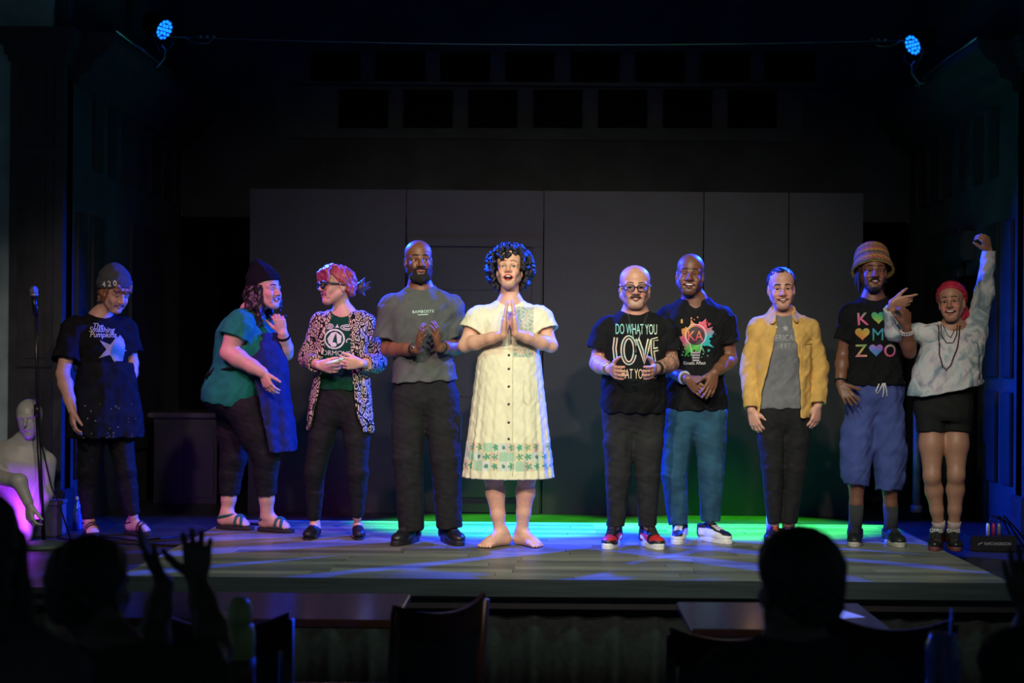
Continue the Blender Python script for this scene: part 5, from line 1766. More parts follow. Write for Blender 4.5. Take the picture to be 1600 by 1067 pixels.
# ================================================================ person in the cream dress
def person_dress():
    P = Person(798, 853, 'barefoot person in a curly black wig and cream buttoned dress, palms pressed together')
    p = P.pt
    P.torso(p(797, 612), p(797, 477), 0, ws=1.02, ds=1.0)
    P.head(p(796, 423, -0.03), -3, 13, 0, 1.06, smile=0.4, open=1.25, squint=0.0, wide=0.92, jaw=0.95, neck=0.054)
    P.arm('a', p(748, 496, 0.0), p(726, 540, -0.05), p(786, 523, -0.22), 0.98)
    P.arm('b', p(844, 496, 0.0), p(861, 540, -0.05), p(806, 521, -0.22), 0.98)
    P.leg('a', p(775, 630), p(771, 745, -0.02), p(781, 828), 1.0)
    P.leg('b', p(822, 630), p(823, 745, -0.02), p(816, 824, .03), 1.0)
    ga, gb = p(783, 850, 0.0) * [1, 1, 0], p(816, 846, 0.04) * [1, 1, 0]
    P.body((0.70, 0.40, 0.275), [((P.arms['a'][2], (0.10, -0.06, 1), (0, 1, 0.1), (1, 0, 0)), dict(curl=(1, 3, 2), spread=1.5, tout=.35, tcurl=3, s=1.1)),
                                 ((P.arms['b'][2], (-0.10, -0.06, 1), (0, 1, 0.1), (-1, 0, 0)), dict(curl=(1, 3, 2), spread=1.5, tout=.35, tcurl=3, s=1.1))],
           feet=[(ga, -42, 1.05), (gb, 40, 1.05)], barelegs=True, lips=(0.68, 0.07, 0.08), stubble=((0.22, 0.16, 0.13), -0.045, 0.30))
    P.face(brow=(0.28, 0.14, 0.08), iris=(0.10, 0.13, 0.12), look=(0, 0.1), bz=.032)
    # wig of separate curls
    f = Field(); rnd = random.Random(11)
    A, hs = P.HA, P.HS
    pts = []
    for i in range(900):
        v = nrm([rnd.gauss(0, 1), rnd.gauss(0, 1), rnd.gauss(0, 1)])
        q = np.array([v[0] * .124, v[1] * .105 - .020, v[2] * .132 + .020])
        if q[1] > 0.0 and q[2] < 0.064 + 0.02 * math.sin(q[0] * 60) and abs(q[0]) < 0.078: continue
        if q[2] < -0.10: continue
        if any(np.linalg.norm(q - o) < 0.021 for o in pts): continue
        pts.append(q)
    f.ell(P.H(0, -0.03, 0.045), np.array((.098, .080, .092)) * hs, A, .01)
    f.half(P.H(0, 0.058, 0.06), A[1] - A[2] * .3, .01)
    for q in pts:
        c = P.H(*q)
        r_ = rnd.uniform(.017, .024)
        a = rnd.uniform(0, 6.28)
        tw = np.array([math.cos(a), -0.4, math.sin(a)]) * .012
        f.chain([c - tw, c + tw + [0, -.004, 0], c + tw * .2 + [0, -.012, -.012]], [r_ * .62, r_ * .62, r_ * .45], .003)
    P.garment('wig', mat('black_wig_hair', (0.006, 0.006, 0.010), .35, var=.4, vscale=120, bump=.5, bscale=260), f, .0042, [(.0012, (300, 200, 260), .2)])
    # dress
    f = Field()
    f.loft(P.pel, P.TA, P.st, .02, inf=.016, t0=.30 * P.TL, t1=1.03 * P.TL)
    for sd, (sh, el, wr, r) in P.arms.items():
        f.cone(P.nek - P.TA[2] * .012, lerp(P.nek, sh, .9), .050, .054, .05)
        e2 = lerp(sh, el, .50)
        f.ell(sh, .068, k=.04); f.ccone(sh, e2, .070, .082, .03)
        f.ccone(lerp(sh, e2, .75), e2 + nrm(el - sh) * .03, .066, .066, .003, 'sub')
    f.ell(P.nek + P.TA[1] * .02 + P.TA[2] * .03, (.070, .075, .055), P.TA, .006, 'sub')
    zt, z0 = p(0, 540)[2], p(0, 746)[2]
    Hh = zt - z0
    up = np.array([[1, 0, 0], [0, -1, 0], [0, 0, 1.0]])
    O_ = p(794, 746); O_[1] = 0.0
    skirt = [(0, .268, .205, .19), (Hh * .15, .256, .195, .182), (Hh * .4, .232, .178, .168), (Hh * .7, .205, .160, .15), (Hh * .9, .186, .145, .135), (Hh * 1.02, .168, .128, .120)]
    fo = (.017, 21, .7, Hh * 1.0, Hh * .4)
    f.loft(O_, up, skirt, .012, fold=fo, n=2.1)
    f.loft(O_, up, skirt, .004, 'sub', inf=-.015, t0=-.02, t1=Hh * .35, fold=fo, n=2.1)
    zb0, zb1 = p(0, 726)[2], p(0, 683)[2]
    cream = np.array((0.78, 0.76, 0.55))
    rn = np.random.RandomState(4)
    tiles = rn.randint(0, 6, (60, 3))
    pal = np.array([(.52, .66, .48), (.15, .48, .36), (.72, .60, .30), (.50, .62, .66), (.70, .42, .38), (.66, .70, .52)])

    def dcol(V):
        C = np.tile(cream, (len(V), 1))
        b = (V[:, 2] > zb0) & (V[:, 2] < zb1)
        ang = np.arctan2(-(V[:, 1]), V[:, 0] - O_[0]) * .24
        ci = np.floor((ang + 2) / .058).astype(int) % 60
        ri = np.clip(((V[:, 2] - zb0) / (zb1 - zb0) * 3).astype(int), 0, 2)
        C[b] = pal[tiles[ci[b], ri[b]]] * .6 + cream * .38
        # leaf and palm motifs
        uu = ((ang + 2) / .058) % 1 - .5; ww = ((V[:, 2] - zb0) / (zb1 - zb0) * 3) % 1 - .5
        th = np.arctan2(ww, uu); rr = np.hypot(uu, ww)
        mot = b & (rr < .34 * np.abs(np.cos(2.5 * th)) + .08) & (tiles[ci, ri] % 2 == 0)
        C[mot] = (.10, .34, .24)
        mot2 = b & (rr < .22) & (tiles[ci, ri] == 3)
        C[mot2] = (.10, .24, .22)
        # printed yoke on one side of the bodice
        yk = (V[:, 2] > p(0, 552)[2]) & (V[:, 2] < p(0, 474)[2]) & (V[:, 0] > p(806, 0)[0]) & (V[:, 0] < p(838, 0)[0]) & (V[:, 1] < 0.02)
        pt_ = np.sin(V[:, 0] * 150 + 2 * np.sin(V[:, 2] * 90)) * np.sin(V[:, 2] * 130 + 2 * np.sin(V[:, 0] * 70))
        C[yk] = C[yk] * .80
        C[yk & (pt_ > .12)] = (.30, .44, .36)
        C[yk & (pt_ < -.5)] = (.55, .44, .34)
        return C
    dm = mat('cream_linen', vcol=True, rough=.9, var=.07, vscale=16, bump=.18, bscale=180, spec=.15)
    dr = P.garment('dress', dm, f, .0058, [(0.0010, (130, 20, -6), 1.3), (0.0007, (-170, 30, 8), .4)], cols=dcol)
    bt = mat('dark_button', (.05, .035, .02), .35)
    for y in (555, 576, 603, 630, 658, 683):
        h_ = P.bvh['dress'].ray_cast(Vector(p(796, y) + np.array([0, -.6, 0])), Vector((0, 1, 0)), 1.2)
        if h_[0] is not None:
            MB().lathe([(.007, -.002), (.008, .001), (.006, .004)], np.array(h_[0]), 12, np.array([[1, 0, 0], [0, 0, 1], [0, -1, 0]])).build('button', bt, dr, True)
    # placket edge, pocket outline, waist seam
    seam = mat('dress_seam', (.50, .50, .34), .9)
    for nm, pl in (('placket_edge', [(802, y) for y in range(548, 744, 8)]), ('pocket_edge', [(818, 595), (818, 625), (824, 631), (838, 629), (840, 595), (818, 595)]), ('waist_seam', [(x, 545) for x in range(754, 842, 6)])):
        pts = []
        for x, y in pl:
            h_ = P.bvh['dress'].ray_cast(Vector(p(x, y) + np.array([0, -.6, 0])), Vector((0, 1, 0)), 1.2)
            if h_[0] is not None: pts.append(np.array(h_[0]))
        MB().tube(pts, .0022, 6).build(nm, seam, dr, True)
    return P
# ================================================================ bald man with glasses, LOVE shirt
def person_love():
    P = Person(985, 853, 'bald person with black glasses and grey goatee in a black LOVE lettered T-shirt, red sneakers')
    p = P.pt
    st = [(-.24, .09, .07, .08), (-.12, .158, .12, .125), (0, .172, .145, .130), (.25, .172, .165, .115), (.45, .170, .158, .110), (.65, .172, .140, .112), (.80, .175, .122, .110), (.91, .145, .092, .095), (1.0, .085, .062, .070), (1.05, .06, .052, .057)]
    P.torso(p(990, 632), p(992, 492), 0, st=st)
    P.head(p(992, 450, -0.04), 0, -3, 0, 1.09, smile=1.0, open=0.12, squint=0.7, wide=1.06, nose=1.1, jaw=1.15, neck=0.062)
    P.arm('a', p(947, 516, 0.0), p(933, 568, 0.0), p(954, 577, -0.23), 1.12)
    P.arm('b', p(1037, 516, 0.0), p(1049, 568, 0.0), p(1023, 577, -0.23), 1.12)
    P.leg('a', p(967, 645), p(966, 740, -0.03), p(962, 822), 1.0)
    P.leg('b', p(1013, 645), p(1012, 740, -0.03), p(1012, 822), 1.0)
    P.body((0.55, 0.275, 0.185), [((P.arms['a'][2], (0.26, -0.92, -0.16), (-0.15, -0.1, 1), (1, 0.3, 0)), dict(curl=(14, 20, 15), spread=4, tout=.75, s=1.06)),
                                  ((P.arms['b'][2], (-0.26, -0.92, -0.16), (0.15, -0.1, 1), (-1, 0.3, 0)), dict(curl=(14, 20, 15), spread=4, tout=.75, s=1.06))],
           lips=(0.55, 0.2, 0.17), stubble=((0.17, 0.14, 0.125), -0.046, 0.55), tattoo=[('b', 0.35, 1.9), ('a', 0.40, 0.72)])
    P.face(brow=(0.03, 0.02, 0.015), browr=0.0030, bz=0.028)
    f = Field()
    for q in (-1, 1):
        f.chain([P.H(q * .003, .098, -.042), P.H(q * .018, .091, -.044), P.H(q * .034, .076, -.050)], [.0055, .0055, .003], .004)
    P.garment('moustache', mat('grey_brown_hair', (.10, .075, .06), .8, var=.5, vscale=300, bump=.5, bscale=500), f, .0032, None)
    fr = mat('black_frame', (.006, .006, .007), .25)
    gl, lens = MB(), MB()
    for q in (-1, 1):
        cx = q * .036
        ring = []
        for t in np.linspace(0, 2 * math.pi, 25):
            c_, s_ = math.cos(t), math.sin(t)
            e = .62
            xx = cx + .0285 * math.copysign(abs(c_) ** e, c_); zz = .001 + .0195 * math.copysign(abs(s_) ** .75, s_) * (1 if s_ < 0 else .92)
            ring.append(P.H(xx, .106 - .22 * abs(xx) * .5, zz))
        gl.tube(ring, .0030, 6, caps=False)
        gl.tube([P.H(q * .066, .099, .010), P.H(q * .083, .075, .010), P.H(q * .086, .0, .008), P.H(q * .086, -.02, .0)], .0035, 6)
        lens._add([P.H(cx, .101, .001)] + ring[:-1], [(0, i + 1, (i + 1) % 24 + 1) for i in range(24)])
    gl.tube([P.H(-.009, .105, .004), P.H(0, .110, .007), P.H(.009, .105, .004)], .003, 6)
    go = gl.build('glasses', fr, P.root, True)
    lens.build('lens', mat('spectacle_lens', (0.9, 0.95, 0.95), 0.05, trans=1.0), go, True)
    sh = P.shirt('shirt', BLACK(), 0.020, -0.09, 0.60, (0.068, 0.080), 0.076, fold=(0.015, 6, .3, .3 * P.TL, -.1 * P.TL))
    u, v, n = P.TA[0], P.TA[2], P.TA[1]
    pas = [(.75, .55, .45), (.35, .62, .62), (.80, .50, .42), (.30, .60, .55), (.78, .62, .42), (.75, .72, .50)]
    gc = lambda a, b: ramp(pas, .5 + 3.2 * a + .25 * math.sin(30 * b + 14 * a))
    org = p(991, 540)
    k = 1 / 266.0
    X = lambda x, y: ((x - 991) * k, -(y - 540) * k)
    teal = lambda a, b: ramp([(.25, .62, .60), (.30, .70, .66), (.62, .74, .60)], .5 + 4 * a)
    P.print2d('shirt', move2d(text2d('DO WHAT YOU', .088, .385), *X(992, 514.5)), org, u, v, n, teal, 'lettering', parent=sh)
    P.print2d('shirt', move2d(text2d('WHAT YOU DO', .082, .42), *X(992, 584)), org, u, v, n, lambda a, b: ramp([(.70, .50, .30), (.72, .66, .52), (.70, .45, .22), (.62, .60, .30)], .5 + 4 * a), 'lettering', parent=sh)
    L = [[X(960, 528), X(958, 545), X(960, 562), X(964, 562)], arc2d(*X(980, 547.5), .036, .076, 90, 450, 26), [X(993, 529), X(1000, 548), X(1004, 566), X(1008, 548), X(1012, 530)],
         [X(1020, 566), X(1017, 548), X(1017, 531), X(1026, 529)], [X(1017, 547), X(1026, 545)]]
    for off, w, c in ((.0022, .024, gc), (.0042, .0095, (.012, .012, .014))):
        for i, pl in enumerate(L):
            P.print2d('shirt', ribbon(pl[:-1] if i == 1 else pl, w, closed=(i == 1)), org, u, v, n, c, 'love_lettering' if off < .003 else 'lettering_core', off=off, parent=sh, maxe=.02)
    chain_necklace(P, ['shirt', 'body'], [X(979, 489), X(982, 505), X(987, 527), X(991, 542), X(996, 527), X(1004, 505), X(1010, 490)], org, u, v, n, .0018, mat('silver_chain', (.45, .47, .45), .3, .9), 'necklace')
    chain_necklace(P, ['shirt'], [X(990, 541), X(991.5, 548), X(991, 553)], org, u, v, n, .011, mat('dark_pendant', (.02, .02, .02), .4, .5), 'pendant')
    jm = mat('black_denim', (.018, .019, .021), .85, var=.35, vscale=9, bump=.2, bscale=220, spec=.2)
    P.pants('jeans', jm, .100, .076, .052, -.03, .004, .99)
    red, blk, wht = (.50, .02, .02), (.008, .008, .009), (.72, .72, .70)

    def sc(x, y, z):
        if z > .085: return blk
        if y > .155: return blk if z < .05 else red
        if y > .115: return red if z > .045 and abs(x) < .05 else blk
        if abs(x) > .030 and -.01 < y < .085 and .030 < z < .07: 
            return wht if abs((z - .035) - (.05 - y) * .35) < .009 else red
        if y < -.035: return red if z < .07 else blk
        return blk
    for q, (x, y, yw) in enumerate(((959, 843, -14), (1013, 843, 16))):
        o = P.shoe(p(x, y, .02) * [1, 1, 0], yw, sc, (.70, .72, .70), 1.06, high=.135, soleh=.034, lace=(.010, .010, .010))
        A = frame(yw); g = p(x, y, .02) * [1, 1, 0]
        MB().lathe([(.048, .112), (.052, .116), (.052, .136), (.048, .14)], g + A[1] * -.028 * 1.06, 24, np.array([A[0], A[1], A[2]])).build('ankle_strap', mat('black_strap', (.01, .01, .011), .45), o, True)
    band_ring(P, 'b', 1, .88, mat('black_rubber', (.008, .008, .01), .5), 'wristband', .03)
    band_ring(P, 'a', 1, .90, mat('steel_bracelet', (.35, .33, .30), .3, .8), 'bracelet', .012)
    return P


# ================================================================ bald laughing man, paint splash shirt
def person_splash():
    P = Person(1090, 846, 'bald laughing person in a black T-shirt with a paint-splash bulb and blue jeans')
    p = P.pt
    P.torso(p(1086, 628), p(1085, 472), -4, ws=1.06, ds=1.0)
    P.head(p(1078, 431, -0.05), -6, 2, -4, 1.10, smile=1.1, open=0.75, squint=1.3, wide=0.95, nose=1.2, jaw=1.05, neck=0.060)
    P.arm('a', p(1042, 498, 0.03), p(1040, 578, 0.05), p(1074, 592, -0.17), 1.05)
    P.arm('b', p(1129, 498, 0.0), p(1141, 562, 0.0), p(1117, 582, -0.20), 1.05)
    P.leg('a', p(1062, 645), p(1053, 739, -0.03), p(1060, 818), 1.0)
    P.leg('b', p(1110, 645), p(1111, 739, -0.03), p(1110, 813), 1.0)
    P.body((0.175, 0.072, 0.040), [((P.arms['a'][2], (0.55, -0.45, -0.50), (0.5, -0.5, .6), (-.2, .8, -.6)), dict(curl=(14, 18, 12), spread=5, s=1.05)),
                                   ((P.arms['b'][2], (-0.30, -0.40, -0.80), (-0.7, -0.4, .35), (.3, .9, -.3)), dict(curl=(10, 15, 10), spread=6, s=1.05))],
           lips=(0.28, 0.085, 0.07), stubble=((0.015, 0.011, 0.010), -0.066, 0.6))
    P.face(brow=(0.010, 0.007, 0.006), browr=.0034)
    sh = P.shirt('shirt', BLACK(), 0.020, -0.08, 0.60, (0.068, 0.078), 0.072, vneck=0.045)
    u, v, n = P.TA[0], P.TA[2], P.TA[1]
    org = p(1085, 530); k = 1 / 257.
    X = lambda x, y: ((x - 1085) * k, -(y - 530) * k)
    rnd = random.Random(7)
    pts = []
    for i in range(72):
        a = 2 * math.pi * i / 72
        r_ = .090 + .024 * math.sin(5 * a) * math.sin(3 * a + 1) + (rnd.uniform(.0, .040) if i % 3 == 0 else 0)
        pts.append((r_ * math.cos(a) * .98 + X(1086, 0)[0], r_ * math.sin(a) + X(0, 527)[1]))
    drops = [ellipse2d(X(1086, 0)[0] + r_ * math.cos(a), X(0, 527)[1] + r_ * math.sin(a), rr, rr, 8) for a, r_, rr in [(rnd.uniform(0, 6.28), rnd.uniform(.105, .135), rnd.uniform(.002, .007)) for _ in range(30)]]

    def spc(a, b):
        x, y = a - X(1086, 0)[0], b - X(0, 527)[1]
        t = (math.degrees(math.atan2(y, x)) + 360) % 360
        return ramp([(.02, .45, .60), (.62, .08, .14), (.70, .10, .16), (.70, .40, .04), (.62, .22, .05), (.65, .08, .25), (.03, .42, .06), (.10, .45, .05), (.02, .42, .42), (.02, .45, .60)], t / 360)
    P.print2d('shirt', join2d(fan2d(pts), *drops), org, u, v, n, spc, 'paint_splash_print', parent=sh, off=.002)
    bulb = arc2d(*X(1086, 524), .062, .064, -55, 235, 26)
    bulb = bulb + [X(1080, 552), X(1092, 552)]
    P.print2d('shirt', ellipse2d(*X(1086, 525), .054, .056), org, u, v, n, (.045, .022, .035), 'bulb_shade', parent=sh, off=.0042)
    P.print2d('shirt', ribbon(bulb, .005, True), org, u, v, n, (.72, .50, .55), 'bulb_outline', parent=sh, off=.006)
    P.print2d('shirt', move2d(text2d('KA', .085, .85, bold=.006), *X(1085, 525)), org, u, v, n, lambda a, b: ramp([(.70, .40, .05), (.70, .12, .10), (.60, .06, .22)], .5 - 9 * (b - X(0, 525)[1])), 'lettering', parent=sh, off=.0065)
    base = join2d(*[ribbon([X(1079 + i * .6, 551 + 4 * i), X(1093 - i * .6, 551 + 4 * i)], .010) for i in range(4)])
    P.print2d('shirt', base, org, u, v, n, (.35, .33, .40), 'bulb_base', parent=sh, off=.0065)
    P.print2d('shirt', move2d(text2d('Kinetic Affect', .028, .86, bold=.008), *X(1084, 567)), org, u, v, n, (.55, .55, .58), 'lettering', parent=sh)
    jm = mat('blue_denim', (.020, .070, .120), .85, var=.4, vscale=7, bump=.2, bscale=220, spec=.2)
    P.pants('jeans', jm, .100, .078, .060, -.02, .004, 1.0)
    wht, blk = (.68, .68, .68), (.010, .010, .011)
    sc = lambda x, y, z: blk if (z > .062 - .12 * (y - .06) and abs(x) < .030) or z > .075 or y < -.03 else wht
    P.shoe(p(1062, 837, .03) * [1, 1, 0], -10, sc, (.66, .66, .66), 1.08, high=.095, lace=(.60, .62, .62))
    P.shoe(p(1106, 833, .05) * [1, 1, 0], 32, sc, (.66, .66, .66), 1.08, high=.095, lace=(.60, .62, .62))
    band_ring(P, 'a', 1, .86, mat('white_wristband', (.5, .55, .65), .5), 'wristband', .010, .008)
    return P


# ================================================================ person in yellow overshirt
def person_yellow():
    P = Person(1217, 846, 'smiling person in an open yellow overshirt, grey T-shirt and black trousers')
    p = P.pt
    P.torso(p(1222, 638), p(1222, 492), 0, ws=0.96, ds=0.95)
    P.head(p(1221, 452, -0.05), -4, -4, 2, 1.08, smile=1.0, open=0.5, squint=0.9, wide=0.95, jaw=0.95, neck=0.050)
    P.arm('a', p(1184, 514, 0.0), p(1172, 578, 0.02), p(1174, 641, -0.05), 0.95)
    P.arm('b', p(1263, 514, 0.0), p(1280, 576, 0.02), p(1278, 634, -0.05), 0.95)
    P.leg('a', p(1203, 648), p(1207, 728, -0.02), p(1210, 818), 0.95)
    P.leg('b', p(1245, 648), p(1243, 728, -0.02), p(1233, 818), 0.95)
    P.body((0.58, 0.30, 0.22), [((P.arms['a'][2], (0.30, -0.15, -1), (0.75, -0.6, .1), (.6, .7, 0)), dict(curl=(22, 28, 20), spread=5)),
                                ((P.arms['b'][2], (-0.22, -0.15, -1), (-0.75, -0.6, .1), (-.6, .7, 0)), dict(curl=(22, 28, 20), spread=5))],
           lips=(0.5, 0.17, 0.15), stubble=((0.10, 0.065, 0.05), -0.050, 0.28))
    P.face(brow=(0.02, 0.012, 0.009), browr=.0042, bz=.027)
    hair_cap(P, 'hair', mat('short_dark_hair', (.018, .012, .010), .55, var=.4, vscale=200, bump=.4, bscale=300), .0095, .048, -.062, temple=.62)
    sh = P.shirt('tee', mat('grey_cotton', (.16, .165, .18), .92, var=.12, bump=.15, bscale=250, spec=.15), .007, 0.0, .3, (.045, .045), .064, drop=.008)
    u, v, n = P.TA[0], P.TA[2], P.TA[1]
    X = lambda x, y: ((x - 1221) / 257., -(y - 530) / 257.)
    org = p(1221, 530)
    pr = join2d(move2d(text2d('AMERICAN', .052, .80, bold=.004), *X(1217, 528)), move2d(text2d('197', .048, .9, bold=.004), *X(1222, 541)), move2d(star2d(.020, .010, 5), *X(1223, 513)))
    P.print2d('tee', pr, org, u, v, n, (.34, .35, .36), 'lettering', parent=sh)
    ym = mat('yellow_twill', (.60, .37, .11), .9, var=.14, vscale=18, bump=.2, bscale=230, spec=.15)
    f = Field()
    st = [(-.10, .178, .140, .145), (.05, .180, .14, .145), (.3, .176, .138, .135), (.6, .176, .138, .128), (.80, .168, .125, .12), (.92, .135, .095, .10), (1.03, .080, .066, .075)]
    st = [(a * P.TL, w, d_, b_) for a, w, d_, b_ in st]
    fo = (.022, 7, .2, .5 * P.TL, -.1 * P.TL)
    f.loft(P.pel, P.TA, st, .02, fold=fo)
    for sd, (s_, el, wr, r) in P.arms.items():
        f.cone(P.nek - P.TA[2] * .01, lerp(P.nek, s_, .9), .050, .052, .05)
        f.ell(s_, .058, k=.04)
        f.chain([s_, el], [.060, .062], .03)
    f.ell(P.nek + P.TA[1] * .02 + P.TA[2] * .03, (.066, .07, .055), P.TA, .006, 'sub')

    def opening(x, y, z):
        px, py, pz = x - P.pel[0], y - P.pel[1], z - P.pel[2]
        uu = px * u[0] + py * u[1] + pz * u[2]; vv = px * n[0] + py * n[1] + pz * n[2]; tt = (px * v[0] + py * v[1] + pz * v[2]) / P.TL
        wl = np.interp(tt, [-.15, .2, .5, .8, 1.0], [.150, .135, .095, .055, .045]); wr_ = np.interp(tt, [-.15, .2, .5, .8, 1.0], [.095, .090, .085, .055, .045])
        return np.maximum(np.where(uu < 0, -uu - wl, uu - wr_), 0.0 - vv)
    f.func(opening, [-.2, -.35, P.T(0, 0, -.2)[2]], [.2, .1, P.T(0, 0, 1.1)[2]], .008, 'sub')
    f.loft(P.pel, P.TA, st, .004, 'sub', inf=-.016, t0=-.2 * P.TL, t1=.60 * P.TL, fold=fo)
    for sd, (s_, el, wr, r) in P.arms.items():
        f.chain([lerp(s_, el, .4), el], [.061, .062], .01)
        e2 = lerp(el, wr, .94)
        f.ccone(el, e2, .060, .050, .01)
        f.ccone(lerp(el, e2, .90), e2 + nrm(e2 - el) * .04, .037, .037, .003, 'sub')
    # collar wings
    for q in (-1, 1):
        f.cone(P.nek + u * q * .064 + n * .015 + v * .030, P.nek + u * q * .070 + n * .098 - v * .036, .026, .024, .004, flat=(n * .55 + u * q * .6 + v * .5, .28))
        f.cone(P.nek + u * q * .064 + n * .015 + v * .034, P.nek + u * q * .040 - n * .05 + v * .040, .024, .024, .004, flat=(u * q * .8 - n * .4 + v * .2, .28))
    o = P.garment('overshirt', ym, f, .0056, CLOTH_N)
    for y in (512, 545, 580, 612):
        h_ = P.bvh['overshirt'].ray_cast(Vector(p(1209 - (y - 512) * .16, y) + np.array([0, -.6, 0])), Vector((0, 1, 0)), 1.2)
        if h_[0] is not None:
            MB().lathe([(.006, -.002), (.007, .001), (.005, .003)], np.array(h_[0]), 12, np.array([[1, 0, 0], [0, 0, 1], [0, -1, 0]])).build('button', mat('cream_button', (.6, .55, .42), .4), o, True)
    pts = []
    for x, y in ((1247, 530), (1247, 558), (1256, 565), (1266, 558), (1266, 530), (1247, 530), (1247, 538), (1266, 538)):
        h_ = P.bvh['overshirt'].ray_cast(Vector(p(x, y) + np.array([0, -.6, 0])), Vector((0, 1, 0)), 1.2)
        if h_[0] is not None: pts.append(np.array(h_[0]))
    if len(pts) > 2: MB().tube(pts, .003, 6).build('pocket_edge', ym, o, True)
    P.pants('trousers', mat('black_trouser', (.012, .0125, .014), .85, var=.2, bump=.2, bscale=230, spec=.2), .094, .072, .048, .0, .0, .99)
    col = lambda x, y, z: ((.50, .10, .05) if x > 0 else (.16, .05, .30)) if z > .055 and .02 < y < .09 and abs(x) > .010 else (.012, .012, .014)
    for x, y, yw, xx in ((1208, 838, -16, 1211), (1233, 835, 8, 1233)):
        g = p(x, y, .02) * [1, 1, 0]
        P.shoe(g, yw, col, (.014, .014, .015), .98, high=.075, soleh=.022)
        MB().tube([g + [0, .02, .05], g + [0, .022, .16]], .040, 16).build('sock', mat('pale_sock', (.42, .44, .52), .9), P.root, True)
    return P


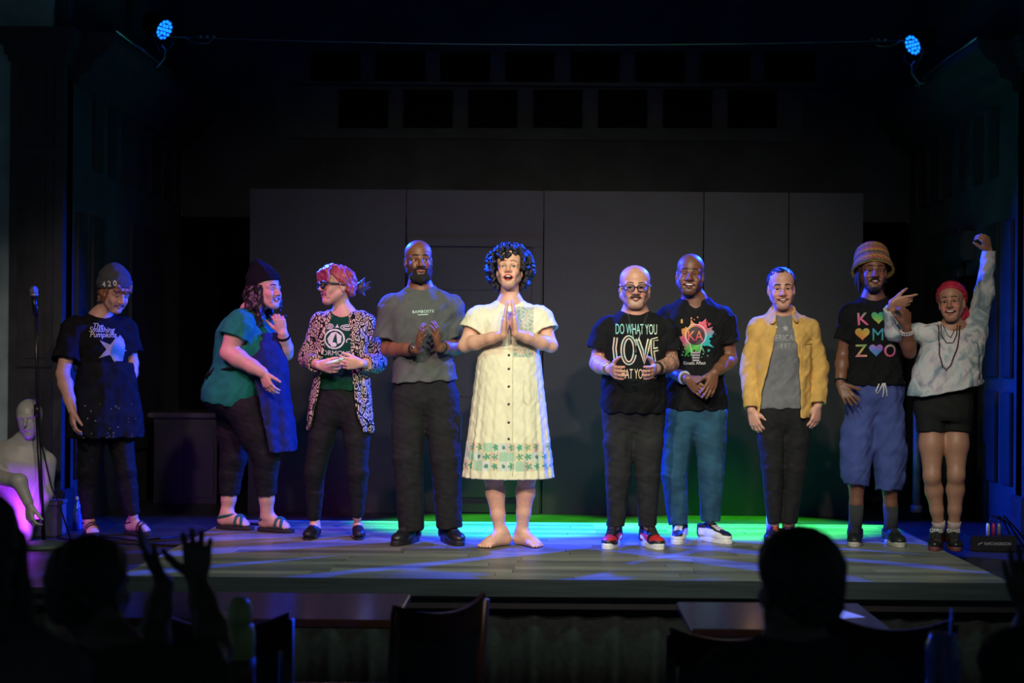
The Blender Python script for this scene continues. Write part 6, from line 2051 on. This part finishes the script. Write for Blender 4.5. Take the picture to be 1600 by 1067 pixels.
# ================================================================ person in striped knit hat
def person_hat():
    P = Person(1362, 850, 'person in a striped knitted hat and black heart-lettered T-shirt with blue baggy shorts')
    p = P.pt
    P.torso(p(1366, 606), p(1364, 470), 0, ws=0.98, ds=0.95)
    P.head(p(1364, 425, -0.04), -4, 0, 0, 1.05, smile=0.9, open=0.3, squint=0.7, wide=0.98, nose=1.25, neck=0.052)
    P.arm('a', p(1328, 492, 0.0), p(1317, 556, 0.02), p(1313, 600, -0.08), 0.95)
    P.arm('b', p(1400, 492, 0.0), p(1421, 550, -0.20), p(1417, 512, -0.27), 0.95)
    P.leg('a', p(1346, 620), p(1340, 725, -0.03), p(1337, 812), 0.95)
    P.leg('b', p(1387, 620), p(1390, 728, -0.03), p(1392, 814), 0.95)
    P.body((0.17, 0.072, 0.042), [((P.arms['a'][2], (0.40, -0.45, -0.75), (0.7, .1, .45), (.2, -.8, .6)), dict(curl=(10, 12, 10), spread=7, s=1.02)),
                                  ((P.arms['b'][2], (-0.12, -0.15, 1), (-.6, -.4, 0), (-.6, .7, 0)), dict(curl=(45, 55, 30), spread=4))],
           barelegs=True, lips=(0.27, 0.09, 0.08), stubble=((0.012, 0.010, 0.010), -0.075, 0.75))
    P.face(brow=(0.010, 0.007, 0.006), browr=.0036)
    f = Field()
    for q in (-1, 1):
        f.cone(P.H(q * .004, .096, -.042), P.H(q * .030, .078, -.052), .005, .004, .005)
    f.ell(P.H(0, .066, -.100), np.array((.028, .024, .018)) * P.HS, P.HA, .01)
    P.garment('beard', mat('black_beard', (0.010, 0.007, 0.006), .85, var=.4, vscale=200, bump=.6, bscale=500), f, .0034, [(.001, (300, 260, 280), .4)])
    # twisted locks below the hat
    rnd = random.Random(4)
    f = Field()
    for i in range(26):
        a = R(rnd.uniform(20, 340) - 90 + 180)
        x, y = .082 * math.sin(a), .085 * math.cos(a) - .012
        if y > .035: continue
        p0 = P.H(x, y, .03)
        L_ = rnd.uniform(.09, .15)
        f.chain([p0, p0 + np.array([x * .12, 0, -L_ * .5]), p0 + np.array([x * .20 + rnd.uniform(-.01, .01), -.006, -L_])], [.011, .010, .006], .003)
    P.garment('hair', mat('dark_locks', (.012, .009, .009), .7, var=.4, vscale=120, bump=.6, bscale=300), f, .0044, [(.0012, (60, 60, 350), .2)])
    # knitted hat
    f = Field()
    hs = P.HS
    O = P.H(0, -.008, -.018)
    A = P.HA
    t = R(30)
    U = nrm(A[2] * math.cos(t) - A[1] * math.sin(t)); F_ = nrm(A[1] * math.cos(t) + A[2] * math.sin(t))
    A2 = np.array([A[0], F_, U])
    O = P.H(0, -.026, .038)
    f.loft(O, A2, [(-.045, .130, .122, .118), (-.02, .124, .122, .118), (.02, .110, .116, .112), (.07, .104, .112, .108), (.105, .092, .100, .096), (.130, .068, .072, .070), (.145, .030, .032, .032)], .02, n=2.0)
    f.loft(O, A2, [(-.06, .115, .108, .104), (.01, .098, .103, .10)], .004, 'sub', n=2.0)
    bands = [(.42, .20, .05), (.10, .13, .05), (.36, .12, .09), (.46, .26, .06), (.30, .13, .14), (.10, .11, .07), (.45, .23, .06), (.36, .11, .12), (.20, .16, .06), (.44, .22, .08), (.30, .10, .10), (.12, .09, .07)]

    def hcol(V):
        q = (V - O) @ U
        return np.array([bands[int((z + .06) / .0165) % len(bands)] for z in q])
    P.garment('knitted_hat', mat('rainbow_knit', vcol=True, rough=.95, var=.3, vscale=160, bump=.8, bscale=260, spec=.1), f, .005, [(.0018, (20, 20, 380), .3), (.001, (260, 40, 40), 1.)], cols=hcol)
    sh = P.shirt('shirt', BLACK(), 0.020, 0.03, 0.60, (0.064, 0.076), 0.070, noise=CLOTH_N)
    u, v, n = P.TA[0], P.TA[2], P.TA[1]
    k = 1 / 262.
    X = lambda x, y: ((x - 1364) * k, -(y - 526) * k)
    org = p(1364, 526)
    glyphs = [('K', 1341, 499, [(.62, .08, .12), (.62, .10, .30), (.06, .36, .16)]), ('h', 1365, 498, [(.62, .50, .05), (.10, .40, .08), (.02, .35, .20)]), ('L', 1388, 499, [(.62, .06, .10), (.6, .08, .12)]),
              ('h', 1341, 523, [(.62, .10, .06), (.62, .30, .05), (.3, .4, .1)]), ('M', 1364, 523, [(.03, .40, .12), (.02, .35, .40), (.04, .20, .55)]), ('h', 1388, 522, [(.50, .05, .10), (.55, .05, .12)]),
              ('Z', 1340, 548, [(.60, .10, .30), (.62, .45, .10), (.08, .40, .20)]), ('h', 1362, 548, [(.04, .38, .62), (.10, .20, .62), (.45, .10, .40)]), ('O', 1384, 548, [(.62, .10, .08), (.60, .12, .40), (.15, .40, .10)])]
    for ch, x, y, cs in glyphs:
        pol = heart2d(.088) if ch == 'h' else text2d(ch, .105, .95, bold=0 if ch == 'M' else .012)
        P.print2d('shirt', pol, p(x, y), u, v, n, (lambda cs: lambda a, b: ramp(cs, .5 + 9 * b + 3 * a))(cs), 'heart_print' if ch == 'h' else 'lettering', parent=sh)
    # baggy shorts
    f = Field()
    f.loft(P.pel, P.TA, P.st, .02, inf=.010, t0=-.24 * P.TL, t1=.08 * P.TL)
    for sd, hem, w in (('a', (1335, 757), 1), ('b', (1387, 765), 1)):
        hp, kn, an, r = P.legs[sd]
        e = p(*hem)
        e[1] = lerp(hp, kn, .9)[1]
        m_ = lerp(hp, e, .55) + np.array([-.010 if sd == 'a' else .010, 0, 0])
        f.cone(hp - [0, 0, .05], m_, .095, .102, .05)
        f.cone(m_, lerp(m_, e, .7), .100, .090, .01)
        f.ccone(lerp(m_, e, .6), e, .092, .074, .01)
        f.ccone(lerp(m_, e, .85), e + np.array([0, 0, -.03]), .062, .062, .003, 'sub')
    f.cone(P.T(0, 0, -.1), P.T(0, 0, -.38), .08, .03, .05)
    sm = mat('blue_jersey', (.060, .085, .27), .9, var=.12, vscale=14, bump=.15, bscale=250, spec=.12)
    P.garment('shorts', sm, f, .0072, [(.0045, (42, 20, 8), .3), (.0030, (-60, 30, 30), 1.4), (.0016, (90, 60, -40), .2)])
    X2 = lambda x, y: (x - 1372) * k
    wm = mat('white_cord', (.62, .62, .62), .8)
    for j, pl in enumerate((((1366, 599), (1362, 610), (1364, 616), (1369, 606), (1372, 598)), ((1373, 598), (1374, 612), (1372, 620)), ((1375, 598), (1379, 610), (1379, 619)))):
        pts = []
        for x, y in pl:
            base = p(x, y)
            h_ = P.bvh['shorts'].ray_cast(Vector(base + np.array([0, -.6, 0])), Vector((0, 1, 0)), 1.2)
            g_ = P.bvh['shirt'].ray_cast(Vector(base + np.array([0, -.6, 0])), Vector((0, 1, 0)), 1.2)
            c = [np.array(q[0]) for q in (h_, g_) if q[0] is not None]
            if c: pts.append(min(c, key=lambda q: q[1]) + np.array([0, -.006, 0]))
        if len(pts) > 1: MB().tube(pts, .0042, 8).build('drawstring', wm, P.root, True)
    for (x, y, yw), sd in (((1336, 842, -14), 'a'), ((1392, 844, 4), 'b')):
        g = p(x, y, .03) * [1, 1, 0]
        sc = lambda a, b, c: (.55, .45, .42) if (b > .0 and c > .083 and abs(a) < .018 and b < .03) else (.010, .012, .012)
        P.shoe(g, yw, sc, (.46, .43, .38), 1.03, high=.085, soleh=.030, lace=(.012, .014, .014))
        an = P.legs[sd][2]; kn = P.legs[sd][1]
        MB().tube([g + [0, .03, .05], an + [0, 0, 0], lerp(an, kn, .28)], [.044, .041, .046], 20).build('sock', mat('dark_sock', (.028, .032, .034), .9, wave=('X', 90, .3)), P.root, True)
    band_ring(P, 'a', 1, .90, BLACK(), 'wristband', .010)
    sh_, el, wr, r = P.arms['b']
    ax = nrm(wr - el); uu = nrm(np.cross(ax, [0, 1, 0])); vv = np.cross(ax, uu)
    for j, t_ in enumerate((.80, .88)):
        c = lerp(el, wr, t_)
        mb = MB()
        for i in range(16):
            a = 2 * math.pi * i / 16
            mb.sphere(c + (uu * math.cos(a) + vv * math.sin(a)) * .036, .0068, 8, 6)
        mb.build('bead_bracelet', mat('pale_beads', (.50, .48, .50), .3), P.root, True)
    return P


# ================================================================ person in tie-dye top with raised arm
def person_tiedye():
    P = Person(1476, 856, 'person in a red headscarf and tie-dye top with one arm raised high')
    p = P.pt
    st = [(-.24, .10, .07, .08), (-.12, .152, .10, .12), (0, .160, .10, .125), (.25, .138, .09, .10), (.45, .128, .095, .09), (.65, .142, .118, .095), (.80, .148, .105, .095), (.91, .125, .08, .085), (1.0, .070, .052, .060), (1.05, .05, .045, .05)]
    P.torso(p(1474, 636), p(1489, 512), -14, st=st)
    P.head(p(1487, 474, -.03), -24, 3, 5, 1.0, smile=1.1, open=.8, squint=.7, wide=.95, jaw=.90, neck=.044)
    P.arm('a', p(1451, 522, -.02), p(1398, 518, .04), p(1394, 473, -.06), .85)
    P.arm('b', p(1522, 518, .02), p(1538, 458, .02), p(1545, 392, 0), .85)
    P.leg('a', p(1455, 648), p(1456, 743, -.04), p(1467, 820, .02), .92)
    P.leg('b', p(1494, 648), p(1494, 742, -.05), p(1491, 820), .92)
    P.body((0.40, 0.205, 0.135), [((P.arms['a'][2], (.92, -.15, .12), (0, -.4, .9), (.1, .9, .2)), dict(curl=(28, 38, 22), icurl=(2, 5, 5), s=.92)),
                                  ((P.arms['b'][2], (-.35, -.35, .75), (-.6, -.4, -.4), (-.3, .6, -.5)), dict(curl=(50, 50, 30), s=.92))],
           barelegs=True, lips=(.5, .14, .13))
    P.face(brow=(.015, .009, .007), browr=.0030)
    # dark hair at the nape and headscarf with a knot
    hair_cap(P, 'hair', mat('black_hair', (.010, .008, .009), .4, var=.3, vscale=120), .008, .060, -.085)
    f = Field(); A, hs = P.HA, P.HS
    f.ell(P.H(0, -.014, .038), np.array((.090, .110, .096)) * hs, A, .02)
    f.half(P.H(0, .030, .052), A[1] * .62 - A[2] * .78, .008)
    f.half(P.H(0, 0, -.02), -A[2] - A[1] * .35, .01)
    sm = mat('crimson_scarf', (.42, .012, .045), .7, var=.35, vscale=60, bump=.4, bscale=90)
    sc = P.garment('headscarf', sm, f, .0045, [(.0028, (30, 20, 150), .2), (.0015, (100, 100, 60), 1.)])
    f = Field()
    kn = P.H(.060, -.075, -.030)
    f.ell(kn, .022, k=.01)
    f.chain([kn, kn + np.array([-.02, -.03, -.05]), kn + np.array([-.035, -.05, -.085])], [.016, .022, .012], .01)
    f.chain([kn, kn + np.array([.02, -.01, -.05]), kn + np.array([.015, -.02, -.10])], [.014, .018, .008], .01)
    P.garment('scarf_knot', sm, f, .0045, [(.002, (90, 60, 120), .2)], parent=sc)
    # wide cropped top
    tm = ramp_mat('tie_dye_cloth', [(.30, (.09,.14,.18)), (.42, (.28,.38,.42)), (.50, (.55,.62,.62)), (.58, (.62,.58,.62)), (.68, (.22,.30,.38))], 7.5, 'NOISE', distort=1.2, stretch=(1, 1, .8))
    u, v, n = P.TA[0], P.TA[2], P.TA[1]
    f = Field()
    hem = p(1480, 612)
    L_ = float((P.nek - hem) @ v)
    ws = [(P.TL - L_ - .05, .215, .150, .150), (P.TL - L_ * .75, .205, .150, .140), (P.TL - L_ * .45, .180, .145, .125), (P.TL * .80, .158, .125, .11), (P.TL * .92, .125, .09, .095), (P.TL * 1.03, .075, .06, .066)]
    f.loft(P.pel, P.TA, ws, .02, fold=(.025, 7, .5, P.TL * .7, 0))
    f.loft(P.pel, P.TA, ws, .004, 'sub', inf=-.016, t0=ws[0][0] - .05, t1=ws[0][0] + .13, fold=(.025, 7, .5, P.TL * .7, 0))
    sa, ea, wa, _ = P.arms['a']; sb, eb, wb, _ = P.arms['b']
    f.cone(P.nek - v * .01, lerp(P.nek, sa, .9), .045, .050, .05); f.cone(P.nek - v * .01, lerp(P.nek, sb, .9), .045, .050, .05)
    f.chain([sa, ea], [.060, .060], .03); f.ell(ea, .060, k=.02)
    e2 = lerp(ea, wa, .82); f.ccone(ea, e2, .058, .052, .02); f.ccone(lerp(ea, e2, .85), e2 + nrm(e2 - ea) * .04, .039, .039, .003, 'sub')
    f.chain([P.T(.12, .0, .72), sb, eb], [.075, .070, .052], .05)
    e2 = lerp(eb, wb, 1.0); f.ccone(eb, e2, .052, .042, .02); f.ell(eb, .052, k=.02); f.ccone(lerp(eb, e2, .92), e2 + nrm(e2 - eb) * .04, .030, .030, .003, 'sub')
    f.ell(P.nek + n * .025 + v * .02, (.072, .075, .060), P.TA, .006, 'sub')
    # hem rises towards the raised arm
    a, b = p(1427, 622), p(1538, 598)
    d_ = nrm(b - a); nn = nrm(np.cross(d_, [0, 1, 0])); nn = nn if nn[2] < 0 else -nn
    f.half(a, nn, .004)
    P.garment('top', tm, f, .0056)
    X = lambda x, y: ((x - 1480) / 266., -(y - 530) / 266.)
    org = p(1480, 530); nf = np.array([0, -1.0, 0]); uf = np.array([1.0, 0, 0]); vf = np.array([0, 0, 1.0])
    bm_ = mat('dark_beads', (.05, .018, .018), .35)
    chain_necklace(P, ['top', 'body'], [X(1462, 508), X(1460, 530), X(1459, 555), X(1463, 574), X(1468, 578), X(1475, 570), X(1485, 545), X(1492, 520), X(1495, 508)], org, uf, vf, nf, .0050, bm_, 'bead_necklace', beads=True, step=.010)
    chain_necklace(P, ['top', 'body'], [X(1467, 506), X(1464, 522), X(1470, 536), X(1480, 536), X(1488, 522), X(1491, 508)], org, uf, vf, nf, .0032, bm_, 'cord_necklace')
    chain_necklace(P, ['top', 'body'], [X(1469, 508), X(1474, 524), X(1478, 528), X(1486, 514)], org, uf, vf, nf, .0024, bm_, 'thin_necklace')
    chain_necklace(P, ['top'], [X(1520, 535), X(1521, 560), X(1522, 594)], org, uf, vf, nf, .0030, mat('zip_metal', (.08, .08, .09), .4, .6), 'zip')
    chain_necklace(P, ['top'], [X(1522, 594), X(1522, 601)], org, uf, vf, nf, .0055, mat('zip_pull', (.6, .6, .58), .3, .7), 'zip_pull')
    f = Field()
    f.loft(P.pel, P.TA, P.st, .02, inf=.012, t0=-.17 * P.TL, t1=.30 * P.TL)
    for sd in 'ab':
        hp, kn, an, r = P.legs[sd]
        z = p(0, 664)[2]
        t = (hp[2] - z) / (hp[2] - kn[2])
        e = lerp(hp, kn, t)
        f.cone(hp, lerp(hp, kn, t * .5), .090, .088, .02)
        f.ccone(hp, e, .090, .086, .006)
    dn = np.array([0, 0, -.012])
    f.cone(P.legs['a'][0] + dn, P.legs['b'][0] + dn, .072, .072, .015)
    P.garment('shorts', mat('black_shorts', (.012, .014, .014), .8, var=.2, spec=.2), f, .0062, [(.0012, (60, 30, 40), .2)])
    col = lambda x, y, z: (.42, .03, .10) if (abs(x) > .030 and .02 < y < .06 and abs(z - .05 - (y - .04)) < .012) else (.014, .014, .016)
    for (x, y, yw), sd in (((1464, 842, -20), 'a'), ((1488, 845, -8), 'b')):
        g = p(x, y, .02) * [1, 1, 0]
        o = P.shoe(g, yw, col, (.16, .045, .05), .98, high=.095, soleh=.026, lace=(.012, .012, .013), rough=.2)
        an = P.legs[sd][2]; kn = P.legs[sd][1]
        MB().tube([g + [0, .025, .06], an, lerp(an, kn, .07)], [.040, .038, .041], 18).build('sock', mat('pale_pink_sock', (.42, .32, .33), .9), P.root, True)
        A = frame(yw)
        V, F = text2d('OSIRIS', .034, .8, bold=.01)
        T_ = g + A[1] * .044 + A[2] * .104
        nn = nrm(A[1] * .8 + A[2] * .5); vv = nrm(np.cross(A[0], nn)); vv = vv if vv[2] > 0 else -vv
        tg = MB().box((-.032, -.004, -.022), (.032, .004, .022), .003)
        Vt = [T_ + A[0] * q[0] - nn * q[1] + vv * q[2] for q in tg.V]
        mesh_obj('tongue_tab', Vt, tg.F, mat('tab_black', (.012, .012, .014), .5), o, False)
        mesh_obj('tab_lettering', [T_ + A[0] * a_ + vv * b_ + nn * .0055 for a_, b_ in V], F, mat('white_ink', (.55, .55, .55), .6), o, False)
    return P
# ================================================================ the audience in front
def at_depth(px, d, label, name='person', cat='person'):
    P = Person.__new__(Person)
    P.d = d
    P.o = W(px, 1067, d); P.o[2] = -.65
    P.root = empty(name, P.o, label, cat)
    P.bvh = {}
    return P


def seated(px, d, label, head, neck, sha, shb, arms, hair, shirt, skin=(.30, .16, .11), yaw=178, hyaw=178, hpitch=0, hs=1.08, hair_kind='short', hands=(), ws=1.0, sleeve=.6):
    P = at_depth(px, d, label)
    p = P.pt
    nk = p(*neck)
    pel = nk + np.array([0, -.04, -.54])
    P.torso(pel, nk, yaw, ws=ws, ds=1.0)
    P.head(p(*head), hyaw, hpitch, 0, hs, smile=.4, neck=.054)
    for sd, sh in (('a', sha), ('b', shb)):
        s_ = p(*sh)
        if sd in arms:
            P.arm(sd, s_, p(*arms[sd][0]), p(*arms[sd][1]), 1.0)
        else:
            P.arm(sd, s_, s_ + np.array([-.05 if sd == 'a' else .05, .02, -.28]), s_ + np.array([.04 if sd == 'a' else -.04, .24, -.34]), 1.0)
    for sd, q in (('a', -1), ('b', 1)):
        hp = pel + np.array([q * .09, .02, -.02])
        kn = hp + np.array([q * .05, .42, .02]); 
        an = kn + np.array([0, .02, -kn[2] + .09])
        P.leg(sd, hp, kn, an, 1.0)
    hd = []
    for sd in 'ab':
        spec = dict(hands).get(sd)
        if spec: hd.append(((P.arms[sd][2],) + spec[0], spec[1]))
        else: hd.append(((P.arms[sd][2], P.arms[sd][2] - P.arms[sd][1], (-.5 if sd == 'b' else .5, 0, .6), (0, 0, -1)), dict(curl=(20, 25, 20))))
    P.body(skin, hd, h=.010)
    P.face()
    if hair_kind == 'short':
        hair_cap(P, 'hair', hair, .014, .055, -.095)
    else:
        def ex(f):
            rnd = random.Random(6)
            for i in range(30):
                a = R(rnd.uniform(100, 440) + 180)
                x, y = .085 * math.sin(a), .090 * math.cos(a) - .02
                if y > .03: continue
                p0 = P.H(x, y, .04); L_ = rnd.uniform(.18, .32)
                f.chain([p0, p0 + np.array([.01 * math.sin(i), .0, -L_ * .5]), p0 + np.array([.015 * math.cos(i), 0, -L_])], [.022, .02, .010], .01)
        hair_cap(P, 'hair', hair, .016, .055, -.095, extra=ex)
    P.shirt('shirt', shirt, .018, -.05, sleeve, (.066, .074), .070, h=.009)
    P.pants('trousers', mat('dark_trousers', (.02, .02, .025), .85), .098, .085, .07, .10, .006, .95, h=.011)
    for sd, q in (('a', -1), ('b', 1)):
        an = P.legs[sd][2]
        P.shoe((an[0], an[1] + .02, 0), yaw, solid((.015, .015, .015)), (.02, .02, .02), 1.0)
    return P


def table(x0, x1, y0, y1, label, z=.10):
    cx, cy = (x0 + x1) / 2, (y0 + y1) / 2
    o = empty('dining_table', (cx, cy, -.65), label, 'table', 'dark wooden club tables')
    m = mat('table_veneer', (.045, .022, .014), .16, var=.35, vscale=8, stretch=(.3, 5, 1), spec=.6)
    im = mat('cast_iron', (.012, .012, .012), .5, .4)
    hx, hy, h = (x1 - x0) / 2, (y1 - y0) / 2, z + .65
    MB().box((-hx, -hy, h - .035), (hx, hy, h), .006).build('tabletop', m, o)
    MB().box((-.045, -.045, .04), (.045, .045, h - .035), .006).build('column', im, o)
    for a in (0, 1):
        s_ = (.32, .035) if a == 0 else (.035, .28)
        MB().box((-s_[0], -s_[1], 0), (s_[0], s_[1], .04), .006).build('foot', im, o)
    MB().box((-.15, -.15, h - .055), (.15, .15, h - .035), .004).build('bracket', im, o)
    return o


def chair(px, d, rot, label):
    x = W(px, 1000, d)[0]
    o = empty('bentwood_chair', (x, d, -.65), label, 'chair', 'wooden chairs with padded backs')
    o.rotation_euler = (0, 0, R(rot))
    wm = mat('dark_chair_wood', (.040, .014, .008), .35, var=.35, vscale=14, stretch=(1, 1, .3))
    pm = mat('green_pad', (.008, .022, .014), .6, var=.2)
    # back is towards -y
    zt = .90
    curve = lambda t, z: np.array([t * .205, -.20 - .05 * (1 - t * t) - .10 * (z - .45), z])
    V, F = [], []
    n = 16
    for i in range(n + 1):
        t = -1 + 2 * i / n
        ztop = zt - .030 * (1 - t * t) + .012 * t * t
        for zz, off in ((ztop - .12 + .02 * (1 - t * t), 0), (ztop, 0), (ztop, .022), (ztop - .12 + .02 * (1 - t * t), .022)):
            c = curve(t, zz); V.append(c + [0, off, 0])
    for i in range(n):
        a, b = 4 * i, 4 * i + 4
        F += [(a, a + 1, b + 1, b), (a + 1, a + 2, b + 2, b + 1), (a + 2, a + 3, b + 3, b + 2), (a + 3, a, b, b + 3)]
    F += [(0, 3, 2, 1), (4 * n, 4 * n + 1, 4 * n + 2, 4 * n + 3)]
    MB()._add(V, F).build('top_rail', wm, o, False)
    for q in (-1, 1):
        MB().tube([curve(q * .98, .0) * [1, 1, 1] + [0, .04, 0], curve(q * .98, .45), curve(q * 1.0, zt - .01)], [.016, .020, .017], 10).build('back_post', wm, o, True)
        MB().tube([(q * .19, .20, .43), (q * .20, .23, 0)], [.020, .014], 10).build('leg', wm, o, True)
    V, F = [], []
    for i in range(n + 1):
        t = (-1 + 2 * i / n) * .84
        for zz, off in ((.56, .002), (.79, .002), (.79, .026), (.56, .026)):
            V.append(curve(t, zz) + [0, off, 0])
    for i in range(n):
        a, b = 4 * i, 4 * i + 4
        F += [(a, a + 1, b + 1, b), (a + 1, a + 2, b + 2, b + 1), (a + 2, a + 3, b + 3, b + 2), (a + 3, a, b, b + 3)]
    F += [(0, 3, 2, 1), (4 * n, 4 * n + 1, 4 * n + 2, 4 * n + 3)]
    MB()._add(V, F).build('back_pad', pm, o, False)
    MB().tube([curve(t, .54) + [0, .01, 0] for t in np.linspace(-.96, .96, 9)], .015, 8).build('lower_rail', wm, o, True)
    MB().box((-.21, -.20, .42), (.21, .23, .455), .012).build('seat_frame', wm, o)
    MB().box((-.195, -.185, .455), (.195, .215, .485), .014).build('seat', pm, o)
    MB().tube([(-.195, .215, .22), (.195, .215, .22)], .010, 8).build('stretcher', wm, o, True)
    return o


def audience():
    table(-1.75, -.56, 5.66, 6.30, 'dark wooden table in front of the stage at the left')
    table(.56, 1.32, 5.52, 6.14, 'dark wooden table in front of the stage at the right')
    table(-1.25, -.45, 4.02, 4.56, 'dark near table under the yellow-green bottle')
    table(.80, 1.55, 4.02, 4.56, 'dark near table under the clear jar')
    chair(622, 5.35, 44, 'wooden chair with green padded back standing alone left of centre')
    chair(1098, 4.95, 16, 'wooden chair left of the large dark head at the right')
    chair(1392, 5.15, -14, 'wooden chair behind the right shoulder of the large dark head')
    chair(365, 5.1, 6, 'wooden chair behind the raised hands of the clapping audience member')
    # menu card on the right table
    c = W(1318, 952, 5.85)
    o = MB().box((-.05, -.08, 0), (.05, .08, .002)).build('menu_card', mat('pale_card', (.5, .48, .55), .6), None)
    o.location = (c[0], 5.85, .1005); o.rotation_euler = (0, 0, R(20))
    tag(o, 'small pale card lying on the right table', 'card')
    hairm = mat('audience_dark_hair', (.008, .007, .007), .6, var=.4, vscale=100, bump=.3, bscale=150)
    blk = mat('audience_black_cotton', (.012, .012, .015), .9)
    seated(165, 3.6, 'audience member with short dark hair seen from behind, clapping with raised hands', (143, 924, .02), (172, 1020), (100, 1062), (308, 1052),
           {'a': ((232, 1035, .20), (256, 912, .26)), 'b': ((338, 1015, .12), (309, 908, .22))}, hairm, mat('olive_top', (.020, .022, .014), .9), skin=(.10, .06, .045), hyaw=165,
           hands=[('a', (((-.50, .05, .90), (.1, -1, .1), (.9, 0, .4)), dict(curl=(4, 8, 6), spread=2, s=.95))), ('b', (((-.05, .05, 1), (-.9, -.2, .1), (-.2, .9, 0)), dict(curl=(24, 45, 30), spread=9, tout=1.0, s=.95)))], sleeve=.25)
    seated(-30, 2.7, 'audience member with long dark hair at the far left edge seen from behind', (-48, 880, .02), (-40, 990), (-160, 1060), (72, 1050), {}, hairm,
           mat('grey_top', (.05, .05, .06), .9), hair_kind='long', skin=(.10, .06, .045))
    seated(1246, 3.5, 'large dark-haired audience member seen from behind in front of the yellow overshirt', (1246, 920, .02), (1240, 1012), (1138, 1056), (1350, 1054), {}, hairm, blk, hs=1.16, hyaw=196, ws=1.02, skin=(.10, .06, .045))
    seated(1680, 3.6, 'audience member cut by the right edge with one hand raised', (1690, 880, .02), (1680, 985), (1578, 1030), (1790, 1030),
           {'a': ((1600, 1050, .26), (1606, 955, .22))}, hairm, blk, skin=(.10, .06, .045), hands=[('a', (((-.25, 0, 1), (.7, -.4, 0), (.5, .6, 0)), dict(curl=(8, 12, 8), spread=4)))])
    # bottle and jar
    c = W(374, 1067, 4.25)
    o = empty('squeeze_bottle', (c[0], 4.25, .10), 'yellow-green squeeze bottle in front of the left chair', 'bottle')
    MB().lathe([(.038, 0), (.044, .01), (.044, .17), (.046, .18), (.044, .19), (.044, .215), (.038, .235), (.03, .24)], (0, 0, 0), 24).build('body', mat('yellow_plastic', (.45, .48, .16), .3, var=.3, vscale=12), o, True)
    MB().lathe([(.034, .238), (.036, .25), (.034, .29), (.022, .31), (.012, .315)], (0, 0, 0), 20).build('cap', mat('olive_cap', (.48, .50, .20), .25), o, True)
    MB().lathe([(.0455, .05), (.0455, .14)], (0, 0, 0), 24).build('label_band', mat('dull_label', (.10, .05, .04), .5, var=.6, vscale=25), o, True)
    c = W(1473, 1067, 4.25)
    o = empty('glass_jar', (c[0], 4.25, .10), 'clear glass jar of drink in front of the right edge audience member', 'jar')
    gm = mat('clear_glass', (.6, .65, .65), .08, trans=.9)
    MB().lathe([(.040, 0), (.048, .01), (.050, .18), (.046, .20), (.040, .205), (.040, .225), (.036, .225), (.036, .02), (.01, .012)], (0, 0, 0), 24).build('body', gm, o, True)
    MB().lathe([(.034, .02), (.034, .10)], (0, 0, 0), 20).build('drink', mat('dark_drink', (.05, .05, .06), .1), o, True)
    MB().tube([(.01, 0, .03), (.022, -.01, .30)], .0035, 8).build('straw', mat('white_straw', (.5, .5, .5), .4), o, True)
setting()
props()
person_beanie420()
person_green()
person_blazer()
person_grey()
person_dress()
person_love()
person_splash()
person_yellow()
person_hat()
person_tiedye()
audience()
